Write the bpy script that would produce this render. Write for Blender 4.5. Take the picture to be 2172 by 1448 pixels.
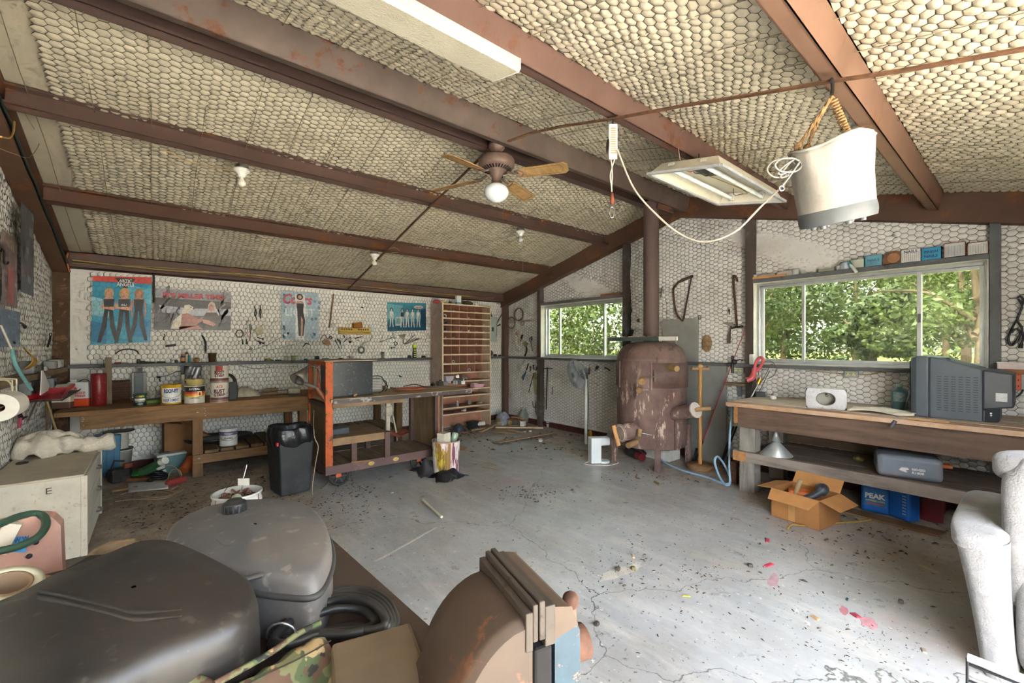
import bpy, math, random
import numpy as np
from mathutils import Vector, Matrix
R = math.radians
for o in list(bpy.data.objects):
    bpy.data.objects.remove(o)
SC = bpy.context.scene
COL = SC.collection
random.seed(7)

# ------------------------------------------------------------------ camera
FPX, HORIZON, CXP, CAM_H = 915.0, 733.0, 1086.0, 1.42
YAW = R(50.6)
CA, SA = math.cos(YAW), math.sin(YAW)
cam_d = bpy.data.cameras.new('camera')
cam = bpy.data.objects.new('camera', cam_d)
COL.objects.link(cam)
cam_d.sensor_width = 36.0
cam_d.lens = 36.0 * FPX / 2172.0
cam_d.shift_y = (HORIZON - 724.0) / 2172.0
cam_d.clip_start = 0.02
cam_d.clip_end = 300
cam.location = (0, 0, CAM_H)
cam.rotation_euler = (R(90), 0, math.atan2(SA, CA) - R(90))
SC.camera = cam

# ------------------------------------------------------------------ daylight
world = bpy.data.worlds.new('world')
SC.world = world
world.use_nodes = True
wn = world.node_tree
bgn = wn.nodes['Background']
sky = wn.nodes.new('ShaderNodeTexSky')
sky.sky_type = 'NISHITA'
sky.sun_disc = False
sky.sun_elevation = R(52)
sky.sun_rotation = R(278)
sky.air_density = 1.3
sky.dust_density = 3.0
sky.ozone_density = 1.0
hsv = wn.nodes.new('ShaderNodeHueSaturation')
hsv.inputs['Saturation'].default_value = 0.45
wn.links.new(sky.outputs[0], hsv.inputs['Color'])
wn.links.new(hsv.outputs[0], bgn.inputs[0])
bgn.inputs[1].default_value = 0.62
sun_d = bpy.data.lights.new('sun', 'SUN')
sun_d.energy = 6.0
sun_d.angle = R(2.0)
sun_d.color = (1.0, 0.96, 0.9)
sun = bpy.data.objects.new('sun', sun_d)
COL.objects.link(sun)
sun.location = (-6, -3, 12)
sun.rotation_euler = Vector((-0.55, -0.16, 0.82)).to_track_quat('Z', 'Y').to_euler()

def portal(name, loc, rot, sx, sy):
    d = bpy.data.lights.new(name, 'AREA')
    d.shape = 'RECTANGLE'
    d.size, d.size_y = sx, sy
    d.cycles.is_portal = True
    o = bpy.data.objects.new(name, d)
    COL.objects.link(o)
    o.location = loc
    o.rotation_euler = rot
    return o

SC.view_settings.view_transform = 'Standard'
SC.view_settings.look = 'None'
SC.view_settings.gamma = 1.0
SC.view_settings.use_curve_mapping = False
SC.view_settings.exposure = 2.82
cy = SC.cycles
cy.use_denoising = True
cy.max_bounces = 6
cy.diffuse_bounces = 4
cy.glossy_bounces = 2
cy.transmission_bounces = 4
cy.use_adaptive_sampling = True
cy.adaptive_threshold = 0.10
cy.adaptive_min_samples = 12
cy.transparent_max_bounces = 12
cy.caustics_reflective = False
cy.caustics_refractive = False
cy.sample_clamp_indirect = 6.0

# ------------------------------------------------------------------ helpers
def ray(px, py):
    r = (px - CXP) / FPX
    return Vector((CA + r * SA, SA - r * CA, -(py - HORIZON) / FPX))
EYE = Vector((0, 0, CAM_H))
def onZ(px, py, z=0.0):
    d = ray(px, py); return EYE + d * ((z - CAM_H) / d.z)
def onX(px, py, X):
    d = ray(px, py); return EYE + d * (X / d.x)
def onY(px, py, Y):
    d = ray(px, py); return EYE + d * (Y / d.y)
def rnd(a, b): return random.uniform(a, b)
def V(*a): return Vector(a)
XF = {}
def xf(o): return XF.get(o.name, Matrix.Identity(4))
def tag(o, label=None, cat=None, group=None, kind=None):
    if label: o['label'] = label
    if cat: o['category'] = cat
    if group: o['group'] = group
    if kind: o['kind'] = kind
    return o
def thing(name, label, cat, loc=(0, 0, 0), rz=0.0, group=None, rot=None):
    o = bpy.data.objects.new(name, None)
    o.empty_display_size = 0.1
    COL.objects.link(o)
    o.location = loc
    o.rotation_euler = rot if rot is not None else (0, 0, rz)
    XF[o.name] = Matrix.Translation(Vector(loc)) @ o.rotation_euler.to_matrix().to_4x4()
    return tag(o, label, cat, group)

def frame_to(p0, p1):
    z = (Vector(p1) - Vector(p0)).normalized()
    a = Vector((0, 0, 1)) if abs(z.z) < 0.95 else Vector((1, 0, 0))
    x = a.cross(z).normalized(); y = z.cross(x)
    return x, y, z

class MB:
    """collects shapes; build() links them as one mesh object"""
    def __init__(s): s.v = []; s.f = []; s.sm = []; s.m = []; s.mi = 0
    def add(s, vs, fs, smooth=False):
        b = len(s.v); s.v += [tuple(p) for p in vs]
        for f in fs:
            s.f.append(tuple(i + b for i in f)); s.sm.append(smooth); s.m.append(s.mi)
        return s
    def box(s, c, d, rot=None, taper=None):
        x, y, z = d[0] / 2, d[1] / 2, d[2] / 2
        vs = [Vector((sx * x, sy * y, sz * z)) for sz in (-1, 1) for sy in (-1, 1) for sx in (-1, 1)]
        if taper:
            for q in vs[4:]: q.x *= taper[0]; q.y *= taper[1]
        if rot is not None:
            m = rot if isinstance(rot, Matrix) else Matrix.Rotation(rot, 3, 'Z')
            vs = [m @ q for q in vs]
        c = Vector(c)
        return s.add([q + c for q in vs], [(0, 2, 3, 1), (4, 5, 7, 6), (0, 1, 5, 4), (2, 6, 7, 3), (0, 4, 6, 2), (1, 3, 7, 5)])
    def bx(s, a, b):
        a, b = Vector(a), Vector(b)
        return s.box((a + b) / 2, [abs(t) for t in (b - a)])
    def beam(s, p0, p1, w, h, up=(0, 0, 1)):
        """box bar between two points; w across, h along up"""
        p0, p1 = Vector(p0), Vector(p1); z = (p1 - p0).normalized(); u = Vector(up)
        x = z.cross(u).normalized(); u = x.cross(z)
        vs = [p + x * a * w / 2 + u * b * h / 2 for p in (p0, p1) for a, b in ((-1, -1), (1, -1), (1, 1), (-1, 1))]
        return s.add(vs, [(0, 1, 2, 3), (7, 6, 5, 4), (0, 4, 5, 1), (1, 5, 6, 2), (2, 6, 7, 3), (3, 7, 4, 0)])
    def cyl(s, p0, p1, r0, r1=None, n=16, caps=True, smooth=True):
        r1 = r0 if r1 is None else r1
        p0, p1 = Vector(p0), Vector(p1); x, y, z = frame_to(p0, p1)
        vs = []
        for p, r in ((p0, r0), (p1, r1)):
            vs += [p + (x * math.cos(2 * math.pi * i / n) + y * math.sin(2 * math.pi * i / n)) * r for i in range(n)]
        s.add(vs, [(i, (i + 1) % n, n + (i + 1) % n, n + i) for i in range(n)], smooth)
        if caps:
            s.add(vs[:n], [tuple(range(n - 1, -1, -1))]); s.add(vs[n:], [tuple(range(n))])
        return s
    def lathe(s, prof, c=(0, 0, 0), n=24, axis=(0, 0, 1), smooth=True, a0=0, a1=2 * math.pi, sx=1, sy=1):
        """prof: list of (radius, height)"""
        c = Vector(c); x, y, z = frame_to((0, 0, 0), axis)
        if tuple(axis) == (0, 0, 1): x, y = Vector((1, 0, 0)), Vector((0, 1, 0))
        full = abs(a1 - a0 - 2 * math.pi) < 1e-4
        k = n if full else n + 1
        vs = []
        for r, h in prof:
            for i in range(k):
                a = a0 + (a1 - a0) * i / n
                vs.append(c + x * (r * sx * math.cos(a)) + y * (r * sy * math.sin(a)) + z * h)
        fs = []
        for j in range(len(prof) - 1):
            for i in range(n if full else n):
                i2 = (i + 1) % k
                fs.append((j * k + i, j * k + i2, (j + 1) * k + i2, (j + 1) * k + i))
        return s.add(vs, fs, smooth)
    def tube(s, pts, r, n=8, closed=False, caps=True, smooth=True):
        pts = [Vector(p) for p in pts]; m = len(pts)
        rr = r if isinstance(r, (list, tuple)) else [r] * m
        vs = []; prev = None
        for i, p in enumerate(pts):
            a = pts[i - 1] if (i > 0 or closed) else p
            b = pts[(i + 1) % m] if (i < m - 1 or closed) else p
            t = (b - a)
            t = t.normalized() if t.length > 1e-9 else Vector((0, 0, 1))
            if prev is None:
                ax = Vector((0, 0, 1)) if abs(t.z) < 0.9 else Vector((1, 0, 0))
                x = ax.cross(t).normalized()
            else:
                x = (prev - t * prev.dot(t))
                x = x.normalized() if x.length > 1e-6 else frame_to((0, 0, 0), t)[0]
            y = t.cross(x); prev = x
            vs += [p + (x * math.cos(2 * math.pi * k / n) + y * math.sin(2 * math.pi * k / n)) * rr[i] for k in range(n)]
        fs = []
        for i in range(m if closed else m - 1):
            j = (i + 1) % m
            fs += [(i * n + k, i * n + (k + 1) % n, j * n + (k + 1) % n, j * n + k) for k in range(n)]
        s.add(vs, fs, smooth)
        if caps and not closed:
            s.add(vs[:n], [tuple(range(n - 1, -1, -1))]); s.add(vs[-n:], [tuple(range(n))])
        return s
    def prism(s, poly, o, u, v, w0, w1, smooth=False):
        """2d polygon in the (u,v) plane at o, extruded along u x v from w0 to w1"""
        o, u, v = Vector(o), Vector(u), Vector(v); w = u.cross(v).normalized(); n = len(poly)
        vs = [o + u * a + v * b + w * t for t in (w0, w1) for a, b in poly]
        s.add(vs, [tuple(range(n - 1, -1, -1)), tuple(range(n, 2 * n))])
        return s.add(vs, [(i, (i + 1) % n, n + (i + 1) % n, n + i) for i in range(n)], smooth)
    def face(s, pts): return s.add(pts, [tuple(range(len(pts)))])
    def sphere(s, c, r, n=16, m=10, sc=(1, 1, 1), rot=None):
        vs = []; c = Vector(c)
        for j in range(m + 1):
            a = math.pi * j / m
            for i in range(n):
                b = 2 * math.pi * i / n
                q = Vector((r * sc[0] * math.sin(a) * math.cos(b), r * sc[1] * math.sin(a) * math.sin(b), r * sc[2] * math.cos(a)))
                if rot is not None: q = rot @ q
                vs.append(c + q)
        fs = [(j * n + i, (j + 1) * n + i, (j + 1) * n + (i + 1) % n, j * n + (i + 1) % n) for j in range(m) for i in range(n)]
        return s.add(vs, fs, True)
    def torus(s, c, R_, r, n=28, k=8, axis=(0, 0, 1)):
        c = Vector(c); x, y, z = frame_to((0, 0, 0), axis)
        return s.tube([c + (x * math.cos(2 * math.pi * i / n) + y * math.sin(2 * math.pi * i / n)) * R_ for i in range(n)], r, k, True)
    def grid(s, f, nu, nv, smooth=True, closed_u=False):
        vs = [f(i / nu, j / nv) for j in range(nv + 1) for i in range(nu + (0 if closed_u else 1))]
        k = nu if closed_u else nu + 1
        fs = [(j * k + i, j * k + (i + 1) % k, (j + 1) * k + (i + 1) % k, (j + 1) * k + i) for j in range(nv) for i in range(nu)]
        return s.add(vs, fs, smooth)
    def build(s, name, mat, parent=None, world=False, bevel=0.0, seg=2, subsurf=0, solid=0.0, auto=None, weld=False):
        me = bpy.data.meshes.new(name)
        vs = s.v
        loc = None
        if parent is not None:
            if world:
                inv = xf(parent).inverted(); vs = [inv @ Vector(p) for p in vs]
        elif world and vs:
            a = np.array(vs); lo, hi = a.min(0), a.max(0)
            loc = Vector(((lo[0] + hi[0]) / 2, (lo[1] + hi[1]) / 2, lo[2])); vs = [Vector(p) - loc for p in vs]
        me.from_pydata([tuple(p) for p in vs], [], s.f)
        me.polygons.foreach_set('use_smooth', s.sm)
        mats = mat if isinstance(mat, (list, tuple)) else [mat]
        for m_ in mats: me.materials.append(m_)
        if len(mats) > 1: me.polygons.foreach_set('material_index', s.m)
        if weld:
            import bmesh
            bm = bmesh.new(); bm.from_mesh(me); bmesh.ops.remove_doubles(bm, verts=bm.verts, dist=1e-5)
            bmesh.ops.recalc_face_normals(bm, faces=bm.faces); bm.to_mesh(me); bm.free()
        me.update()
        o = bpy.data.objects.new(name, me); COL.objects.link(o)
        if loc is not None:
            o.location = loc; XF[o.name] = Matrix.Translation(loc)
        if parent is not None:
            o.parent = parent
            XF[o.name] = xf(parent)
        if solid: md = o.modifiers.new('s', 'SOLIDIFY'); md.thickness = solid; md.offset = 0
        if bevel:
            md = o.modifiers.new('b', 'BEVEL'); md.width = bevel; md.segments = seg; md.limit_method = 'ANGLE'; md.angle_limit = R(40)
        if subsurf: md = o.modifiers.new('ss', 'SUBSURF'); md.levels = md.render_levels = subsurf
        return o

MB.bw = lambda s, name, mat, parent=None, **k: s.build(name, mat, parent, world=True, **k)

def copy_tree(o, parent=None):
    c = o.copy(); COL.objects.link(c); c.parent = parent
    for ch in list(o.children): copy_tree(ch, c)
    return c

# catmull-rom smoothing of a polyline
def spline(pts, k=6, closed=False):
    pts = [Vector(p) for p in pts]; n = len(pts); out = []
    for i in range(n if closed else n - 1):
        p0 = pts[(i - 1) % n] if (i > 0 or closed) else pts[i]
        p1, p2 = pts[i], pts[(i + 1) % n]
        p3 = pts[(i + 2) % n] if (i + 2 < n or closed) else p2
        for j in range(k):
            t = j / k
            out.append(0.5 * ((2 * p1) + (p2 - p0) * t + (2 * p0 - 5 * p1 + 4 * p2 - p3) * t * t + (3 * p1 - p0 - 3 * p2 + p3) * t ** 3))
    if not closed: out.append(pts[-1])
    return out

# ------------------------------------------------------------------ materials
MATS = {}
def srgb(c):
    if isinstance(c, str):
        c = tuple(int(c[i:i + 2], 16) / 255 for i in (0, 2, 4))
    return tuple((x / 12.92 if x <= 0.04045 else ((x + 0.055) / 1.055) ** 2.4) for x in c) + (1.0,)
def newmat(name):
    m = bpy.data.materials.new(name); m.use_nodes = True
    nt = m.node_tree; b = nt.nodes['Principled BSDF']
    return m, nt, b
def N(nt, t, **kw):
    n = nt.nodes.new(t)
    for k, v in kw.items(): setattr(n, k, v)
    return n
def coords(nt, scale=(1, 1, 1), rot=(0, 0, 0), kind='Object'):
    tc = N(nt, 'ShaderNodeTexCoord'); mp = N(nt, 'ShaderNodeMapping')
    mp.inputs['Scale'].default_value = scale; mp.inputs['Rotation'].default_value = rot
    nt.links.new(tc.outputs[kind], mp.inputs[0])
    return mp.outputs[0]
def noise_fac(nt, vec, scale, detail=4, rough=0.6, lo=0.35, hi=0.65):
    n = N(nt, 'ShaderNodeTexNoise'); n.inputs['Scale'].default_value = scale; n.inputs['Detail'].default_value = detail; n.inputs['Roughness'].default_value = rough
    if vec is not None: nt.links.new(vec, n.inputs['Vector'])
    r = N(nt, 'ShaderNodeMapRange'); r.inputs[1].default_value = lo; r.inputs[2].default_value = hi
    nt.links.new(n.outputs[0], r.inputs[0])
    return r.outputs[0]
def mixc(nt, fac, a, b):
    m = N(nt, 'ShaderNodeMix', data_type='RGBA')
    if isinstance(fac, (int, float)): m.inputs[0].default_value = fac
    else: nt.links.new(fac, m.inputs[0])
    for s_, v in ((6, a), (7, b)):
        if isinstance(v, tuple): m.inputs[s_].default_value = v
        else: nt.links.new(v, m.inputs[s_])
    return m.outputs[2]
def bump(nt, b, height, strength=0.2, dist=0.01):
    bn = N(nt, 'ShaderNodeBump'); bn.inputs['Strength'].default_value = strength; bn.inputs['Distance'].default_value = dist
    nt.links.new(height, bn.inputs['Height']); nt.links.new(bn.outputs[0], b.inputs['Normal'])
def mul(nt, a, k):
    m = N(nt, 'ShaderNodeMath', operation='MULTIPLY'); nt.links.new(a, m.inputs[0]); m.inputs[1].default_value = k
    return m.outputs[0]
def mat(color, rough=0.6, metal=0.0, var=0.12, scale=9.0, dirt=0.0, dirtc='5a4b3a', bmp=0.0, bscale=60.0, spec=0.4, stretch=(1, 1, 1), coat=0.0, sheen=0.0, speck=0.0, speckc='3a2f26'):
    """plain surface with uneven tone, optional dirt blotches, specks and fine relief"""
    key = (color, rough, metal, var, scale, dirt, dirtc, bmp, bscale, spec, stretch, coat, sheen, speck, speckc)
    if key in MATS: return MATS[key]
    m, nt, b = newmat('surface_' + str(len(MATS)))
    c = srgb(color); v = coords(nt, stretch)
    dark = tuple(x * (1 - var * 1.6) for x in c[:3]) + (1,)
    lite = tuple(min(1, x * (1 + var)) for x in c[:3]) + (1,)
    col = mixc(nt, noise_fac(nt, v, scale, 5, 0.6, 0.3, 0.7), dark, lite)
    if dirt:
        f = mul(nt, noise_fac(nt, v, scale * 0.55, 8, 0.72, 0.47, 0.68), dirt)
        col = mixc(nt, f, col, srgb(dirtc))
    if speck:
        f = mul(nt, noise_fac(nt, v, scale * 9, 3, 0.5, 0.62, 0.70), speck)
        col = mixc(nt, f, col, srgb(speckc))
    nt.links.new(col, b.inputs['Base Color'])
    b.inputs['Roughness'].default_value = rough; b.inputs['Metallic'].default_value = metal
    b.inputs['Specular IOR Level'].default_value = spec
    if coat: b.inputs['Coat Weight'].default_value = coat
    if sheen: b.inputs['Sheen Weight'].default_value = sheen
    if bmp:
        n = N(nt, 'ShaderNodeTexNoise'); n.inputs['Scale'].default_value = bscale; n.inputs['Detail'].default_value = 4; nt.links.new(v, n.inputs['Vector'])
        bump(nt, b, n.outputs[0], bmp, 0.01)
    MATS[key] = m
    return m
def flat(color, rough=0.6, metal=0.0): return mat(color, rough, metal, var=0.04)
def wood(c1, c2, axis='X', scale=6.0, rough=0.75, dirt=0.25, dirtc='3b3128', knots=True, ring=1.0):
    key = ('wood', c1, c2, axis, scale, rough, dirt, dirtc)
    if key in MATS: return MATS[key]
    m, nt, b = newmat('wood_' + str(len(MATS)))
    st = {'X': (0.12, 1, 1), 'Y': (1, 0.12, 1), 'Z': (1, 1, 0.12)}[axis]
    v = coords(nt, st)
    w = N(nt, 'ShaderNodeTexNoise'); w.inputs['Scale'].default_value = scale; w.inputs['Detail'].default_value = 2; w.inputs['Distortion'].default_value = 0.6
    nt.links.new(v, w.inputs['Vector'])
    s1 = N(nt, 'ShaderNodeMath', operation='MULTIPLY'); s1.inputs[1].default_value = 34.0 * ring; nt.links.new(w.outputs[0], s1.inputs[0])
    s2 = N(nt, 'ShaderNodeMath', operation='SINE'); nt.links.new(s1.outputs[0], s2.inputs[0])
    s3 = N(nt, 'ShaderNodeMapRange'); s3.inputs[1].default_value = -1; s3.inputs[2].default_value = 1; nt.links.new(s2.outputs[0], s3.inputs[0])
    fine = noise_fac(nt, v, scale * 12, 4, 0.7, 0.3, 0.7)
    g = N(nt, 'ShaderNodeMath', operation='MULTIPLY'); nt.links.new(s3.outputs[0], g.inputs[0]); nt.links.new(fine, g.inputs[1])
    col = mixc(nt, g.outputs[0], srgb(c1), srgb(c2))
    v2 = coords(nt)
    col = mixc(nt, mul(nt, noise_fac(nt, v2, 3.5, 8, 0.7, 0.42, 0.7), dirt), col, srgb(dirtc))
    nt.links.new(col, b.inputs['Base Color'])
    b.inputs['Roughness'].default_value = rough; b.inputs['Specular IOR Level'].default_value = 0.25
    bump(nt, b, g.outputs[0], 0.25, 0.004)
    MATS[key] = m
    return m
def worn(paint, under, amount=0.5, scale=7.0, rough=0.7, metal=0.0, stretch=(1, 1, 1), var=0.15, spec=0.3, sharp=0.05, third=None):
    """paint broken up by what shows through it (rust, bare metal, old paint)"""
    key = ('worn', paint, under, amount, scale, rough, metal, stretch, var, third)
    if key in MATS: return MATS[key]
    m, nt, b = newmat('worn_' + str(len(MATS)))
    v = coords(nt, stretch); c = srgb(paint)
    a = mixc(nt, noise_fac(nt, v, scale * 0.7, 4, 0.6, 0.3, 0.7), tuple(x * (1 - var * 1.5) for x in c[:3]) + (1,), tuple(min(1, x * (1 + var)) for x in c[:3]) + (1,))
    lo = 0.68 - 0.3 * amount
    f = noise_fac(nt, v, scale, 9, 0.68, lo, lo + sharp)
    u = srgb(under)
    uu = mixc(nt, noise_fac(nt, v, scale * 6, 3, 0.6, 0.3, 0.7), tuple(x * 0.6 for x in u[:3]) + (1,), u)
    col = mixc(nt, f, a, uu)
    if third:
        col = mixc(nt, noise_fac(nt, v, scale * 1.9, 9, 0.7, 0.60, 0.64), col, srgb(third))
    nt.links.new(col, b.inputs['Base Color'])
    b.inputs['Roughness'].default_value = rough; b.inputs['Metallic'].default_value = metal; b.inputs['Specular IOR Level'].default_value = spec
    bump(nt, b, f, 0.15, 0.003)
    MATS[key] = m
    return m
def glassmat(tint='ffffff', alpha=0.10, rough=0.03):
    key = ('glass', tint, alpha)
    if key in MATS: return MATS[key]
    m, nt, b = newmat('glass_' + str(len(MATS)))
    tr = N(nt, 'ShaderNodeBsdfTransparent'); tr.inputs[0].default_value = srgb(tint)
    gl = N(nt, 'ShaderNodeBsdfGlossy'); gl.inputs['Roughness'].default_value = rough; gl.inputs[0].default_value = (0.9, 0.95, 0.95, 1)
    mx = N(nt, 'ShaderNodeMixShader'); mx.inputs[0].default_value = alpha
    nt.links.new(tr.outputs[0], mx.inputs[1]); nt.links.new(gl.outputs[0], mx.inputs[2])
    nt.links.new(mx.outputs[0], nt.nodes['Material Output'].inputs[0])
    MATS[key] = m
    return m

STEEL_BROWN = worn('5e4a42', '7d5136', 0.35, 5.0, 0.62, stretch=(0.6, 1, 1))
STEEL_RUST = worn('6f4a36', '4d3a32', 0.45, 4.0, 0.7)
STEEL_GREY = worn('5f6163', '4b3d36', 0.28, 7.0, 0.55)
CHROME = mat('c9cacb', 0.25, 0.9, 0.06, 20)
TOOL = mat('3a3836', 0.5, 0.5, 0.2, 30)
RUST = mat('5a3b2b', 0.8, 0.1, 0.3, 30)
BLACK = mat('1d1d1f', 0.45, 0, 0.15, 12)
RUBBER = mat('24231f', 0.6, 0, 0.2, 12, bmp=0.05)
WHITEP = mat('dcdad2', 0.45, 0, 0.06, 8, dirt=0.25)
CORDW = mat('cfc6b8', 0.6, 0, 0.08, 30)
CORDY = mat('a98f5c', 0.6, 0, 0.15, 30)
# ================================================================== the building
XB,XC,YA,YD=5.30,-0.86,6.66,-0.75
YR=(YA+YD)/2
def zc(y):return 2.42+0.25*(min(YA-y,y-YD))
VINYL_W=None
def vinyl(c,stain,amt,name):
 m,nt,b=newmat(name)
 v=coords(nt)
 base=mixc(nt,noise_fac(nt,v,1.6,5,0.6,0.3,0.7),srgb(c),tuple(x*0.86 for x in srgb(c)[:3])+(1,))
 f=mul(nt,noise_fac(nt,v,1.1,9,0.74,0.50,0.74),amt)
 base=mixc(nt,f,base,srgb(stain))
 f2=mul(nt,noise_fac(nt,v,26,3,0.6,0.66,0.72),amt*0.8)
 base=mixc(nt,f2,base,srgb('4b3c30'))
 nt.links.new(base,b.inputs['Base Color'])
 b.inputs['Roughness'].default_value=0.42;b.inputs['Specular IOR Level'].default_value=0.35
 n=N(nt,'ShaderNodeTexNoise');n.inputs['Scale'].default_value=42;n.inputs['Detail'].default_value=3;nt.links.new(v,n.inputs['Vector'])
 bump(nt,b,n.outputs[0],0.12,0.01)
 return m
VIN_CEIL=vinyl('c6bca4','94795a',0.35,'insulation_vinyl_ceiling')
VIN_A=vinyl('e9e6de','b3a188',0.25,'insulation_vinyl_left')
VIN_B=vinyl('e2e0dc','95806e',0.5,'insulation_vinyl_right')
WIRE=mat('4d453c',0.6,0.3,0.2,40)
rng=np.random.default_rng(5)
def hexnet(surface,P,U,W,L,H,mask,amp,sag=None,a=0.050,b=0.054,wire_r=0.0014):
 """wire netting pressed into quilted insulation. P corner, U run of the twists, W across."""
 P,U,W=(np.array(q,float)for q in(P,U,W))
 Nn=np.cross(U,W)
 nu,nv=int(L/b)+2,int(H/a)+2
 I,J=np.meshgrid(np.arange(nu),np.arange(nv),indexing='ij')
 cu=I*b;cv=J*a+(I%2)*a/2
 cu,cv=cu.ravel(),cv.ravel()
 k=mask(cu,cv);cu,cv=cu[k],cv[k]
 n=len(cu)
 e1,e2=b/3,2*b/3
 hu=np.array([e2,e1,-e1,-e2,-e1,e1]);hv=np.array([0,a/2,a/2,0,-a/2,-a/2])
 def warp(u,v):
  d=0.0035
  return(u+d*(np.sin(9.1*u+23*v)+np.sin(31*v-17*u)),v+d*(np.sin(27*u+5*v)+np.sin(19*v+12*u+1)))
 def to3(u,v,h):
  s=sag(u,v)if sag is not None else 0.0
  uu,vv=warp(u,v)
  return P+uu[...,None]*U+vv[...,None]*W+(h+s)[...,None]*Nn
 ring0u,ring0v=cu[:,None]+hu,cv[:,None]+hv
 ring1u,ring1v=cu[:,None]+hu*0.62,cv[:,None]+hv*0.62
 am=amp*rng.uniform(0.55,1.25,n)
 tu,tv=rng.normal(0,0.10,n),rng.normal(0,0.10,n)
 A=to3(ring0u,ring0v,np.zeros((n,6)))
 B=to3(ring1u,ring1v,am[:,None]*0.72+tu[:,None]*hu*0.6+tv[:,None]*hv*0.6)
 C=to3(cu[:,None],cv[:,None],am[:,None])
 vs=np.concatenate([A,B,C],1).reshape(-1,3)
 f=[]
 for i in range(6):
  j=(i+1)%6
  f+=[(i,j,6+j),(i,6+j,6+i),(6+i,6+j,12)]
 fs=(np.arange(n)[:,None,None]*13+np.array(f)[None]).reshape(-1,3)
 def fast(name,vs,fs,m,smooth):
  me=bpy.data.meshes.new(name);k=fs.shape[1]
  me.vertices.add(len(vs));me.vertices.foreach_set('co',vs.astype(np.float32).ravel())
  me.loops.add(fs.size);me.loops.foreach_set('vertex_index',fs.astype(np.int32).ravel())
  me.polygons.add(len(fs));me.polygons.foreach_set('loop_start',(np.arange(len(fs))*k).astype(np.int32))
  me.polygons.foreach_set('use_smooth',np.full(len(fs),smooth))
  me.materials.append(m);me.update(calc_edges=True);me.validate()
  o=bpy.data.objects.new(name,me);COL.objects.link(o);o.parent=surface
  return tag(o,kind='stuff')
 fast('insulation_quilting',vs,fs,surface.data.materials[0],True)
 # wire: three edges owned by each cell
 es=[]
 for i,j in((0,1),(1,2),(2,3)):
  p=to3(ring0u[:,i],ring0v[:,i],np.full(n,0.0016));q=to3(ring0u[:,j],ring0v[:,j],np.full(n,0.0016))
  r=wire_r*(1.5 if i==1 else 1.0)
  t=q-p;t/=np.linalg.norm(t,axis=1)[:,None]
  l=np.cross(t,Nn)
  es.append(np.stack([p+Nn*r,p+l*r-Nn*r*.5,p-l*r-Nn*r*.5,q+Nn*r,q+l*r-Nn*r*.5,q-l*r-Nn*r*.5],1))
 E_=np.concatenate(es,0)
 wf=np.array([(0,1,4,3),(1,2,5,4),(2,0,3,5)])
 fs=(np.arange(len(E_))[:,None,None]*6+wf[None]).reshape(-1,4)
 fast('wire_netting',E_.reshape(-1,3),fs,WIRE,False)
def struct(mb,name,m,kind='structure',**kw):
 o=mb.build(name,m,**kw);o['kind']=kind
 return o
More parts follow.
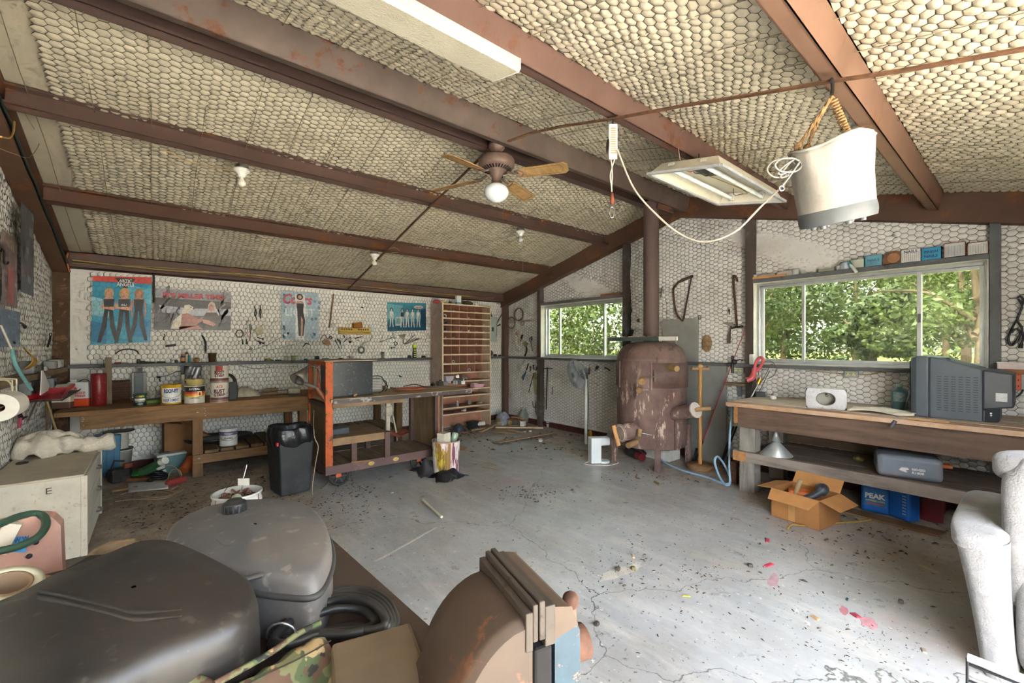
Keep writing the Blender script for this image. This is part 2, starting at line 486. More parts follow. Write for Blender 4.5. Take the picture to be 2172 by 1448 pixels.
# ---- floor
def floor_mat():
 m,nt,b=newmat('painted_concrete')
 v=coords(nt)
 base=mixc(nt,noise_fac(nt,v,1.3,8,0.7,0.35,0.68),srgb('b0b0ae'),srgb('939392'))
 base=mixc(nt,mul(nt,noise_fac(nt,coords(nt,(2.2,.5,1),(0,0,.5)),3,8,0.75,0.48,0.66),.55),base,srgb('c9c5bb'))
 base=mixc(nt,mul(nt,noise_fac(nt,coords(nt,(1,1,1),(0,0,1)),.9,8,0.72,0.46,0.66),.5),base,srgb('8d7f6c'))
 # brown dust: thick along the left wall and under the benches, thin in the middle
 sp=N(nt,'ShaderNodeSeparateXYZ');nt.links.new(v,sp.inputs[0])
 def ramp(out,a,c):
  r=N(nt,'ShaderNodeMapRange',interpolation_type='SMOOTHSTEP');r.inputs[1].default_value=a;r.inputs[2].default_value=c;nt.links.new(out,r.inputs[0]);return r.outputs[0]
 nz=N(nt,'ShaderNodeTexNoise');nz.inputs['Scale'].default_value=1.7;nz.inputs['Detail'].default_value=8;nz.inputs['Roughness'].default_value=.7;nt.links.new(v,nz.inputs['Vector'])
 def op(kind,a,c):
  q=N(nt,'ShaderNodeMath',operation=kind)
  for i,t in enumerate((a,c)):
   if isinstance(t,(int,float)):q.inputs[i].default_value=t
   else:nt.links.new(t,q.inputs[i])
  return q.outputs[0]
 xn=op('ADD',sp.outputs[0],op('MULTIPLY',op('SUBTRACT',nz.outputs[0],.5),1.6))
 yn=op('ADD',sp.outputs[1],op('MULTIPLY',op('SUBTRACT',nz.outputs[0],.5),1.4))
 left=op('MULTIPLY',ramp(xn,1.5,.55),ramp(yn,2.6,3.6))
 back=op('MULTIPLY',ramp(yn,5.2,5.75),.8)
 right=op('MULTIPLY',ramp(xn,3.9,4.5),.75)
 d=op('MAXIMUM',left,op('MAXIMUM',back,right))
 dustc=mixc(nt,noise_fac(nt,v,7,8,.75,.4,.65),srgb('a3937d'),srgb('6b5a48'))
 base=mixc(nt,op('MULTIPLY',d,.85),base,dustc)
 # fine grit and flecks of bare concrete
 base=mixc(nt,mul(nt,noise_fac(nt,v,34,4,.6,.63,.68),.75),base,srgb('3f342a'))
 base=mixc(nt,mul(nt,noise_fac(nt,coords(nt,(1,1,1),(0,0,2)),22,5,.65,.64,.68),.6),base,srgb('dcd8ce'))
 base=mixc(nt,mul(nt,noise_fac(nt,coords(nt,(1,1,1),(0,0,3)),.8,7,.7,.57,.7),.4),base,srgb('a9837a'))
 vo=N(nt,'ShaderNodeTexVoronoi',feature='DISTANCE_TO_EDGE');vo.inputs['Scale'].default_value=.62
 dn=N(nt,'ShaderNodeTexNoise');dn.inputs['Scale'].default_value=4;dn.inputs['Detail'].default_value=6;nt.links.new(v,dn.inputs['Vector'])
 ad=N(nt,'ShaderNodeMix',data_type='VECTOR');ad.inputs[0].default_value=.22;nt.links.new(v,ad.inputs[4]);nt.links.new(dn.outputs[1],ad.inputs[5]);nt.links.new(ad.outputs[1],vo.inputs['Vector'])
 cr=N(nt,'ShaderNodeMapRange');cr.inputs[1].default_value=.0016;cr.inputs[2].default_value=.0006;nt.links.new(vo.outputs['Distance'],cr.inputs[0])
 base=mixc(nt,mul(nt,cr.outputs[0],.8),base,srgb('4a443d'))
 nt.links.new(base,b.inputs['Base Color'])
 rg=op('ADD',op('MULTIPLY',d,.35),op('ADD',.24,op('MULTIPLY',noise_fac(nt,v,5,8,.75,.35,.7),.38)))
 nt.links.new(rg,b.inputs['Roughness']);b.inputs['Specular IOR Level'].default_value=0.6
 bump(nt,b,nz.outputs[0],.1,.01)
 return m
FLOOR=struct(MB().bx((XC-.1,YD-.1,-.12),(XB+.1,YA+.1,0)),'floor',floor_mat())
# ---- ceiling: two slopes of netted insulation
SLW=math.hypot(YA-YR,zc(YR)-2.42)
cosr,sinr=(YA-YR)/SLW,(zc(YR)-2.42)/SLW
ceil_bm=MB()
for a,b_ in(((XC-.2,YA,2.42),(XB+.2,YR,zc(YR))),((XC-.2,YR,zc(YR)),(XB+.2,YD,2.42))):
 ceil_bm.add([(a[0],a[1],a[2]+.012),(b_[0],a[1],a[2]+.012),(b_[0],b_[1],b_[2]+.012),(a[0],b_[1],b_[2]+.012)],[(0,1,2,3)])
 ceil_bm.add([(a[0],a[1],a[2]+.1),(b_[0],a[1],a[2]+.1),(b_[0],b_[1],b_[2]+.1),(a[0],b_[1],b_[2]+.1)],[(0,1,2,3)])
CEIL=struct(ceil_bm,'ceiling',VIN_CEIL)
PUR_L=[5.30,4.13,3.12]
PUR_R=[2.76,1.64,0.50]
def sag_for(ylist,y_of):
 ys=np.array(sorted(ylist))
 def f(u,v):
  y=y_of(v)
  i=np.clip(np.searchsorted(ys,y),1,len(ys)-1)
  t=np.clip((y-ys[i-1])/(ys[i]-ys[i-1]),0,1)
  s=np.sin(np.pi*t)
  return s*(0.016+0.010*np.sin(1.7*u+y*2))+0.004*np.sin(5*u+3*y)
 return f
Lx=XB-XC
# left slope: W runs from eave up to ridge; normal = U x W must point down
hexnet(CEIL,(XC+.30,YA,2.42),(1,0,0),(0,-cosr,sinr),Lx-.30,SLW,lambda u,v:(u>.02)&(u<Lx-.42)&(v>0.05)&(v<SLW-.02),0.011,
 sag_for([YA]+PUR_L+[YR],lambda v:YA-v*cosr))
hexnet(CEIL,(XC+.02,YR,zc(YR)),(1,0,0),(0,-cosr,-sinr),Lx,SLW,lambda u,v:(u>.3)&(u<Lx-.14)&(v>0.02)&(v<SLW-.03),0.013,
 sag_for([YD]+PUR_R+[YR],lambda v:YR-v*cosr))
# seams between the insulation strips, one foot apart, running up the slope
SEAM=mat('8a8068',0.7,0,0.1)
for i in range(19):
 x=-0.64+0.30*i
 if x>XB-.1:break
 for y0,y1 in((YA-.05,YR+.06),(YR-.06,YD+.05)):
  pts=[]
  for k in range(13):
   y=y0+(y1-y0)*k/12
   pts.append((x+.006*math.sin(3*y+i),y,zc(y)-.020-.012*abs(math.sin(y*2.7))))
  MB().tube(pts,.0022,4,smooth=False).build('insulation_seam',SEAM,CEIL)
# ---- walls
def wall(name,quads,m,label=None):
 mb=MB()
 for q in quads:mb.face([Vector(p)for p in q])
 return struct(mb,name,m)
# left wall (posters)
WALL_A=wall('wall_left',[[(XC-.1,YA+.012,0),(XB+.1,YA+.012,0),(XB+.1,YA+.012,2.5),(XC-.1,YA+.012,2.5)],[(XC-.2,YA+.1,-.1),(XB+.2,YA+.1,-.1),(XB+.2,YA+.1,2.6),(XC-.2,YA+.1,2.6)]],VIN_A)
LA=XB-XC
hexnet(WALL_A,(XB,YA,0.05),(0,0,1),(-1,0,0),2.3,LA,lambda u,v:(u>.06)&(u<2.2)&(v>.12)&(v<LA-.27),0.010,
 lambda u,v:.006*np.sin(3*v+1)+.005*np.sin(4*u+2*v))
# right wall (windows) with its gable
W1=(3.815,5.545,1.215,2.125)
W2=(0.250,2.040,1.215,2.125)
def gable_quads(x,holes):
 ys=sorted({YD,YR,YA,*[h[0]for h in holes],*[h[1]for h in holes]})
 out=[]
 for y0,y1 in zip(ys[:-1],ys[1:]):
  mid=(y0+y1)/2
  hs=[h for h in holes if h[0]<mid<h[1]]
  if hs:
   h=hs[0]
   out.append([(x,y0,0),(x,y1,0),(x,y1,h[2]),(x,y0,h[2])])
   out.append([(x,y0,h[3]),(x,y1,h[3]),(x,y1,zc(y1)+.05),(x,y0,zc(y0)+.05)])
  else:
   out.append([(x,y0,0),(x,y1,0),(x,y1,zc(y1)+.05),(x,y0,zc(y0)+.05)])
 return out
WALL_B=wall('wall_right',gable_quads(XB+.012,[W1,W2])+gable_quads(XB+.11,[W1,W2]),VIN_B)
LB=YA-YD
def maskB(u,v):
 y=YA-u;z=v
 ok=(v>.1)&(u>.1)&(y>YD+.1)&(z<2.42+.25*np.minimum(YA-y,y-YD)-.2)
 for h in(W1,W2):ok&=~((y>h[0]-.03)&(y<h[1]+.03)&(z>h[2]-.03)&(z<h[3]+.05))
 return ok
hexnet(WALL_B,(XB,YA,0),(0,-1,0),(0,0,1),LB,3.2,maskB,0.008,
 lambda u,v:.012*np.sin(2.3*u+1.2*v)*np.sin(1.9*v)+.006*np.sin(6*v+2*u)+.010*np.clip((v-2.1)*3,0,1)*np.sin(9*v+4*u))
# near left wall, bulging netting; plain in the part no one sees
WALL_C=wall('wall_near',gable_quads(XC-.012,[])+gable_quads(XC-.1,[]),VIN_A)
hexnet(WALL_C,(XC,YA,.05),(0,0,1),(0,-1,0),2.9,YA-4.2,lambda u,v:(u>.05)&(v>.12)&(v<YA-4.2)&(u<2.12+v*.25),0.006,
 lambda u,v:np.where(u>1.2,.035*np.sin(np.clip((v-.12)/1.25,0,1)*np.pi)*np.sin(np.clip((u-1.15)/1.0,0,1)*np.pi),0)+.006*np.sin(5*u+3*v),b=0.05,a=0.046,wire_r=.0010)
# wall behind the camera with its wide open doorway
DX0,DX1,DZ=-0.35,2.75,2.15
WALL_D=wall('wall_behind',[[(x0,y,z0),(x1,y,z0),(x1,y,z1),(x0,y,z1)]for y in(YD,YD-.1)for x0,x1,z0,z1 in((XC-.1,DX0,0,2.5),(DX1,XB+.1,0,2.5),(DX0,DX1,DZ,2.5))],VIN_A)
dj=MB()
for a,b_ in(((DX0-.08,YD-.12,0),(DX0,YD+.04,DZ+.08)),((DX1,YD-.12,0),(DX1+.08,YD+.04,DZ+.08)),((DX0-.08,YD-.12,DZ),(DX1+.08,YD+.04,DZ+.08))):dj.bx(a,b_)
struct(dj,'door_1',STEEL_BROWN)
portal('door_portal',((DX0+DX1)/2,YD-.06,DZ/2),(R(90),0,0),DX1-DX0,DZ)
for i,w in enumerate((W1,W2)):
 portal('window_portal',(XB+.2,(w[0]+w[1])/2,(w[2]+w[3])/2),(R(90),0,R(90)),w[1]-w[0],w[3]-w[2])
# ---- base channel along the two far walls
BASE_RED=worn('4a2623','6d4b3c',.3,8,.7)
struct(MB().bx((XC,YA-.035,0),(XB,YA+.01,.085)),'baseboard_left',BASE_RED)
struct(MB().bx((XB-.035,YD,0),(XB+.01,YA,.085)),'baseboard_right',BASE_RED)
# ---- steel frame
def channel(mb,p0,p1,down,side,hgt,wid,t=.008,lip=.02,flip=1):
 """C section between p0 and p1 (top web corner line); down = web direction, side = flange direction"""
 p0,p1,down,side=(Vector(q)for q in(p0,p1,down,side))
 def plate(a,b,c,d):
  mb.add([a+p0,b+p0,c+p0,d+p0,a+p1,b+p1,c+p1,d+p1],
   [(0,1,2,3),(7,6,5,4),(0,4,5,1),(1,5,6,2),(2,6,7,3),(3,7,4,0)])
 z=Vector((0,0,0))
 plate(z,side*t,side*t+down*hgt,down*hgt)
 plate(z,side*wid,side*wid+down*t,down*t)
 plate(down*(hgt-t),down*(hgt-t)+side*wid,down*hgt+side*wid,down*hgt)
 if lip:
  plate(down*(hgt-lip)+side*(wid-t),down*(hgt-lip)+side*wid,down*hgt+side*wid,down*hgt+side*(wid-t))
  plate(side*(wid-t),side*wid,side*wid+down*lip,side*(wid-t)+down*lip)
X0P,X1P=XC+.12,XB-.14
names={5.30:'rust brown roof purlin second up from the poster wall eave',4.13:'brown roof purlin carrying the white porcelain bulb holders',3.12:'dark brown ridge purlin on the poster wall side of the gap',
  2.76:'dark brown ridge purlin on the window side of the gap',1.64:'red brown roof purlin beside the covered fluorescent light',0.50:'orange rusted roof purlin behind the hanging canvas bucket'}
for y in PUR_L+PUR_R:
 left=y>YR
 s=Vector((0,-cosr,sinr))if left else Vector((0,cosr,sinr))
 dn=Vector((0,-sinr,-cosr))if left else Vector((0,sinr,-cosr))
 top=Vector((0,y,zc(y)))+dn*.004
 side=-Vector((0,1,0))if False else None
 mb=MB()
 ridge=abs(y-YR)<.35
 # flanges reach towards the camera side on the poster slope, away from it on the window slope
 sd=s*1.0 if left else s*1.0
 hh=.20 if ridge else.155
 base=top-sd*.0
 if left:channel(mb,base+Vector((X0P,0,0)),base+Vector((X1P,0,0)),dn,sd,hh,.065)
 else:channel(mb,base+Vector((X0P,0,0)),base+Vector((X1P,0,0)),dn,sd,hh,.075)
 m_={5.30:worn('5c4438','7a4d2c',.42,4,.65,stretch=(.4,1,1)),4.13:STEEL_BROWN,3.12:worn('54433d','6b4a3b',.3,5,.6,stretch=(.4,1,1)),2.76:worn('65574f','754e3b',.35,6,.6),
  1.64:worn('6e544a','75503f',.45,3,.6),0.50:worn('7f614f','86624c',.5,3,.6)}[y]
 o=mb.build('roof_purlin',m_)
 tag(o,names[y],'beam')
# eave struts
mb=MB();channel(mb,(X0P,YA-.12,2.425),(X1P,YA-.12,2.425),(0,0,-1),(0,1,0),.17,.11,lip=0)
mb.bx((X0P,YA-.155,2.265),(X1P,YA-.12,2.285));mb.bx((X0P,YA-.135,2.335),(X1P,YA-.12,2.35))
tag(mb.build('eave_beam',STEEL_BROWN),'long brown eave beam with loose wires above the posters','beam')
mb=MB();channel(mb,(X0P,YD+.12,2.425),(X1P,YD+.12,2.425),(0,0,-1),(0,-1,0),.17,.11,lip=0)
tag(mb.build('eave_beam',STEEL_BROWN),'brown eave beam over the doorway side of the room','beam')
# end frames: rafters and corner columns
def rafter(mb,x0,x1,hgt,ibeam):
 for ya,yb in((YA,YR),(YR,YD)):
  pa,pb=Vector((0,ya,zc(ya))),Vector((0,yb,zc(yb)))
  def slab(xa,xb,d0,d1):
   q=[Vector((x,p.y,p.z-d))for x in(xa,xb)for p in(pa,pb)for d in(d0,d1)]
   mb.add(q,[(0,1,3,2),(4,6,7,5),(0,4,5,1),(2,3,7,6),(0,2,6,4),(1,5,7,3)])
  if ibeam:
   xm=(x0+x1)/2
   slab(x0,x1,hgt-.014,hgt);slab(x0,x1,0,.014);slab(xm-.006,xm+.006,.01,hgt-.01)
  else:
   slab(x0+.012,x1,.0,hgt);slab(x0,x1,hgt-.012,hgt+.004)
mb=MB();rafter(mb,XB-.135,XB-.02,.255,False)
tag(mb.build('gable_rafter',worn('5d4538','7a5034',.42,3.2,.7)),'rusty brown gable rafter above the two windows','beam')
mb=MB();rafter(mb,XC+.005,XC+.125,.25,True)
tag(mb.build('gable_rafter',worn('5a4232','72492f',.4,4,.75)),'rusty brown sloping rafter with black cables at the left edge','beam')
tag(MB().bx((XB-.11,YA-.12,0),(XB-.01,YA-.02,2.40)).build('corner_column',STEEL_BROWN),'brown steel corner column between poster wall and window wall','column')
tag(MB().bx((XC+.005,YA-.11,0),(XC+.125,YA-.0,2.40)).build('corner_column',worn('54402f','8a6a50',.5,9,.8)),'rusty corner column behind the red dustpan','column')
# wall posts on the window wall
for(y0,y1),lb in zip(((5.55,5.63),(3.735,3.81),(2.045,2.12),(.185,.245)),('grey brown steel post left of the small window','grey steel post right of the small window beside the stovepipe','brown steel post left of the large window','grey steel post right of the large window')):
 z1=zc((y0+y1)/2)-.25
 m_=worn('4f4640','66676a',.4,2.0,.6)if y0>2 else STEEL_GREY
 mb=MB();mb.bx((XB-.10,y0,0),(XB+.03,y1,z1));mb.bx((XB-.105,y0,0),(XB-.10,y0+.012,z1))
 tag(mb.build('wall_post',m_),lb,'post')
# girts (the rails that carry the small things)
def girt(name,a,b_,m_,label):
 return tag(MB().bx(a,b_).build(name,m_,bevel=.004),label,'rail')
girt('wall_rail',(XC+.12,YA-.12,1.178),(4.10-.48,YA-.005,1.216),STEEL_GREY,'dark grey steel rail along the poster wall holding small parts')
girt('wall_rail',(4.63,YA-.12,1.178),(XB-.11,YA-.005,1.216),STEEL_GREY,'short grey rail between the pigeonhole shelf and the corner')
girt('wall_rail',(XB-.12,2.30,1.178),(XB-.005,YA-.12,1.214),STEEL_GREY,'grey steel rail under the small window running to the corner')
girt('wall_rail',(XB-.12,-.6,1.178),(XB-.005,2.33,1.214),STEEL_GREY,'grey steel rail under the large window behind the workbench')
girt('wall_rail',(XC,3.3,1.150),(XC+.12,YA-.11,1.20),wood('8d7a63','5f4e3d','Y'),'brown wooden rail on the near wall crowded with boxes')
for w,lb in((W1,'grey steel lintel shelf over the small window'),(W2,'grey steel lintel over the large window holding boxes')):
 girt('window_lintel',(XB-.10,w[0]-.005,w[3]),(XB+.03,w[1]+.005,w[3]+.045),STEEL_GREY,lb)
# ---- windows
ALU=mat('b9bdbf',.35,.6,.08,10,dirt=.2)
PANE=glassmat('c2c6ba',.06)
JAMB=mat('c9c4bd',.5,0,.08,6,dirt=.35,dirtc='7d6d60')
def window(n,w,mull):
 y0,y1,z0,z1=w
 e=MB()
 def frame(mb,a0,a1,b0,b1,x0,x1,t):
  mb.bx((x0,a0,b0),(x1,a0+t,b1));mb.bx((x0,a1-t,b0),(x1,a1,b1));mb.bx((x0,a0+t,b0),(x1,a1-t,b0+t));mb.bx((x0,a0+t,b1-t),(x1,a1-t,b1))
 frame(e,y0,y1,z0,z1,XB+.005,XB+.10,.03)
 root=struct(e,'window_%d'%n,ALU,bevel=.003)
 j=MB();frame(j,y0,y1,z0,z1,XB-.095,XB+.006,.008);j.build('window_reveal',JAMB,root)
 edges=[y0+.03]+mull+[y1-.03]
 for i,(a,b_)in enumerate(zip(edges[:-1],edges[1:])):
  x=XB+.045 if i==1 else XB+.065
  s=MB();frame(s,a-(.012 if i else 0),b_+(.012 if i<2 else 0),z0+.03,z1-.03,x-.012,x+.012,.028)
  sash=s.build('window_sash',mat('c6cacb',.3,.5,.06,10,dirt=.15),root,bevel=.002)
  MB().bx((x-.002,a+.012,z0+.055),(x+.002,b_-.012,z1-.055)).build('window_pane',PANE,sash)
 lt=MB();lt.bx((XB+.02,mull[0]-.012,(z0+z1)/2-.04),(XB+.036,mull[0]+.012,(z0+z1)/2+.04));lt.build('window_latch',mat('6c6a66',.5),root,bevel=.003)
 MB().bx((XB-.10,y0,z0-.004),(XB+.01,y1,z0+.006)).build('window_sill',mat('bdb8b0',.5,0,.1,12,dirt=.5,dirtc='55483d',speck=.6),root)
 return root
window(1,W1,[4.232+.02,5.19+.02])
window(2,W2,[.678,1.59])
# ================================================================== outside
def ground_mat():
 m,nt,b=newmat('dry_grass_ground')
 v=coords(nt)
 c=mixc(nt,noise_fac(nt,v,.35,8,.7,.4,.6),srgb('6b6836'),srgb('8c8252'))
 c=mixc(nt,noise_fac(nt,v,9,6,.7,.4,.65),c,srgb('4d5526'))
 sp=N(nt,'ShaderNodeSeparateXYZ');nt.links.new(v,sp.inputs[0])
 r=N(nt,'ShaderNodeMapRange');r.inputs[1].default_value=-.5;r.inputs[2].default_value=-1.2;nt.links.new(sp.outputs[1],r.inputs[0])
 c=mixc(nt,r.outputs[0],c,srgb('c9c2b2'))
 nt.links.new(c,b.inputs['Base Color']);b.inputs['Roughness'].default_value=.9;b.inputs['Specular IOR Level'].default_value=.1
 return m
gm=MB();gm.face([(-70,-70,-.14),(130,-70,-.14),(130,90,-.14),(-70,90,-.14)])
struct(gm,'ground',ground_mat())
def leafmat(c1,c2):
 m,nt,b=newmat('leaf')
 v=coords(nt)
 oi=N(nt,'ShaderNodeTexNoise');oi.inputs['Scale'].default_value=7;nt.links.new(v,oi.inputs['Vector'])
 r=N(nt,'ShaderNodeMapRange');r.inputs[1].default_value=.35;r.inputs[2].default_value=.65;nt.links.new(oi.outputs[0],r.inputs[0])
 c=mixc(nt,r.outputs[0],srgb(c1),srgb(c2))
 nt.links.new(c,b.inputs['Base Color']);b.inputs['Roughness'].default_value=.5
 tl=N(nt,'ShaderNodeBsdfTranslucent');nt.links.new(c,tl.inputs[0])
 mx=N(nt,'ShaderNodeMixShader');mx.inputs[0].default_value=.35
 nt.links.new(b.outputs[0],mx.inputs[1]);nt.links.new(tl.outputs[0],mx.inputs[2]);nt.links.new(mx.outputs[0],nt.nodes['Material Output'].inputs[0])
 return m
LEAVES=[leafmat('2c3a13','5d6b2f'),leafmat('243314','4a5827'),leafmat('38481a','6f7b3a')]
BARK=wood('5c4d3c','3a2f25','Z',8)
def leaves(blobs,n,size,seed):
 g=np.random.default_rng(seed)
 vol=np.array([b[1]*b[2]*b[3]for b in blobs])**.67;vol=vol/vol.sum()
 k=g.choice(len(blobs),n,p=vol)
 B=np.array([(*b[0],b[1],b[2],b[3])for b in blobs])[k]
 d=g.normal(size=(n,3));d/=np.linalg.norm(d,axis=1)[:,None]
 rad=g.uniform(.35,1.0,n)**.45
 c=B[:,:3]+d*rad[:,None]*B[:,3:]
 nrm=d*.6+g.normal(size=(n,3))*.7+np.array((-.3,0,.4));nrm/=np.linalg.norm(nrm,axis=1)[:,None]
 t=np.cross(nrm,g.normal(size=(n,3)));t/=np.linalg.norm(t,axis=1)[:,None];b_=np.cross(nrm,t)
 s=size*g.uniform(.6,1.4,n)[:,None]
 q=np.stack([c-t*s,c+b_*s*.45-t*s*.1,c+t*s,c-b_*s*.45-t*s*.1],1).reshape(-1,3)
 return q,np.arange(n*4).reshape(-1,4)
def tree(name,label,base,blobs,n,size,lm,seed,trunk=None,group=None,cat='tree'):
 base=Vector(base)
 r=thing(name,label,cat,base,group=group)
 q,f=leaves(blobs,n,size,seed)
 me=bpy.data.meshes.new('foliage');me.from_pydata(q.tolist(),[],f.tolist());me.materials.append(lm);me.update()
 o=bpy.data.objects.new('foliage',me);COL.objects.link(o);o.parent=r;o['kind']='stuff'
 if trunk:
  mb=MB()
  for pts,r0,r1 in trunk:
   pp=spline(pts,4);mb.tube(pp,[r0+(r1-r0)*i/(len(pp)-1)for i in range(len(pp))],7)
  mb.build('trunk',BARK,r)
 return r
G=-.14
# dense shrubs right outside the small window
for i,(x,y,h,w)in enumerate(((8.0,6.3,3.6,1.5),(8.6,8.0,3.8,1.5),(9.4,9.9,4.2,1.7),(9.0,5.2,3.5,1.3))):
 tree('shrub',('glossy green shrub filling the middle of the small window','glossy green shrub at the left of the small window','tall green shrub beyond the left sash of the small window','glossy green shrub in the right sash of the small window')[i],
  (x,y,G),[((rnd(-.5,.5)*w,rnd(-.5,.5)*w,h*t),w*.75,w*.75,h*.22)for t in(.2,.35,.5,.65,.8)]*1,5200,.055,LEAVES[(0,2,1,0)[i]],11+i,
  [([(0,0,0),(.1,.05,h*.5),(.05,.2,h*.8)],.06,.02)],cat='shrub')
# trees in the yard beyond the large window
TR=[((15.5,3.2),3.0,.9,1,'bushy yellow green tree in front of the yard trees'),((19,7.2),7,1.5,1,'tall dark tree in the left sash of the large window'),((18,1.4),6,2.0,0,'spreading tree behind the television'),
 ((24,5.2),8,2.6,1,'tall tree at the middle of the large window'),((23,9.5),8,2.4,2,'bright tree at the far left of the yard'),((27,1.2),9,3,2,'tall green tree far behind the fence'),((14.2,.9),5.5,1.6,0,'tree with bare branches at the right of the large window')]
for i,((x,y),h,w,lm,lb)in enumerate(TR):
 g2=random.Random(40+i)
 lo=.12 if i==0 else.34
 blobs=[((g2.uniform(-1,1)*w,g2.uniform(-1,1)*w,h*g2.uniform(lo,.95)),w*g2.uniform(.35,.6),w*g2.uniform(.35,.6),h*g2.uniform(.08,.14))for _ in range(15)]
 tk=[([(0,0,0),(.12,-.1,h*.3),(.3,.1,h*.75)],.16 if i else.06,.04)]
 for _ in range(5):
  a=g2.uniform(0,6.3);z=h*g2.uniform(.25,.5)
  tk.append(([(0,0,z),(math.cos(a)*w*.5,math.sin(a)*w*.5,z+h*.12),(math.cos(a)*w*1.1,math.sin(a)*w*1.1,z+h*g2.uniform(.1,.25))],.06,.015))
 tree('yard_tree',lb,(x,y,G),blobs,7500,.075 if i not in(3,4,5)else.11,LEAVES[lm],70+i,tk)
for i in range(7):
 x,y=42+(i%2)*6,-6+i*5.0
 g2=random.Random(90+i);h=11
 tree('distant_tree',('dim distant tree at the far left of the woods','distant tree behind the left sash of the large window','rounded distant tree left of the window middle','distant tree behind the middle of the large window','distant tree right of the window middle','distant tree behind the right sash of the large window','dim distant tree at the far right of the woods')[6-i],(x,y,G),[((g2.uniform(-3,3),g2.uniform(-3,3),h*g2.uniform(.1,.9)),2.4,2.6,1.8)for _ in range(12)],4500,.22,LEAVES[i%3],120+i,
  [([(0,0,0),(.2,0,4)],.25,.1)],group='belt of woods behind the yard')
# yard fence
fr=thing('yard_fence','low pale rail fence across the grass seen through the large window','fence',(12.2,.2,G))
FW=wood('c2b693','9a8c6a','Y',5)
def fpt(y,z):return Vector((12.2+.25*(y-.2),y,G+z))
for i in range(8):
 p=fpt(.2+i*.95,0);MB().bx(p+V(-.04,-.04,0),p+V(.04,.04,1.16)).bw('fence_post',FW,fr)
for z in(1.12,.7):
 MB().beam(fpt(-.2,z),fpt(7.4,z),.05,.06).bw('fence_rail',FW,fr)
tag(MB().bx((6.9,8.2,G),(7.6,11,2.9)).bw('shed_wall',wood('7d6a44','5c4c30','Z',5)),'olive brown board wall of a shed outside the small window','shed')
# ================================================================== lettering, hung things, posters
def text_mb(mb,s,o,u,v,height,width=None,align='LEFT',bold=0.0,shear=0.0):
 """flat letters: baseline-left (or centre) at o, running along u, cap height along v"""
 cu=bpy.data.curves.new('t','FONT');cu.body=s;cu.size=1.0;cu.offset=bold;cu.resolution_u=2;cu.shear=shear
 ob=bpy.data.objects.new('t',cu);COL.objects.link(ob)
 me=bpy.data.meshes.new_from_object(ob)
 co=np.array([tuple(p.co)for p in me.vertices]);fs=[tuple(p.vertices)for p in me.polygons]
 bpy.data.objects.remove(ob);bpy.data.curves.remove(cu);bpy.data.meshes.remove(me)
 if len(co)==0:return mb
 x0,x1=co[:,0].min(),co[:,0].max()
 sy=height/0.70;sx=(width/(x1-x0))if width else sy
 xs=(co[:,0]-x0)*sx
 if align=='CENTER':xs=xs-(x1-x0)*sx/2
 o,u,v=Vector(o),Vector(u).normalized(),Vector(v).normalized()
 mb.add([o+u*float(a)+v*float(b)for a,b in zip(xs,co[:,1]*sy)],fs)
 return mb
def curved_text(mb,s,c,r,z,height,width,ang,bold=0.0):
 """letters wrapped round a can of radius r, centred at angle ang"""
 t=MB();text_mb(t,s,(0,0,0),(1,0,0),(0,0,1),height,width,'CENTER',bold)
 c=Vector(c)
 mb.add([c+Vector((math.cos(ang+p[0]/r)*r,math.sin(ang+p[0]/r)*r,z+p[2]))for p in t.v],t.f)
 return mb
PA,PB,PC=YA-.024,XB-.022,XC+.03
def wp(plane,px,py,off=0.0):
 return onY(px,py,PA-off)if plane=='A' else onX(px,py,PB-off)if plane=='B' else onX(px,py,PC+off)
WN={'A':V(0,-1,0),'B':V(-1,0,0),'C':V(1,0,0)}
def hung(name,label,cat,plane,parts,group=None,off=0.004):
 """a thing hanging flat on a wall; parts: (part name, material, shapes), shapes ('t', pts, r) tubes, ('p', pts, thick) plates, ('s', pt, r) knobs"""
 built=[]
 for pn,m_,shapes in parts:
  mb=MB()
  for sh in shapes:
   if sh[0]=='t':mb.tube(spline([wp(plane,*q[:2],off+(q[2]if len(q)>2 else 0))for q in sh[1]],4)if len(sh[1])>2 else[wp(plane,*q[:2],off+(q[2]if len(q)>2 else 0))for q in sh[1]],sh[2],7)
   elif sh[0]=='l':mb.tube(spline([wp(plane,*q[:2],off)for q in sh[1]],5,True),sh[2],6,closed=True)
   elif sh[0]=='p':
    a=[wp(plane,*q,off)for q in sh[1]];b_=[q+WN[plane]*sh[2]for q in a];n=len(a)
    mb.add(a+b_,[tuple(range(n)),tuple(range(2*n-1,n-1,-1))]+[(i,n+i,n+(i+1)%n,(i+1)%n)for i in range(n)])
   elif sh[0]=='s':mb.sphere(wp(plane,*sh[1],off+sh[2]*.5),sh[2],10,8)
  built.append((pn,m_,mb))
 if len(built)==1:
  return tag(built[0][2].bw(name,built[0][1]),label,cat,group)
 allv=np.array([p for b_ in built for p in b_[2].v]);lo=allv.min(0);hi=allv.max(0)
 r=thing(name,label,cat,Vector(((lo[0]+hi[0])/2,(lo[1]+hi[1])/2,lo[2])),group=group)
 for pn,m_,mb in built:mb.bw(pn,m_,r)
 return r
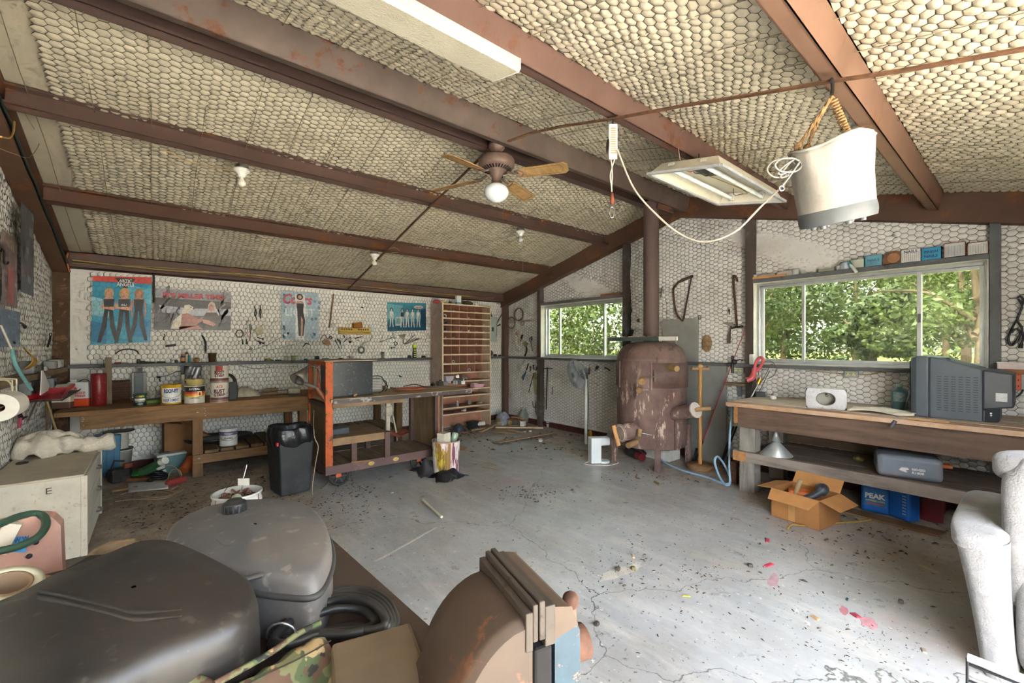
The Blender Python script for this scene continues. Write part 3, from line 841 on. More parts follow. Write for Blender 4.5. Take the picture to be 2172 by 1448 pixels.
class Poster:
 def __init__(s,label,plane,tl,tr,bl,paper,off=0.0,name='poster',cat='poster'):
  p=[wp(plane,*q,off)for q in(tl,tr,bl)]
  s.o,s.u,s.v=p[0],p[1]-p[0],p[2]-p[0];s.n=WN[plane]
  s.root=thing(name,label,cat,s.o+s.v+s.u*.5);s.k=0
  mb=MB();q=[s.o,s.o+s.u,s.o+s.u+s.v,s.o+s.v];q2=[t+s.n*.0012 for t in q]
  mb.add(q+q2,[(3,2,1,0),(4,5,6,7),(0,1,5,4),(1,2,6,5),(2,3,7,6),(3,0,4,7)])
  mb.bw('sheet',mat(paper,.32,0,.16,5,bmp=.5,bscale=14),s.root);s.layer={}
 def pt(s,a,b,k):return s.o+s.u*a+s.v*b+s.n*(.0014+.00025*k)
 def poly(s,c,pts,k=0):s.layer.setdefault((c,k),MB()).face([s.pt(a,b,k)for a,b in pts]);return s
 def ell(s,c,x,y,rx,ry,k=0,n=14):return s.poly(c,[(x+rx*math.cos(6.2832*i/n),y+ry*math.sin(6.2832*i/n))for i in range(n)],k)
 def txt(s,c,t,x,y,w,h,k=5,bold=.02,shear=0):
  mb=s.layer.setdefault((c,k),MB());text_mb(mb,t,s.pt(x,y,k),s.u,-s.v,h*s.v.length,w*s.u.length,'CENTER',bold,shear);return s
 def figure(s,x,top,h,w,hair,skin,cloth,legs,k=2,arm='crossed',lean=0):
  """a standing person in simple print shapes: hair, face, top, arms, legs"""
  u=h
  s.ell(hair,x,top+.075*u,.30*w,.105*u,k);s.ell(skin,x,top+.08*u,.15*w,.062*u,k+1)
  s.poly(skin,[(x-.06*w,top+.12*u),(x+.06*w,top+.12*u),(x+.40*w,top+.20*u),(x-.40*w,top+.20*u)],k+1)
  s.poly(cloth,[(x-.34*w,top+.185*u),(x+.34*w,top+.185*u),(x+.25*w,top+.42*u),(x-.25*w,top+.42*u)],k+2)
  if arm=='crossed':s.poly(skin,[(x-.40*w,top+.20*u),(x-.48*w,top+.36*u),(x+.3*w,top+.40*u),(x+.48*w,top+.36*u),(x+.40*w,top+.20*u),(x+.34*w,top+.33*u),(x-.32*w,top+.33*u)],k+3)
  elif arm=='down':
   for q in(-1,1):s.poly(skin,[(x+q*.40*w,top+.20*u),(x+q*.52*w,top+.36*u),(x+q*.46*w,top+.55*u),(x+q*.38*w,top+.54*u),(x+q*.40*w,top+.36*u),(x+q*.31*w,top+.21*u)],k+3)
  for q in(-1,1):
   s.poly(legs,[(x+q*.03*w,top+.41*u),(x+q*.27*w,top+.41*u),(x+q*(.30+.1*lean)*w,top+.70*u),(x+q*(.34+.30*lean)*w,top+1.0*u),(x+q*(.14+.30*lean)*w,top+1.0*u),(x+q*.10*w,top+.70*u)],k+2)
  return s
 def done(s,m_rough=.32):
  al=MB();ms=[]
  for(c,k),mb in sorted(s.layer.items(),key=lambda t:t[0][1]):
   m_=mat(c,m_rough,0,.14,30,bmp=.35,bscale=16)
   if m_ not in ms:ms.append(m_)
   al.mi=ms.index(m_);al.add(mb.v,mb.f)
  tag(al.bw('print',ms,s.root),kind='stuff')
  return s.root
# --- beer poster with three people in black
p=Poster('blue beer poster of three people in black clothes with red top band','A',(197,585),(322,588),(193,731),'2f9dc0')
for x0,x1,y0,y1,c in((0,.28,.3,.62,'8fc9d6'),(.55,1,.12,.42,'57b9d2'),(.7,1,.6,.95,'1f86b3'),(.0,.25,.65,1,'1d7fae'),(.35,.62,.66,.95,'3fb0cc')):
 p.poly(c,[(x0,y0),(x1,y0+.06),(x1,y1),(x0,y1-.05)],0)
p.poly('d8473f',[(0,0),(1,0),(1,.105),(0,.075)],1);p.poly('15292a',[(.36,.02),(.72,.03),(.54,.2)],2)
p.txt('f2f0ea','ARTIC',.54,.085,.22,.045);p.txt('f2f0ea','ANGELS',.54,.145,.30,.06)
p.figure(.27,.19,.78,.27,'c9a26a','d9a083','191b1f','15171a',3,'crossed',1.0);p.figure(.78,.20,.77,.27,'b07a4e','cf9478','191b1f','15171a',3,'down',1.0)
p.figure(.53,.19,.80,.30,'d3a35f','dda487','191b1f','15171a',7,'crossed',.55);p.txt('e8e8e4','RU',.53,.44,.09,.03,14)
p.done()
# --- wide poster with a dog and a seated person in reeds
p=Poster('wide grey poster of a pale dog beside a seated person among reeds','A',(328,611),(490,620),(327,699),'55504f')
p.poly('9a999c',[(0,0),(1,0),(1,.26),(0,.22)],0);p.poly('c7c9cf',[(.05,.40),(.45,.46),(1,.44),(1,.62),(.5,.64),(.1,.58)],1);p.poly('3c3a39',[(0,.80),(.3,.86),(1,.80),(1,1),(0,1)],1)
g2=random.Random(3)
for i in range(60):
 x=g2.uniform(0,.30)if i<40 else g2.uniform(.80,.86);y=g2.uniform(.25,.95);a=g2.uniform(-.05,.12)
 p.poly(('2c2a29','736c66','8f8a86')[i%3],[(x,y),(x+.004,y),(x+a+.004,y-g2.uniform(.1,.4)),(x+a,y-.2)],1)
p.poly('e3d9c4',[(.20,.97),(.23,.78),(.34,.58),(.36,.46),(.37,.38),(.43,.36),(.50,.44),(.47,.50),(.42,.52),(.44,.75),(.40,.97)],3);p.ell('2a2624',.455,.43,.008,.016,5);p.ell('332c2a',.49,.455,.012,.02,5)
p.poly('b97f70',[(.34,.60),(.42,.58),(.56,.72),(.62,.66),(.60,.78),(.50,.90),(.30,1),(.33,.85)],4);p.poly('c68d83',[(.30,.92),(.56,.88),(.62,.98),(.30,1)],4)
p.ell('d9c3b6',.735,.42,.055,.16,4);p.ell('cf9787',.725,.42,.032,.09,5);p.poly('5d5550',[(.66,.55),(.80,.54),(.86,.72),(.82,.92),(.62,.92),(.60,.72)],5);p.poly('cf9787',[(.60,.72),(.68,.74),(.80,.84),(.76,.90),(.62,.82)],6)
p.txt('c93a4a',"IT'S MILLER TIME!",.50,.20,.80,.105,8,.05);p.done()
# --- tall silver poster of one person in a long black dress
p=Poster('narrow silver blue beer poster of one person in a long black dress','A',(596,617),(675,622),(597,720),'a7bcc8')
g2=random.Random(9)
for i in range(26):
 x=g2.choice((g2.uniform(0,.16),g2.uniform(.78,1)));y=g2.uniform(.02,.95);p.poly(('7795ab','5c7f9b','c4d2d8')[i%3],[(x,y),(x+.07,y+.01),(x+.06,y+.07),(x+.01,y+.06)],0)
p.txt('cf5960','Coors',.44,.25,.78,.20,2,.03,.25);p.txt('dfe6e9','LIGHT',.50,.50,.80,.15,2,.02)
p.poly('e8ecec',[(.36,.05),(.62,.05),(.66,.3),(.60,1),(.36,1),(.38,.3)],3)
p.ell('2b2623',.49,.10,.09,.065,4);p.ell('cfa08c',.49,.105,.05,.042,5);p.poly('cfa08c',[(.40,.19),(.58,.19),(.62,.32),(.56,.30),(.42,.30),(.38,.36)],5)
p.poly('1b1b1e',[(.40,.24),(.59,.24),(.58,.42),(.63,.60),(.58,.92),(.45,.92),(.43,.6),(.42,.42)],6);p.poly('cfa08c',[(.52,.50),(.57,.58),(.56,.80),(.54,.96),(.50,.96),(.51,.75)],7);p.done()
# --- teal poster of a group
p=Poster('teal poster of several people standing round a grille','A',(821,641),(903,643),(822,702),'3f8ba0')
p.poly('1f5a74',[(0,.70),(1,.68),(1,1),(0,1)],0);p.poly('16475f',[(.86,.25),(1,.2),(1,.9),(.86,.85)],0);p.poly('6fb0bd',[(0,.05),(.4,.1),(.3,.6),(0,.6)],0)
p.poly('b9c9c6',[(.20,.50),(.34,.50),(.35,.82),(.19,.82)],3);p.poly('7ea6ad',[(.22,.56),(.32,.56),(.32,.76),(.22,.76)],4)
for x,h in((.10,.20),(.37,.22),(.50,.22),(.64,.22),(.79,.22)):p.figure(x,h,.66,.12,'3a3436','d8d3cb','dfe2de' if x!=.37 else '2c4a55','d5d6d2',4,'down',.3)
p.ell('d9c8c2',.80,.15,.13,.06,4);p.txt('a8686a','Aprils',.80,.18,.18,.05,6);p.done()
# netting wire lies over the posters
def netpatch(rects,y):
 mb=MB();a,b=.050,.054
 for(x0,x1,z0,z1)in rects:
  for i in range(int(z0/b)-1,int(z1/b)+2):
   for j in range(int(-x1/a)-2,int(-x0/a)+2):
    cz,cx=i*b,-(j*a+(i%2)*a/2)
    if not(x0<cx<x1 and z0<cz<z1):continue
    h=[(2*b/3,0),(b/3,a/2),(-b/3,a/2),(-2*b/3,0)]
    q=[Vector((cx-t[1],y,cz+t[0]))for t in h]
    for k in range(3):mb.tube([q[k],q[k+1]],.0009,3,caps=False,smooth=False)
 return tag(mb.build('wire_netting',WIRE,WALL_A),kind='stuff')
def prect(tl,br):a,b=wp('A',*tl),wp('A',*br);return(a.x,b.x,b.z,a.z)
netpatch([prect((197,587),(322,731)),prect((328,613),(489,700)),prect((597,619),(675,720)),prect((822,643),(903,702))],PA-.0075)
# --- tools and odds and ends hanging on the poster wall
S=lambda x,y:(300+x*.16575,580+y*.16575)
T=lambda x,y:(640+x*.16575,580+y*.16575)
hung('tee_handle_tool','long black steel tee handle hanging beside the blue poster','tool','A',[('shaft',TOOL,[('t',[(325.5,573),(327,642)],.011)]),('crossbar',TOOL,[('t',[(300,571),(351,575)],.013)])],off=.03)
hung('wall_hook','small rusty hook under the wide grey poster','hook','A',[('hook',RUST,[('t',[S(290,770),S(300,800),S(280,830),S(295,850)],.005)])])
hung('pipe_nipple','short black pipe pinned under the wide grey poster','pipe','A',[('pipe',BLACK,[('t',[S(305,930),S(440,912)],.012)])])
hung('rubber_hose_piece','short black hose with brass end hanging on the poster wall','hose','A',[('hose',RUBBER,[('t',[S(775,790),S(812,860),S(822,940),S(820,1000)],.010)]),('fitting',mat('b08a3c',.4,.7),[('t',[S(820,1000),S(820,1022)],.009)])])
for a,b,lb in((S(1445,420),S(1475,590),'left one of two black turnbuckles on the poster wall'),(S(1520,405),S(1522,575),'right one of two black turnbuckles on the poster wall')):
 c=((a[0]+b[0])/2,(a[1]+b[1])/2)
 hung('turnbuckle',lb,'turnbuckle','A',[('body',TOOL,[('l',[(c[0]-1.8,c[1]),(c[0],c[1]-7),(c[0]+1.8,c[1]),(c[0],c[1]+7)],.006)]),('eye_bolt',TOOL,[('t',[a,(c[0],c[1]-6)],.006)]),('eye_bolt',TOOL,[('t',[(c[0],c[1]+6),b],.006)])],group='pair of turnbuckles')
c=S(1255,768)
hung('wire_coil','round coil of thin dark wire beside the narrow silver poster','wire','A',[('loops',RUST,[('l',[(c[0]+r_*math.cos(t),c[1]+r_*math.sin(t))for t in(0,1.05,2.1,3.15,4.2,5.25)],.003)for r_ in(7.4,8.4)]),('tail',RUST,[('t',[S(1330,700),S(1360,730),S(1320,790),S(1300,800)],.0025)])])
hung('screwdriver','long screwdriver with grey handle and red shaft on the poster wall','screwdriver','A',[('handle',mat('6f6a66',.5),[('t',[S(1390,650),S(1398,720)],.013)]),('shaft',mat('8e3f36',.5),[('t',[S(1398,720),S(1386,862)],.005)])])
hung('cloth_scrap','pale crumpled scrap of cloth pinned on the poster wall','rag','A',[('cloth',mat('c5bda0',.9,0,.2,20,bmp=.4),[('p',[S(1450,720),S(1510,670),S(1560,700),S(1550,770),S(1490,795)],.02)])])
for a,b,n,lb in((S(1295,840),S(1297,905),'bolt','thin bolt hanging under the wire coil'),(S(1343,835),S(1347,905),'padlock','small dark padlock hanging under the wire coil')):
 hung(n,lb,n,'A',[('shank',TOOL,[('t',[a,((a[0]+b[0])/2,(a[1]+b[1])/2)],.005)]),('body',TOOL,[('t',[((a[0]+b[0])/2,(a[1]+b[1])/2),b],.012 if n=='padlock' else.008)])])
for i,(a,b)in enumerate(((S(1430,820),S(1520,890)),(S(1480,815),S(1552,838)),(S(1485,860),S(1558,890)))):
 hung('spring_clip',('pale spring clip crossing two dark ones on the poster wall','upper dark spring clip beside the narrow silver poster','lower dark spring clip beside the narrow silver poster')[i],'clip','A',[('jaw',(mat('9d9686',.6),TOOL,TOOL)[i],[('t',[a,b],.006)]),('grip',TOOL,[('s',b,.013)])],off=.004+.008*i)
hung('wire_clip','dark wire clip pinned below the wire coil','clip','A',[('clip',TOOL,[('t',[S(1370,972),S(1400,950),S(1418,955),S(1405,975),S(1380,968)],.004)])])
hung('wall_hook','black hook with knob below the narrow silver poster','hook','A',[('hook',TOOL,[('t',[S(2070,932),S(2095,903),S(2110,890),S(2150,910)],.007)])])
hung('wooden_stick','thin brown wooden stick leaning on the netting beside the narrow poster','stick','A',[('stick',wood('8a6b4c','6a4f37','Z'),[('p',[T(397,265),T(413,265),T(358,695),T(343,695)],.02)])])
# slotted yellow rack with a small box on it
r=thing('tool_rack','yellow painted wooden rack with rows of holes on the poster wall','rack',wp('A',*T(660,770)))
YEL=mat('c9a850',.6,0,.12,10,dirt=.2)
a,b=wp('A',*T(465,772)),wp('A',*T(860,702))
mb=MB();mb.bx((a.x,PA-.075,a.z+.035),(b.x,PA-.0,b.z));mb.bx((a.x,PA-.085,a.z),(b.x,PA-.0,a.z+.016));mb.bx((a.x,PA-.02,a.z),(b.x,PA,b.z));mb.bw('rack_body',YEL,r,bevel=.002)
for i in range(10):
 x=a.x+(b.x-a.x)*(.07+.075*i+(.16 if i>4 else 0));MB().bx((x-.011,PA-.077,b.z-.035),(x+.011,PA-.073,b.z-.012)).bw('rack_hole',mat('5d4620',.8),r)
q=wp('A',*T(700,700))
tag(MB().box((q.x,PA-.045,q.z+.043),(.135,.06,.086),Matrix.Rotation(R(-8),3,'Y')).bw('small_box',wood('a8702f','7f4f20','X',9),bevel=.003),'small orange brown box resting on the yellow rack','box')
hung('paper_tag','pale blue card tag hanging at the end of the yellow rack','tag','A',[('card',mat('aebcc0',.6),[('p',[T(880,682),T(925,670),T(925,730),T(900,737)],.003)])])
c=T(762,978)
hung('cord_coil','small coil of grey cord hanging under the yellow rack','cord','A',[('coil',mat('57534f',.6),[('l',[(c[0]+r_*math.cos(t),c[1]+r_*1.05*math.sin(t))for t in(0,1.05,2.1,3.15,4.2,5.25)],.0035)for r_ in(4.5,6,7.3)]),('lead',mat('57534f',.6),[('t',[T(755,935),T(762,905),T(850,870),T(885,835),T(888,790),T(868,720)],.0028)])])
hung('leather_pouch','crumpled brown leather pouch with wire and black clip on the poster wall','pouch','A',[('pouch',mat('a07e66',.85,0,.25,20,bmp=.5),[('p',[T(255,870),T(290,840),T(335,845),T(372,905),T(335,925),T(285,905)],.03)]),('wire',RUST,[('t',[T(240,850),T(260,805),T(300,790),T(330,840)],.004)]),('clip',TOOL,[('t',[T(345,830),T(370,800),T(390,825),T(360,840)],.006)])])
for i,(a,b)in enumerate(((T(425,850),T(487,960)),(T(455,835),T(495,905)),(T(485,845),T(515,962)))):
 hung('needle_file',('leftmost of three thin dark files under the yellow rack','middle and shortest of three thin dark files','rightmost of three thin dark files under the yellow rack')[i],'file','A',[('handle',TOOL,[('t',[a,((a[0]*.6+b[0]*.4),(a[1]*.6+b[1]*.4))],.0075)]),('blade',mat('6c6862',.5,.4),[('t',[((a[0]*.6+b[0]*.4),(a[1]*.6+b[1]*.4)),b],.004)])],group='three needle files')
hung('wall_hook','small black hook at the left under the yellow rack','hook','A',[('hook',TOOL,[('t',[T(525,800),T(545,797),T(547,820)],.006)])])
hung('drill_bit','short dark drill bit under the yellow rack','drill bit','A',[('bit',TOOL,[('t',[T(543,875),T(578,835)],.0045)])])
hung('pulley_hook','small black pulley hook under the middle of the yellow rack','pulley','A',[('hook',TOOL,[('t',[T(612,830),T(622,812),T(632,828),T(618,850)],.004)]),('wheel',TOOL,[('s',T(618,875),.019)])])
hung('red_pencil','dark red pencil shaped tool under the yellow rack','pencil','A',[('shaft',mat('74333a',.5),[('t',[T(680,830),T(775,805)],.007)])])
hung('steel_pin','tiny grey steel pin under the dark red pencil tool','pin','A',[('pin',TOOL,[('t',[T(698,850),T(738,856)],.005)])])
hung('wire_fork','long two pronged wire fork under the teal poster','fork','A',[('prong',CHROME,[('t',[T(995,872),T(1165,820)],.003)]),('prong',CHROME,[('t',[T(1000,880),T(1165,812)],.003)]),('grip',mat('b5b9b4',.5),[('t',[T(1165,760),T(1198,835)],.013)])])
hung('caulking_trowel','paint spattered trowel with thin neck under the teal poster','trowel','A',[('blade',mat('9a9079',.6,.2,.2,30,dirt=.5),[('p',[T(1228,785),T(1330,772),T(1318,800),T(1300,850),T(1282,830)],.01)]),('neck',TOOL,[('t',[T(1295,845),T(1298,880),T(1312,905)],.006)])])
for i,(a,b,r_,m_)in enumerate(((T(1312,902),T(1452,780),.005,TOOL),(T(1335,893),T(1460,822),.005,mat('8d8577',.6)),(T(1320,902),T(1505,832),.011,wood('9a8a74','6f6352','X')))):
 hung('paint_stirrer',('thin dark rod fanned above two others under the teal poster','thin pale rod between two others under the teal poster','thick grey wooden stirrer under the teal poster')[i],'stick','A',[('rod',m_,[('t',[a,b],r_)])],off=.004+.012*i)
hung('pipe_clamp','small dark pipe clamp below the wire fork','clamp','A',[('clamp',TOOL,[('l',[T(1180,880),T(1210,875),T(1222,905),T(1195,915)],.006)])])
hung('pipe_clamp','pair of little grey clamps above the rail under the teal poster','clamp','A',[('clamp',TOOL,[('s',T(1150,950),.012),('s',T(1182,945),.012)])])
hung('small_bracket','small dark bracket above the monitor on the netting','bracket','A',[('bracket',TOOL,[('p',[T(1240,1298),T(1278,1312),T(1270,1328),T(1245,1318)],.012)])])
hung('wire_strap','thin wire strap with dark buckle high on the poster wall','wire','A',[('wire',mat('8a8680',.5),[('t',[T(670,335),T(690,300),T(760,310),T(830,295),T(878,320)],.002),('t',[T(680,345),T(715,390),T(770,430)],.002)]),('buckle',TOOL,[('t',[T(760,430),T(785,440)],.008)])])
hung('tie_wire','long slack wire looping under the grey rail','wire','A',[('wire',mat('6b675f',.6),[('t',[(508,775),(540,781),(590,778),(634,776)],.0025)])])
hung('copper_line','thin grey line slanting across the netting below the narrow poster','wire','A',[('wire',mat('8d8a84',.5),[('t',[S(1230,1060),S(1420,980),S(1620,910),S(1790,810)],.0025),('t',[S(1620,985),S(1900,920),S(2080,880)],.0025)])])
hung('cable_piece','short black cable bent over the netting at the left','cable','A',[('cable',BLACK,[('t',[(244.5,751),(255,743),(272,740),(288,743),(294,750)],.006)])])
hung('black_lead','thin black lead with plug below the grey rail','cable','A',[('lead',BLACK,[('t',[(334,803),(337,798),(352,797),(372,789),(386,786)],.003)]),('plug',BLACK,[('t',[(332,798),(340,801)],.010),('t',[(338,803),(340,809)],.006)])])
# --- outlet box, under-rail stick, bag
def outlet(plane,tl,br,label,n=2,c='d9d6cc',sock='d8cf93'):
 a,b=wp(plane,*tl),wp(plane,*br);mid=(a+b)/2
 r=thing('outlet_box',label,'outlet',(mid.x,mid.y,min(a.z,b.z)))
 u=(b-a);u.z=0;w=u.length;u.normalize();h=abs(a.z-b.z);nn=WN[plane]
 m3=Matrix((u,nn,V(0,0,1))).transposed()
 MB().box(mid,(w,.05,h),m3).bw('box',mat(c,.5,0,.08,20,dirt=.2),r,bevel=.004)
 for i in range(n):
  q=mid+u*w*((i+.5)/n-.5)*.8+nn*.026
  mb=MB();mb.box(q,(w*.30,.004,h*.5),m3);sk=mb.bw('socket',mat(sock,.5),r,bevel=.002)
  mb=MB()
  for dx in(-.012,.012):mb.box(q+u*dx+nn*.0025+V(0,0,.005),(.005,.003,h*.14),m3)
  mb.bw('slots',BLACK,sk)
 return r
outlet('A',(352,775.5),(375.5,785.5),'white double outlet box under the grey rail by the posters')
t=wp('A',229,790)
tag(MB().beam(onY(230,758,6.36),onY(231,857,6.28),.05,.03,(0,1,0)).bw('upright_stick',wood('7d705c','5c5040','Z')),'grey wooden upright stick standing behind the red cylinder','stick')
# things standing on the rail along the poster wall
RZ,RY=1.216,YA-.065
def on_rail(px,py=None):return onY(px,770,RY).x
def jar(name,label,x,y,z,r,h,body,lidc,lab=None,cat='jar',group=None):
 t=thing(name,label,cat,(x,y,z),group=group)
 MB().lathe([(0,0),(r,0),(r,h*.72),(r*.85,h*.8),(r*.85,h*.82)],n=14).build('body',mat(body,.25),t)
 MB().cyl((0,0,h*.80),(0,0,h),r*.88,n=14).build('lid',mat(lidc,.5),t)
 if lab:MB().lathe([(r+.0008,h*.15),(r+.0008,h*.6)],n=14).build('paper_label',mat(lab,.6),t)
 return t
jar('small_jar','dark little jar on the rail under the blue poster',on_rail(294),RY,RZ,.018,.05,'3f4338','2b2b28')
for px,h,c,l,lb in((569,.03,'8b8a3c','55552a','flat olive tin on the rail left of the orange cart'),(607,.06,'b9b6a4','8f9a48','pale jar with green lid at the left of a row on the rail'),(614,.055,'c9c7bb','a5a19a','white jar second in the row on the rail'),(621,.065,'9aa06a','6f7a3a','greenish jar third in the row on the rail'),(629,.065,'d0cdbf','93a04a','pale jar with green lid at the right of the row on the rail')):
 jar('small_jar',lb,on_rail(px),RY,RZ,.024 if h>.04 else.04,h,c,l,group='jars on the rail')
jar('spray_bottle','small orange and blue bottle box standing on the rail',on_rail(388),RY+.01,RZ,.022,.10,'3d4f78','c98a4a','c98a4a','bottle')
jar('spray_bottle','slim cream bottle with dark cap on the rail',on_rail(396.5),RY,RZ,.015,.125,'d8cbb0','3b3630',None,'bottle')
jar('spray_bottle','slim teal bottle with white cap on the rail',on_rail(401),RY-.02,RZ,.014,.11,'3f93a0','d5d5cf',None,'bottle')
x=on_rail(417);tag(MB().sphere((x,RY,RZ+.03),.032,12,8,(1.1,.7,.9)).bw('rag_ball',mat('b58a5a',.9,0,.4,30,bmp=.4)),'small orange and white wad of rag on the rail','rag')
x=on_rail(450.5);tag(MB().lathe([(0,.001),(.036,0),(.043,.10),(.047,.10),(.047,.112),(.04,.112),(.036,.02),(0,.02)],(x,RY,RZ),20).bw('rusty_can',wood('6b5138','4b3726','Z',20)),'rusty brown tin can standing on the rail','can')
x=on_rail(508);tag(MB().torus((x,RY,RZ+.012),.022,.009).bw('tape_ring',mat('c7b2b8',.5)),'small pale pink ring lying on the rail','ring')
sp=thing('spray_can','black spray can with bright yellow green cap on the rail','spray can',(on_rail(879.5),RY,RZ))
MB().lathe([(0,0),(.030,0),(.031,.008),(.031,.155),(.026,.17),(0,.17)],n=18).build('body',mat('20221f',.35),sp)
mb=MB()
for i,(z,w)in enumerate(((.02,.04),(.05,.036),(.085,.04),(.115,.036),(.14,.03))):mb.lathe([(.0315,z),(.0315,z+.014)],n=8,a0=-2.6,a1=-1.2)
mb.build('label_print',mat('d5d36a',.4),sp)
MB().lathe([(.027,.168),(.033,.172),(.032,.215),(.026,.225),(0,.228)],n=18).build('cap',mat('c6e23a',.35),sp)
lt=thing('oil_lantern','small glass lantern with dark cap standing on the rail','lantern',(on_rail(812),RY,RZ))
MB().lathe([(0,0),(.03,0),(.03,.015),(.018,.02),(.024,.045),(.018,.085)],n=14).build('glass_body',mat('7c7a70',.25),lt)
MB().cyl((0,0,.085),(0,0,.105),.022,n=14).build('cap',TOOL,lt);MB().tube([(.02,0,.03),(.035,0,.06),(.02,0,.09)],.002,5).build('handle',TOOL,lt)
g2=random.Random(12)
k=0
LBL=['dull red metal part on the rail beside the wooden upright','flat tan plate on the rail under the blue poster','dark lump of metal right of the little dark jar','dark fitting on the rail at the corner of the blue poster','low dark fitting on the rail above the pale bag',
 'dark fitting on the rail just left of the outlet box','small black fitting on the rail above the outlet box','short pale plug on the rail right of the outlet box','grey plug on the rail left of the bottles','flat olive part on the rail below the narrow poster','flat dark olive part on the rail left of the jars',
 'dark part on the rail right of the jars','tall dark metal part on the rail above the orange cart','long flat dark part on the rail above the cart top','dark clamp part on the rail above the monitor','pale square part on the rail under the cord coil','squat dark part on the rail left of the spray can','grey part on the rail right of the spray can']
for px,w,h,c in((250,.06,.018,'8a3c34'),(262,.09,.014,'9a8f7c'),(302,.05,.03,'2e2f28'),(311,.04,.022,'35362f'),(322,.05,.016,'3b3a34'),(338,.05,.02,'44443e'),(347,.04,.018,'2f2f2c'),(366,.03,.045,'cfccc3'),(374,.03,.035,'57564f'),(575,.06,.016,'6a6a3e'),(590,.07,.014,'52523a'),(648,.05,.02,'403f3b'),(672,.06,.055,'3d3b38'),(690,.10,.02,'4a4743'),(722,.07,.022,'3b3936'),(745,.05,.05,'a5a39c'),(868,.05,.05,'3a3a3a'),(898,.06,.035,'55554f')):
 x=on_rail(px)
 mb=MB();mb.box((x,RY,RZ+h/2),(w,.05,h),rnd(-.3,.3),(.8,.8));mb.cyl((x-w*.3,RY-.02,RZ+h*.4),(x+w*.45,RY-.03,RZ+h*.5),min(.010,h*.35),n=8)
 o=tag(mb.bw('metal_part',mat(c,.6,.2,.25,40),bevel=.002),None,'part','loose metal parts on the poster wall rail')
 o['label']=LBL[k];k+=1
# ================================================================== under the roof
# ceiling fan
fan=thing('ceiling_fan','brown ceiling fan with wooden blades and white glass globe','ceiling fan',(2.25,2.95,2.645))
BR=mat('6f5a50',.5,.1,.15,14,dirt=.4,dirtc='8a7a6c')
MB().lathe([(0,.545),(.062,.545),(.064,.50),(.072,.495),(.072,.475),(.045,.445),(.02,.435),(0,.435)],n=24).build('canopy',BR,fan)
MB().cyl((0,0,.40),(0,0,.44),.018).build('downrod',BR,fan)
mo=MB().lathe([(0,.405),(.06,.403),(.14,.385),(.156,.365),(.156,.315),(.14,.295),(.06,.265),(.055,.235),(.04,.225),(.045,.165),(.06,.16),(.06,.15),(0,.15)],n=36).build('motor_housing',BR,fan)
for i in range(28):
 a=i*2*math.pi/28;d=V(math.cos(a),math.sin(a),0)
 MB().beam(d*.09+V(0,0,.2755),d*.128+V(0,0,.2895),.012,.004).build('vent_slot',BLACK,mo)
WDB=wood('b08d5e','8a6a40','X',8,.6,.3,'6b5638')
for k,(ang,ln)in enumerate(((-57,.62),(22,.66),(110,.70),(188,.56))):
 a=R(ang);d=V(math.cos(a),math.sin(a),0);s_=V(-math.sin(a),math.cos(a),-.24).normalized();n_=d.cross(s_)
 ar=MB();ar.tube([d*.10+V(0,0,.255),d*.15+V(0,0,.235),d*.20+V(0,0,.232)],.010,8)
 ar.tube(spline([d*.17+s_*.03+V(0,0,.23),d*.21+s_*.045+V(0,0,.232),d*.24+V(0,0,.23),d*.21-s_*.045+V(0,0,.23),d*.17-s_*.03+V(0,0,.23)],4),.007,6)
 ar.build('blade_arm',BR,fan)
 pl=[(.20,-.05),(.24,-.062),(ln-.03,-.070),(ln,-.04),(ln,.04),(ln-.03,.070),(.24,.062),(.20,.05)]
 bl=MB();bl.prism(pl,(0,0,.232),d,s_,-.003,.003);blo=bl.build('blade',WDB,fan)
 inset=[(.26,-.045),(ln-.06,-.05),(ln-.035,0),(ln-.06,.05),(.26,.045)]
 MB().tube([V(0,0,.232)+d*a_+s_*b_-n_*.0035 for a_,b_ in inset],.0018,4,True).build('inlay_line',mat('6f5331',.7),blo)
MB().lathe([(.055,.155),(.075,.15),(.100,.125),(.108,.095),(.102,.065),(.078,.035),(.03,.008),(0,.004)],n=32).build('globe',mat('dfe6ea',.12,0,.03,coat=.5),fan)
MB().tube([(.03,-.05,.15),(.032,-.055,.05),(.033,-.055,-.25)],.0012,4).build('pull_chain',CHROME,fan)
# covered fluorescent light
FX0,FX1=.05,1.42
fl=thing('covered_fluorescent_light','long covered fluorescent light with cream prismatic lens','ceiling light',(.76,1.79,2.83))
def slp(y,d):return zc(y)-d
y0,y1=1.668,1.915
b=MB();b.add([(x,y,slp(y,dd))for x in(FX0,FX1)for y,dd in((y0,.145),(y0,.195),(y0+.015,.21),(y1-.015,.21),(y1,.195),(y1,.145))],
   [(0,1,2,3,4,5),(11,10,9,8,7,6),(0,6,7,1),(1,7,8,2),(2,8,9,3),(3,9,10,4),(4,10,11,5),(5,11,6,0)])
def lensmat():
 m,nt,bs=newmat('prismatic_lens');v=coords(nt)
 w=N(nt,'ShaderNodeTexVoronoi');w.inputs['Scale'].default_value=110;nt.links.new(v,w.inputs['Vector'])
 c=mixc(nt,noise_fac(nt,v,2,5,.6,.3,.7),srgb('e2dcc6'),srgb('cfc7ae'));nt.links.new(c,bs.inputs['Base Color']);bs.inputs['Roughness'].default_value=.25
 bump(nt,bs,w.outputs['Distance'],.5,.004);return m
b.bw('lens',lensmat(),fl)
MB().bx((FX0+.01,y0+.05,slp(y0+.03,.15)),(FX1-.01,y1-.03,slp(y0,.09))).bw('pan',WHITEP,fl)
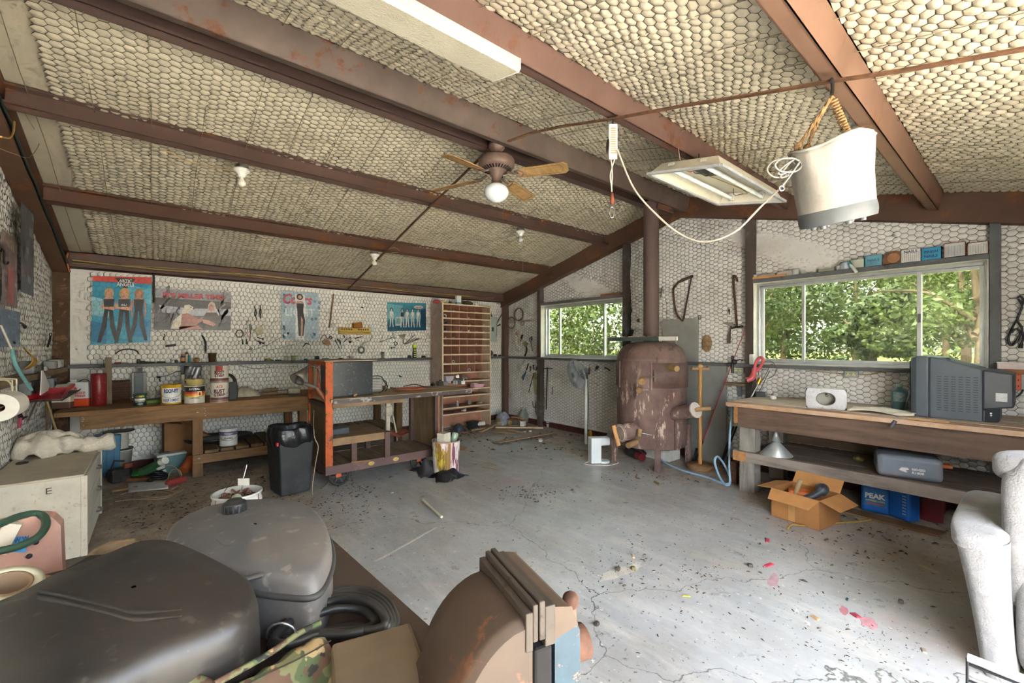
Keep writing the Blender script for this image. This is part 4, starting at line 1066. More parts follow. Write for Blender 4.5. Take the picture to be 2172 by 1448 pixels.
e=MB();e.add([(FX1+t,y,slp(y,dd))for t in(0,.006)for y,dd in((y0-.003,.145),(y0-.003,.197),(y0+.015,.213),(y1-.015,.213),(y1+.003,.197),(y1+.003,.145))],[(0,1,2,3,4,5),(11,10,9,8,7,6),(0,6,7,1),(1,7,8,2),(2,8,9,3),(3,9,10,4),(4,10,11,5)])
e.bw('end_cap',mat('e6e3d8',.3),fl)
# open troffer hung under the purlin, its cover gone
tf=thing('open_fluorescent_troffer','open white fluorescent fixture with bare tubes and loose wires','ceiling light',(3.515,1.63,2.69))
A_,B_,C_,D_=V(2.94,1.905,2.75),V(2.94,1.36,2.64),V(4.09,1.905,2.75),V(4.09,1.36,2.64)
ux=V(1,0,0);uy=(A_-B_).normalized();un=ux.cross(uy)
if un.z<0:un=-un
Lt,Wt=1.15,(A_-B_).length
def tp(x,y,z):return B_+ux*x+uy*y+un*z
TW=mat('e3ddc8',.4,0,.06,6,dirt=.25,dirtc='a58f63')
h=.085
mb=MB();mb.add([tp(0,0,0),tp(Lt,0,0),tp(Lt,Wt,0),tp(0,Wt,0),tp(.06,.06,h),tp(Lt-.06,.06,h),tp(Lt-.06,Wt-.06,h),tp(.06,Wt-.06,h)],[(0,1,5,4),(1,2,6,5),(2,3,7,6),(3,0,4,7),(4,5,6,7)])
mb.bw('housing',TW,tf,solid=.004)
mb=MB()
for a,c in((tp(-.008,-.008,0),tp(Lt+.008,-.008,0)),(tp(-.008,Wt+.008,0),tp(Lt+.008,Wt+.008,0)),(tp(0,0,0),tp(0,Wt,0)),(tp(Lt,0,0),tp(Lt,Wt,0))):mb.beam(a,c,.026,.018,un)
mb.bw('rim',mat('c8cbcc',.35,.2),tf)
for y in(.15,Wt-.15):
 t_=MB();t_.cyl(tp(.07,y,.03),tp(Lt-.10,y,.03),.017,n=14);t_.bw('tube',mat('eef0ee',.2),tf)
 for x in(.05,Lt-.09):
  MB().box(tp(x,y,.04),(.03,.045,.06),Matrix((ux,uy,un)).transposed()).bw('lamp_holder',mat('d6d3c8',.4),tf)
MB().box(tp(.26,Wt/2,.07),(.30,.09,.03),Matrix((ux,uy,un)).transposed()).bw('ballast',mat('5b5d52',.5,.2,.3,40),tf)
for i,(c,pts)in enumerate((('2c3a2e',[(.12,.24,.05),(.2,.3,.03),(.3,.25,.045),(.38,.3,.05)]),('b9532f',[(.10,.33,.05),(.13,.3,.02),(.18,.27,.05)]),('b0962f',[(.4,.28,.05),(.7,.22,.04),(.9,.2,.03),(1.02,.3,.05)]),('2a2a2a',[(.85,.3,.06),(.95,.33,.03),(1.0,.28,.05)]))):
 MB().tube(spline([tp(*q)for q in pts],5),.003,5).bw('wire',mat(c,.5),tf)
MB().tube([tp(.04,Wt-.22,h),tp(.02,Wt-.20,h+.08)],.004,6).bw('supply_cord',mat('b08a72',.6),tf)
for x in(.25,.9):MB().tube([tp(x,.30,h),(tp(x,.30,h)+V(0,0,.10))],.004,5).bw('hanger',TOOL,tf)
# bare bulbs in porcelain holders
for px,py,y,lb in((512,370,4.16,'bare white bulb in porcelain holder nearest the left wall'),(1102,497,4.16,'bare clear bulb in porcelain holder with a pull string near the gable'),(793,545,5.33,'bare bulb in porcelain holder on the lower purlin above the posters')):
 x=onY(px,py,y).x;zb=zc(y)-.155
 t=thing('bulb_holder',lb,'light bulb',(x,y-.02,zb-.16),group='bare bulbs under the purlins')
 MB().lathe([(0,.165),(.05,.165),(.05,.135),(.045,.13)],n=20).build('junction_box',mat('7d7a74',.5,.4),t)
 MB().lathe([(.045,.14),(.058,.135),(.058,.118),(.04,.105),(.026,.085),(.026,.07),(0,.07)],n=22).build('holder',mat('e4e2da',.3),t)
 MB().lathe([(.013,.075),(.014,.055),(.028,.035),(.031,.02),(.026,.004),(.012,-.006),(0,-.008)],n=18).build('bulb',mat('ded9cc' if px<1000 else 'c4c6c4',.12),t)
 if px!=512:MB().tube([(.03,0,.11),(.04,0,.0),(.04,0,-.45 if px>1000 else-.2)],.0016,4).build('pull_string',CORDW,t)
# tie rod across the poster slope, rusty strap across the other
mb=MB();mb.tube([onX(1037,318,2.20),V(2.2,4.1,2.86),V(2.2,5.3,2.57),V(2.2,6.53,2.265)],.011,8)
tag(mb.bw('tie_rod',RUST),'dark diagonal tie rod running down below the purlins on the poster side','rod')
pts=[onX(1078,300,2.22),onX(1120,284,2.22),onX(1190,268,2.22),onX(1300,252,2.22),onX(1450,224,2.22),onX(1620,197,2.22),onX(1765,172,2.22),onX(1900,152,2.22),onX(2060,124,2.22),onX(2172,104,2.22),onX(2260,88,2.22)]
mb=MB()
for a,c in zip(pts[:-1],pts[1:]):mb.beam(a,c,.026,.008)
tag(mb.bw('sag_strap',mat('6b4a34',.85,0,.3,30)),'rusty flat strap crossing the window side ceiling','strap')
# winder with cord and pulley hanging from the strap
c0=onX(1300,262,2.22)
wd=thing('cord_winder','white slotted plastic cord winder hanging from the rusty strap','cord winder',c0-V(0,0,.62))
vd=V(.64,.77,0);rd=V(.77,-.64,0)
mb=MB();m3=Matrix((rd,vd,V(0,0,1))).transposed()
mb.box(c0+V(0,0,-.115),(.055,.02,.22),m3);mb.bw('body',mat('dfe0dc',.4,0,.05,20,dirt=.2),wd,bevel=.005)
for i in range(12):MB().box(c0+V(0,0,-.035-i*.014)-vd*.0105,(.034,.003,.006),m3).bw('slot',mat('c99a66',.5),wd)
MB().cyl(c0-rd*.035+V(0,0,-.14),c0-rd*.030+V(0,0,-.14),.04,n=16).bw('wheel',mat('5d4a42',.6),wd)
MB().tube([c0+V(0,0,-.02),c0+V(0,0,.04)],.006,6).bw('hanger',TOOL,wd)
for s_ in(-1,1):MB().tube(spline([c0+V(0,0,-.22)+rd*.012*s_,c0+V(0,0,-.32)-rd*(.01+.006*s_),c0+V(0,0,-.40)-rd*.008,c0+V(0,0,-.43)-rd*.006],5),.0045,6).bw('rope',CORDW,wd)
MB().lathe([(0,0),(.012,.005),(.014,.04),(.008,.07),(0,.075)],c0+V(0,0,-.51)-rd*.006,12).bw('weight',mat('8a4a36',.7),wd)
q=c0+V(0,0,-.56)-rd*.006
MB().tube(spline([q+rd*.014*math.cos(t)+V(0,0,.035*math.sin(t))for t in(0,1.05,2.1,3.15,4.2,5.25)],4,True),.0035,6,True).bw('snap_link',CHROME,wd)
# canvas bucket on its rope
top=onX(1764,205,2.20);cb=onX(1776,470,2.24)
bk=thing('canvas_bucket','white canvas lineman bucket with grey rubber base hung by rope','bucket',cb)
tilt=Matrix.Rotation(R(-13),3,vd)@Matrix.Rotation(R(9),3,rd)
H_=.30
CANV=mat('a39e95',.85,0,.14,7,dirt=.3,dirtc='8a8478',bmp=.35,bscale=18)
def bp(x,y,z):return cb+tilt@(rd*x+vd*y+V(0,0,z))
mb=MB()
def body(u,v):
 a=u*2*math.pi;r_=.130+.012*v+.006*math.sin(5*a+4*v)*v+.004*math.sin(11*a)*v
 return bp(r_*math.cos(a),r_*math.sin(a),.02+v*H_+.01*math.sin(3*a)*v)
mb.grid(body,40,14,True,True);mb.bw('canvas',CANV,bk,solid=.004)
mb=MB();mb.tube([body(i/40,1)for i in range(40)],.006,6,True);mb.bw('rim',CANV,bk)
mb=MB();mb.grid(lambda u,v:bp((.134+.004*math.sin(v*3))*math.cos(u*6.28319),(.134+.004*math.sin(v*3))*math.sin(u*6.28319),.0+v*.06),40,3,True,True)
mb.face([bp(.134*math.cos(i*6.28319/40),.134*math.sin(i*6.28319/40),0)for i in range(40)])
mb.bw('rubber_base',mat('5c6062',.55,0,.12,12,dirt=.2),bk)
MB().face([bp(.118*math.cos(i*6.28319/30),.118*math.sin(i*6.28319/30),-.0015)for i in range(30)]).bw('base_disc',mat('b9c4bb',.6,0,.2,10,dirt=.4),bk)
for i in range(6):
 a=i*1.047+.3;MB().cyl(bp(.085*math.cos(a),.085*math.sin(a),0),bp(.085*math.cos(a),.085*math.sin(a),-.016),.013,.010,10).bw('foot_stud',mat('55585a',.5),bk)
ROPE=mat('a8845a',.95,0,.3,60,bmp=.6,bscale=120)
for i,(a,wob)in enumerate(((2.95,.0),(.35,.01),(1.6,-.01))):
 e_=bp(.138*math.cos(a),.138*math.sin(a),.315);p_=spline([top,top.lerp(e_,.35)+rd*wob,top.lerp(e_,.7)+rd*wob,e_,e_+V(0,0,-.02)],6)
 mb=MB()
 for s_ in(0,2.09,4.19):mb.tube([q+(rd*math.cos(k*.9+s_)+vd*math.sin(k*.9+s_))*.0045 for k,q in enumerate(p_)],.0045,5)
 mb.bw('rope',ROPE,bk)
 k_=p_[int(len(p_)*.6)];MB().sphere(k_,.016,10,8).bw('knot',ROPE,bk)
for i in range(12):
 e_=bp(.138*math.cos(.35),.138*math.sin(.35),.315);q=top.lerp(e_,.1+.06*i);MB().torus(q,.012,.005,10,5,(e_-top)).bw('whipping',ROPE,bk)
mb=MB();mb.tube(spline([top+V(0,0,.01),top+V(.012,0,.04),top+V(.004,0,.075),top+V(-.006,0,.06)],5),.007,8);mb.bw('hook',TOOL,bk)
# cords from winder to bucket
e1=bp(-.14,-.02,.28)
pts=[onX(1310,318,2.22),onX(1345,400,2.25),onX(1400,462,2.28),onX(1450,500,2.3),onX(1500,512,2.3),onX(1560,490,2.28),onX(1620,432,2.26),onX(1680,375,2.24),e1]
tag(MB().tube(spline(pts,8),.0055,7).bw('sagging_cord',CORDW),'pale cord sagging from the winder to the canvas bucket','cord')
gy=mat('8f8d88',.5)
lp=thing('cord_bundle','loops of grey cord tied at the rim of the canvas bucket','cord',e1-V(0,0,.05))
for i,(rx,rz,ox)in enumerate(((.055,.03,-.05),(.05,.035,-.035),(.04,.045,-.03),(.06,.04,-.06))):
 MB().tube(spline([e1+rd*(ox+rx*math.cos(t))+vd*.01*i+V(0,0,-.02+rz*math.sin(t+i))for t in(0,1.05,2.1,3.15,4.2,5.25)],5,True),.0035,6,True).bw('loop',gy,lp)
MB().tube(spline([e1,e1+rd*-.04+V(0,0,-.06),e1+rd*-.075+V(0,0,-.105)],5),.0035,6).bw('tail',gy,lp)
MB().torus(e1+rd*-.078+V(0,0,-.115),.010,.004,12,5,vd).bw('ring',CHROME,lp)
# wiring along the eave beam and the near rafter
ey=YA-.16
for i,(zs,c,r_,lb)in enumerate((((2.33,2.31,2.345,2.33,2.32,2.30,2.315,2.305),'b39a5a',.007,'yellow tan cable running along the eave beam'),((2.30,2.335,2.32,2.295,2.32,2.325,2.30,2.32),'a08a58',.005,'thin tan cable twisted over the eave beam'),((2.315,2.29,2.30,2.32,2.305,2.29,2.325,2.30),'4a4038',.005,'dark cable lying along the eave beam'))):
 xs=[-.70+5.6*k/7 for k in range(8)]
 tag(MB().tube(spline([(x,ey-.006*i+.012*math.sin(k*2+i),z)for k,(x,z)in enumerate(zip(xs,zs))],6),r_,6).bw('eave_cable',mat(c,.6)),lb,'cable')
for i,(dz,c,r_)in enumerate(((.06,'1d1f1e',.012),(.085,'26302b',.009))):
 pts=[V(XC+.118+.01*i,y,zc(y)-.10-dz+.01*math.sin(y*9+i))for y in np.linspace(6.5,3.2,14)]
 tag(MB().tube(spline(pts,3),r_,6).bw('rafter_cable',mat(c,.5)),('thick black cable laid along the near rafter','thin dark green cable laid along the near rafter')[i],'cable')
tag(MB().tube(spline([V(-.73,6.5,2.40),V(-.74,6.49,2.34),V(-.73,6.47,2.26),V(-.72,6.5,2.20)],5),.010,7).bw('corner_cable',mat('9a5f35',.6)),'short orange brown cable dropping at the corner column','cable')
tag(MB().tube(spline([onX(36,214,-.70),onX(66,262,-.68),onX(84,300,-.68),onX(62,333,-.68),onX(30,326,-.70),onX(0,315,-.70)],6),.0022,5).bw('loose_wire',mat('9c8552',.5)),'thin loose tan wire looping under the upper left purlin','wire')
tag(MB().tube(spline([onX(2,290,-.71),onX(20,292,-.71),onX(28,280,-.71),onX(30,258,-.72)],6),.006,6).bw('wire_hook',mat('b08a4a',.5)),'short yellow wire hooked over the upper left purlin end','wire')
for i,(px,py,y)in enumerate(((360,330,4.06),(370,322,4.06))):
 pass
tag(MB().tube(spline([onY(348,320,4.05),onY(365,324,4.04),(onY(385,338,4.04)),onY(420,347,4.05),onY(490,363,4.06)],5),.004,5).bw('bulb_lead',CORDY),'tan lead wire feeding the bulb nearest the left wall','wire')
tag(MB().tube(spline([onY(905,450,4.03),onY(925,446,4.02),onY(948,455,4.03),onY(925,452,4.03)],5),.003,5).bw('loose_wire',CORDY),'loop of loose wire on the purlin left of the ceiling fan','wire')
tag(MB().tube(spline([onY(824,528,5.22),onY(838,525,5.21),onY(848,534,5.21),onY(830,536,5.22)],5),.003,5).bw('loose_wire',CORDY),'loop of loose wire on the lower purlin above the posters','wire')
# bracket near the stovepipe at the ridge
tag(MB().beam(onX(1394,436,4.6),onX(1429,447,4.75),.05,.05).bw('ridge_bracket',STEEL_RUST),'rusty stub bracket under the ridge beside the stovepipe','bracket')
# ================================================================== pigeonhole shelf
PW=wood('c9ab8f','b08d70','X',5,.7,.2,'8a6b55');PF=mat('d9c2a4',.6,0,.08,12,dirt=.2)
PI=mat('b5826a',.75,0,.14,7,dirt=.3,dirtc='7d5645');PS=mat('ad9a8c',.8,0,.12,9,speck=.5)
sx0,sx1=3.63,4.63
sy0=6.24
sz1=2.135
ph=thing('pigeonhole_shelf','tall pale wooden pigeonhole shelf full of small fittings','shelf',((sx0+sx1)/2,6.42,0))
def pbx(name,a,b,m_,bv=0):return MB().bx(a,b).bw(name,m_,ph,bevel=bv)
yb=YA-.03
pbx('side_panel',(sx0,sy0,0),(sx0+.02,yb,sz1),PS);pbx('side_panel',(sx1-.02,sy0,0),(sx1,yb,sz1),PF)
pbx('back_panel',(sx0+.02,yb-.012,.05),(sx1-.02,yb,sz1),PI)
pbx('front_edge',(sx0-.002,sy0-.008,.60),(sx0+.024,sy0,sz1),PF)
mb=MB()
for i in range(15):
 z=.75+i*.095
 for y in(sy0+.04,yb-.06):mb.cyl((sx0-.001,y,z),(sx0-.0022,y,z),.006,n=8)
tag(mb.bw('peg_holes',mat('4c3e36',.8),ph),kind='stuff')
# shelf heights measured down the face
pix=[648,659.5,673.5,688,702.5,717,731.5,751.5,770.5,790.5,807,822,837,858.5,872]
def zpx(py):return onY(1025,py,sy0).z
shz=[onY(932.5,y_,sy0).z for y_ in(642,657.5,672.5,687,701.5,716.5,731,751,771,790.8)]
low=[onY(1024,y_,sy0).z for y_ in(804.5,821,834.5,857,869.5)]
for i,z in enumerate(shz+low):
 pbx('shelf_board',(sx0+.02,sy0+.006,z-.018),(sx1-.02,yb-.012,z),PI)
 pbx('shelf_edge',(sx0+.02,sy0-.008,z-.022),(sx1-.02,sy0+.006,z),PF)
bw=(sx1-sx0-.04)/6
for i in range(9):
 for k in range(1,6):
  x=sx0+.02+bw*k;pbx('divider',(x-.004,sy0+.004,shz[i+1]),(x+.004,yb-.012,shz[i]-.018),PI)
pbx('kick_board',(sx0+.02,sy0+.25,.0),(sx1-.02,sy0+.27,low[-1]-.02),PI)
# fittings in the holes
PVC=mat('dcd9cf',.4,0,.06,20);BRASS=mat('9a8450',.4,.6,.2,20);GALV=mat('8f9090',.45,.5,.15,20)
def fit_elbow(mb,c,s):
 c=Vector(c);mb.tube([c+V(-s,0,0),c,c+V(0,-s*.3,s)],s*.45,8);mb.torus(c+V(-s,0,0),s*.42,s*.12,10,5,(1,0,0))
def fit_ring(mb,c,s):mb.torus(Vector(c)+V(0,0,s),s,s*.28,16,6,(.25,1,0))
def fit_pipe(mb,c,s):c=Vector(c);mb.cyl(c+V(-s*.2,-s*.8,s*.5),c+V(s*.3,s*1.5,s*.5),s*.5,n=10,caps=False);mb.cyl(c+V(-s*.2,-s*.8,s*.5),c+V(s*.3,s*1.5,s*.5),s*.36,n=10)
def fit_bolt(mb,c,s):c=Vector(c);mb.cyl(c+V(-s,0,s*.3),c+V(s,.01,s*.5),s*.2,n=7);mb.cyl(c+V(s,.01,s*.45),c+V(s*1.3,.012,s*.5),s*.42,n=6)
def fit_pile(mb,c,s):
 for i in range(5):q=Vector(c)+V(rnd(-1,1)*s*1.4,rnd(-.6,.6)*s,s*.35+rnd(0,.4)*s);mb.sphere(q,s*rnd(.3,.45),7,5)
kinds={'elbow':(fit_elbow,'pipe elbow'),'ring':(fit_ring,'ring'),'pipe':(fit_pipe,'pipe end'),'bolt':(fit_bolt,'bolt'),'pile':(fit_pile,'heap of nuts')}
rown=('top','second','third','fourth','fifth','sixth','seventh','eighth','ninth');coln=('leftmost','second','third','fourth','fifth','rightmost')
cont=[(0,0,'bolt','c0a030',.03),(0,1,'pile','b9b4cc',.018),(0,4,'bolt','bdb3a5',.02),(1,0,'ring','e3dcc4',.026),(1,3,'pipe','d8cfba',.03),(2,0,'ring','4a4844',.03),(2,2,'pile','a9b8a2',.02),(2,3,'pile','d0b49e',.022),(2,5,'elbow','c7ccc0',.026),
  (3,0,'ring','6b675f',.03),(3,2,'elbow','9a9484',.028),(3,3,'elbow','efe9e0',.028),(3,4,'pile','cdbfb5',.024),(3,5,'pile','e6dfd2',.016),(4,0,'pile','d9d4c9',.022),(4,1,'bolt','cbb59d',.03),(4,5,'pile','d3c3b0',.016),(5,0,'pile','d6d1c6',.022),(5,4,'elbow','c9a888',.026),
  (6,4,'pipe','e2ded4',.024),(6,5,'pile','c9b9a8',.016),(7,0,'pile','d8d4cc',.016),(7,1,'ring','dfe0d6',.022),(7,2,'pile','7c7569',.024),(7,3,'elbow','d9c8b8',.024),(7,4,'pipe','efe9df',.022),(8,1,'pile','b9b9a4',.018),(8,2,'pile','b4a88c',.018),(8,3,'ring','c9ccc8',.022),(8,3,'pile','7f8780',.024),(8,0,'bolt','7a726a',.024),(8,5,'pile','a8a08e',.012)]
for i,k,kd,c,s_ in cont:
 x=sx0+.02+bw*(k+.5);z=shz[i+1]
 mb=MB();kinds[kd][0](mb,(x+rnd(-.01,.01),sy0+.07+(.06 if kd=='pile' and(i,k)==(8,3)else 0),z+.002),s_)
 o=tag(mb.bw('pipe_fitting',mat(c,.45,.1,.12,30)),'%s in the %s hole of the %s row of the pigeonhole shelf'%(kinds[kd][1],coln[k],rown[i]),'fitting','fittings in the pigeonholes')
# things on its open lower shelves
def on_shelf(i,px,dy=.08):return onY(px,850,sy0+dy).x,sy0+dy,low[i]
x,y,z=on_shelf(0,951);bxm=thing('plastic_tub','pale lilac plastic tub on the open shelf of the pigeonholes','tub',(x,y,z));MB().box((0,0,.04),(.14,.10,.08),None,(1.1,1.1)).build('tub',mat('c5b8c4',.5),bxm,bevel=.006);MB().box((0,0,.083),(.158,.115,.008)).build('rim',mat('d5cad2',.5),bxm)
x,y,z=on_shelf(0,985,.14);mb=MB();mb.grid(lambda u,v:V(x-.10+.2*u,y-.06+.14*v,z+.015+.06*math.sin(u*3.14)*math.sin(v*3.1)+.012*math.sin(19*u+13*v)),14,8);tag(mb.bw('crumpled_bag',mat('8e8072',.8,0,.3,25),solid=.003),'crumpled grey brown bag on the open shelf of the pigeonholes','bag')
x,y,z=on_shelf(1,1012);pk=thing('plastic_tray','pink plastic tray on the shelf beside the cart top','tray',(x,y,z));MB().box((0,0,.03),(.20,.12,.06),None,(1.08,1.1)).build('tray',mat('d8a9b4',.5),pk,bevel=.005);MB().box((-.05,0,.068),(.09,.09,.012)).build('white_rag',mat('e7e2da',.8),pk)
x,y,z=on_shelf(3,997);tag(MB().sphere((x,y+.02,z+.042),.042,18,12).bw('steel_ball',mat('7b7a78',.5,.1,.2,14)),'dull grey ball on the lower pigeonhole shelf','ball')
x,y,z=on_shelf(3,970,.06);bt=thing('small_bottle','small grey bottle with white cap on the lower pigeonhole shelf','bottle',(x,y,z));MB().lathe([(0,0),(.026,0),(.026,.05),(.012,.07),(.012,.08),(0,.08)],n=14).build('body',mat('9aa09e',.4),bt);MB().cyl((0,0,.078),(0,0,.095),.014).build('cap',mat('e6ded2',.5),bt)
for i,(sh,px,c,w,lb)in enumerate(((3,955,'57504a',.05,'dark iron fitting left of the small bottle'),(3,962,'6b6660',.04,'iron fitting behind the small bottle'),(3,1008,'3d3a36',.06,'black iron fitting right of the dull ball'),(3,1019,'b9a48f',.10,'pale stick leaning at the right end of the lower shelf'),(4,962,'4a4641',.07,'dark pipe stub on the lowest pigeonhole shelf'),(4,985,'d9cfc2',.11,'white curved plastic piece on the lowest pigeonhole shelf'),(4,1008,'4b382c',.12,'brown flat piece on the lowest pigeonhole shelf'))):
 x,y,z=on_shelf(sh,px,.1);mb=MB();mb.cyl((x-w*.5,y,z+.018),(x+w*.5,y+.04,z+.03),.014,n=10);mb.box((x,y+.01,z+.014),(w*.5,.05,.026),rnd(-.4,.4))
 tag(mb.bw('iron_fitting',mat(c,.6,.1,.2,30)),lb,'fitting','fittings on the open pigeonhole shelves')
# things on top of it
tz=sz1
shz0=shz[0]
cart=onY(958,668-28,sy0+.1)
tb=thing('small_carton','white and blue carton standing on top of the pigeonhole shelf','box',(onY(972,640,sy0+.08).x,sy0+.08,shz0));MB().box((0,0,.075),(.085,.06,.15)).build('carton',mat('d4dcda',.5),tb);MB().box((0,-.0005,.022),(.087,.062,.04)).build('blue_band',mat('5f9ab0',.5),tb)
x=onY(927,640,sy0+.12).x
for nm,c,dx,s_,lb in(('glove','b8434f',0,(1.3,.8,.55),'pink red work glove on top of the pigeonhole shelf'),('cloth_bundle','cbb894',.10,(1.5,.8,.6),'cream cloth bundle beside the pink glove'),('foam_block','8f8a80',.26,(.7,.8,.5),'small grey foam lump left of the white and blue carton'),('rusty_block','7b5a40',.46,(.9,.8,.85),'rusty brown lump right of the white and blue carton'),('tool_roll','4f4a42',.62,(2.1,.9,.8),'dark grey rolled cloth on top of the pigeonhole shelf'),('white_wrapper','ddd8d0',.78,(.7,.8,.5),'crumpled white wrapper at the right top of the pigeonhole shelf')):
 mb=MB();mb.grid(lambda u,v:V(x+dx,sy0+.12,shz0+.001)+V(.05*s_[0]*math.sin(v*3.1416)*math.cos(u*6.2832)*(1+.15*math.sin(5*u*6.28)),.05*s_[1]*math.sin(v*3.1416)*math.sin(u*6.2832),.05*s_[2]*(1+math.cos(v*3.1416)*(1-.12*math.sin(9*u)))),16,9,True,True)
 tag(mb.bw(nm,mat(c,.85,0,.25,30,bmp=.4)),lb,{'glove':'glove','cloth_bundle':'cloth','foam_block':'foam','rusty_block':'part','tool_roll':'cloth','white_wrapper':'wrapper'}[nm])
# breaker panel behind it
bp0,bp1=onY(1029,724,YA-.06),onY(1054,672,YA-.06)
ep=thing('breaker_panel','grey green electrical breaker panel beside the pigeonhole shelf','breaker panel',((bp0.x+bp1.x)/2,YA-.03,bp0.z))
MB().bx((bp0.x-.2,YA-.075,bp0.z),(bp1.x,YA-.02,bp1.z)).bw('case',mat('aebbb4',.45,0,.05,8,dirt=.15),ep,bevel=.006)
pq=onY(1045,698,YA-.077);MB().bx((pq.x-.022,YA-.079,pq.z-.04),(pq.x+.022,YA-.074,pq.z+.04)).bw('breaker_switch',mat('3c403e',.5),ep);MB().bx((bp1.x-.03,YA-.082,bp0.z+.1),(bp1.x-.018,YA-.074,bp1.z-.1)).bw('door_hinge',mat('8b978f',.5),ep)
tag(MB().tube(spline([onY(1030,655,YA-.06),onY(1038,660,YA-.06),onY(1043,672,YA-.06)],5),.012,7).bw('conduit_cable',BLACK),'black service cable curving into the breaker panel','cable')
hung('steel_rod','thin dark rod leaning on the netting by the corner','rod','A',[('rod',TOOL,[('t',[(1053,687),(1070,655)],.009)])]);hung('steel_stub','short dark bar beside the breaker panel','bar','A',[('bar',TOOL,[('t',[(1052,692.5),(1061,688)],.014)])])
x=onY(1039,750,YA-.065).x;tag(MB().cyl((x-.03,YA-.08,RZ+.062),(x+.02,YA-.05,RZ+.062),.06,n=20).bw('grinding_wheel',mat('6f5142',.8,0,.15,20)),'brown grinding wheel standing on the short rail','grinding wheel')
for dx,s_,lb in((.13,.03,'dark lump beside the grinding wheel on the short rail'),(.24,.024,'smaller dark lump near the corner on the short rail')):tag(MB().sphere((x+dx,YA-.06,RZ+s_*.7),s_,10,7,(1.6,1,.7)).bw('iron_lump',TOOL),lb,'part')
# ================================================================== left workbench
BW=wood('8a6a48','5f4630','X',5,.7,.3,'4a3a2c');BWZ=wood('7d5f42','5a432f','Z',5,.75,.3);BWY=wood('7f684e','5b4836','Y',5,.8,.35)
BTZ=.80
wb=thing('workbench','long brown wooden workbench under the posters','workbench',(1.0,6.2,0))
def wbx(n,a,b,m_,bv=.003):return MB().bx(a,b).bw(n,m_,wb,bevel=bv)
for i in range(5):
 y0=5.74+i*.178
 wbx('top_board',(-.74,y0,BTZ-.045),(2.72,y0+.174,BTZ-rnd(0,.004)),wood('8f6a45','6a4a30','X',5+i*.3,.7,.45,'4d4136'))
wbx('apron',(-.57,5.765,.618),(2.70,5.80,.755),BW)
for x in(.29,1.35,2.62):wbx('leg',(x,5.775,0),(x+.092,5.867,.76),BWZ);
for x in(.29,1.35,2.62):wbx('leg',(x,6.54,0),(x+.09,6.63,.76),BWZ)
wbx('stretcher',(.29,5.755,.143),(2.70,5.79,.240),BW)
for i in range(16):
 x=.40+i*.145
 if x>2.6:break
 wbx('shelf_slat',(x,5.79,.24),(x+.125,6.55,.275+rnd(-.004,.004)),BWY)
for px,pys in((434,(866,871.5,876.5,881)),(175,(885,889,893.5,902))):
 for k,py in enumerate(pys):
  q=onY(px+(2 if k%2 else 0),py,5.763);MB().sphere(q,.006,8,6).bw('nail_head',mat('d0cdc6',.4,.4),wb)
q=onY(422,972,5.753);MB().sphere(q,.010,8,6).bw('bolt_head',mat('c9c5bc',.4,.5),wb)
q=onY(419,874,5.763);MB().sphere(q,.010,8,6,(1.4,.5,.6)).bw('bolt_head',mat('d0cbbf',.4,.4),wb)
def face_ang(x,y):return math.atan2(-y,-x)
def paint_can(name,label,px,py,z,r,h,body,rim,bands=(),texts=(),bail=True,cat='paint can',drip=None,open_=False):
 q=onZ(px,py,z);f=(q-EYE);f.z=0;f.normalize();q=q+f*r
 t=thing(name,label,cat,(q.x,q.y,z));a=face_ang(q.x,q.y)
 MB().lathe([(0,0),(r,0),(r+.002,.004),(r,.008),(r,h-.012),(r+.003,h-.008),(r+.003,h),(r-.008,h),(r-.01,h-.01),(0,h-.01)],n=28).build('can_body',body,t)
 MB().torus((0,0,h-.002),r-.002,.004,28,6).build('rim',rim,t)
 for k,(c,z0,z1,a0,a1)in enumerate(bands):
  MB().lathe([(r+.0006+.0003*k,z0*h),(r+.0006+.0003*k,z1*h)],n=20,a0=a+a0,a1=a+a1,axis=(0,0,1)).build('label_band',mat(c,.45,0,.06,20),t)
 mb={}
 for s_,c,zz,hh,ww,b_ in texts:curved_text(mb.setdefault(c,MB()),s_,(0,0,0),r+.0022,zz*h,hh*h,ww*r,a,b_)
 for c,m_ in mb.items():tag(m_.build('lettering',mat(c,.5,0,.02),t),kind='stuff')
 if bail:
  d=V(math.cos(a),math.sin(a),0);s_=V(-math.sin(a),math.cos(a),0)
  MB().tube(spline([s_*(r+.003)+V(0,0,h*.72),s_*r*.8+d*(r*.62+.006)+V(0,0,h*.45),d*(r+.006)+V(0,0,h*.33),-s_*r*.8+d*(r*.62+.006)+V(0,0,h*.45),-s_*(r+.003)+V(0,0,h*.72)],5),.0018,5).build('bail_handle',mat('6b6862',.4,.6),t)
  for k in(-1,1):MB().sphere(s_*k*(r+.002)+V(0,0,h*.72),.009,8,6).build('bail_ear',CHROME,t)
 if drip:
  mb=MB()
  for i in range(7):
   aa=a+rnd(-.9,.9);l_=rnd(.15,.45);d=V(math.cos(aa),math.sin(aa),0)*(r+.001);mb.tube([d+V(0,0,h),d+V(0,0,h*(1-l_))],.006,6)
  tag(mb.build('paint_drips',mat(drip,.4),t),kind='stuff')
 return t
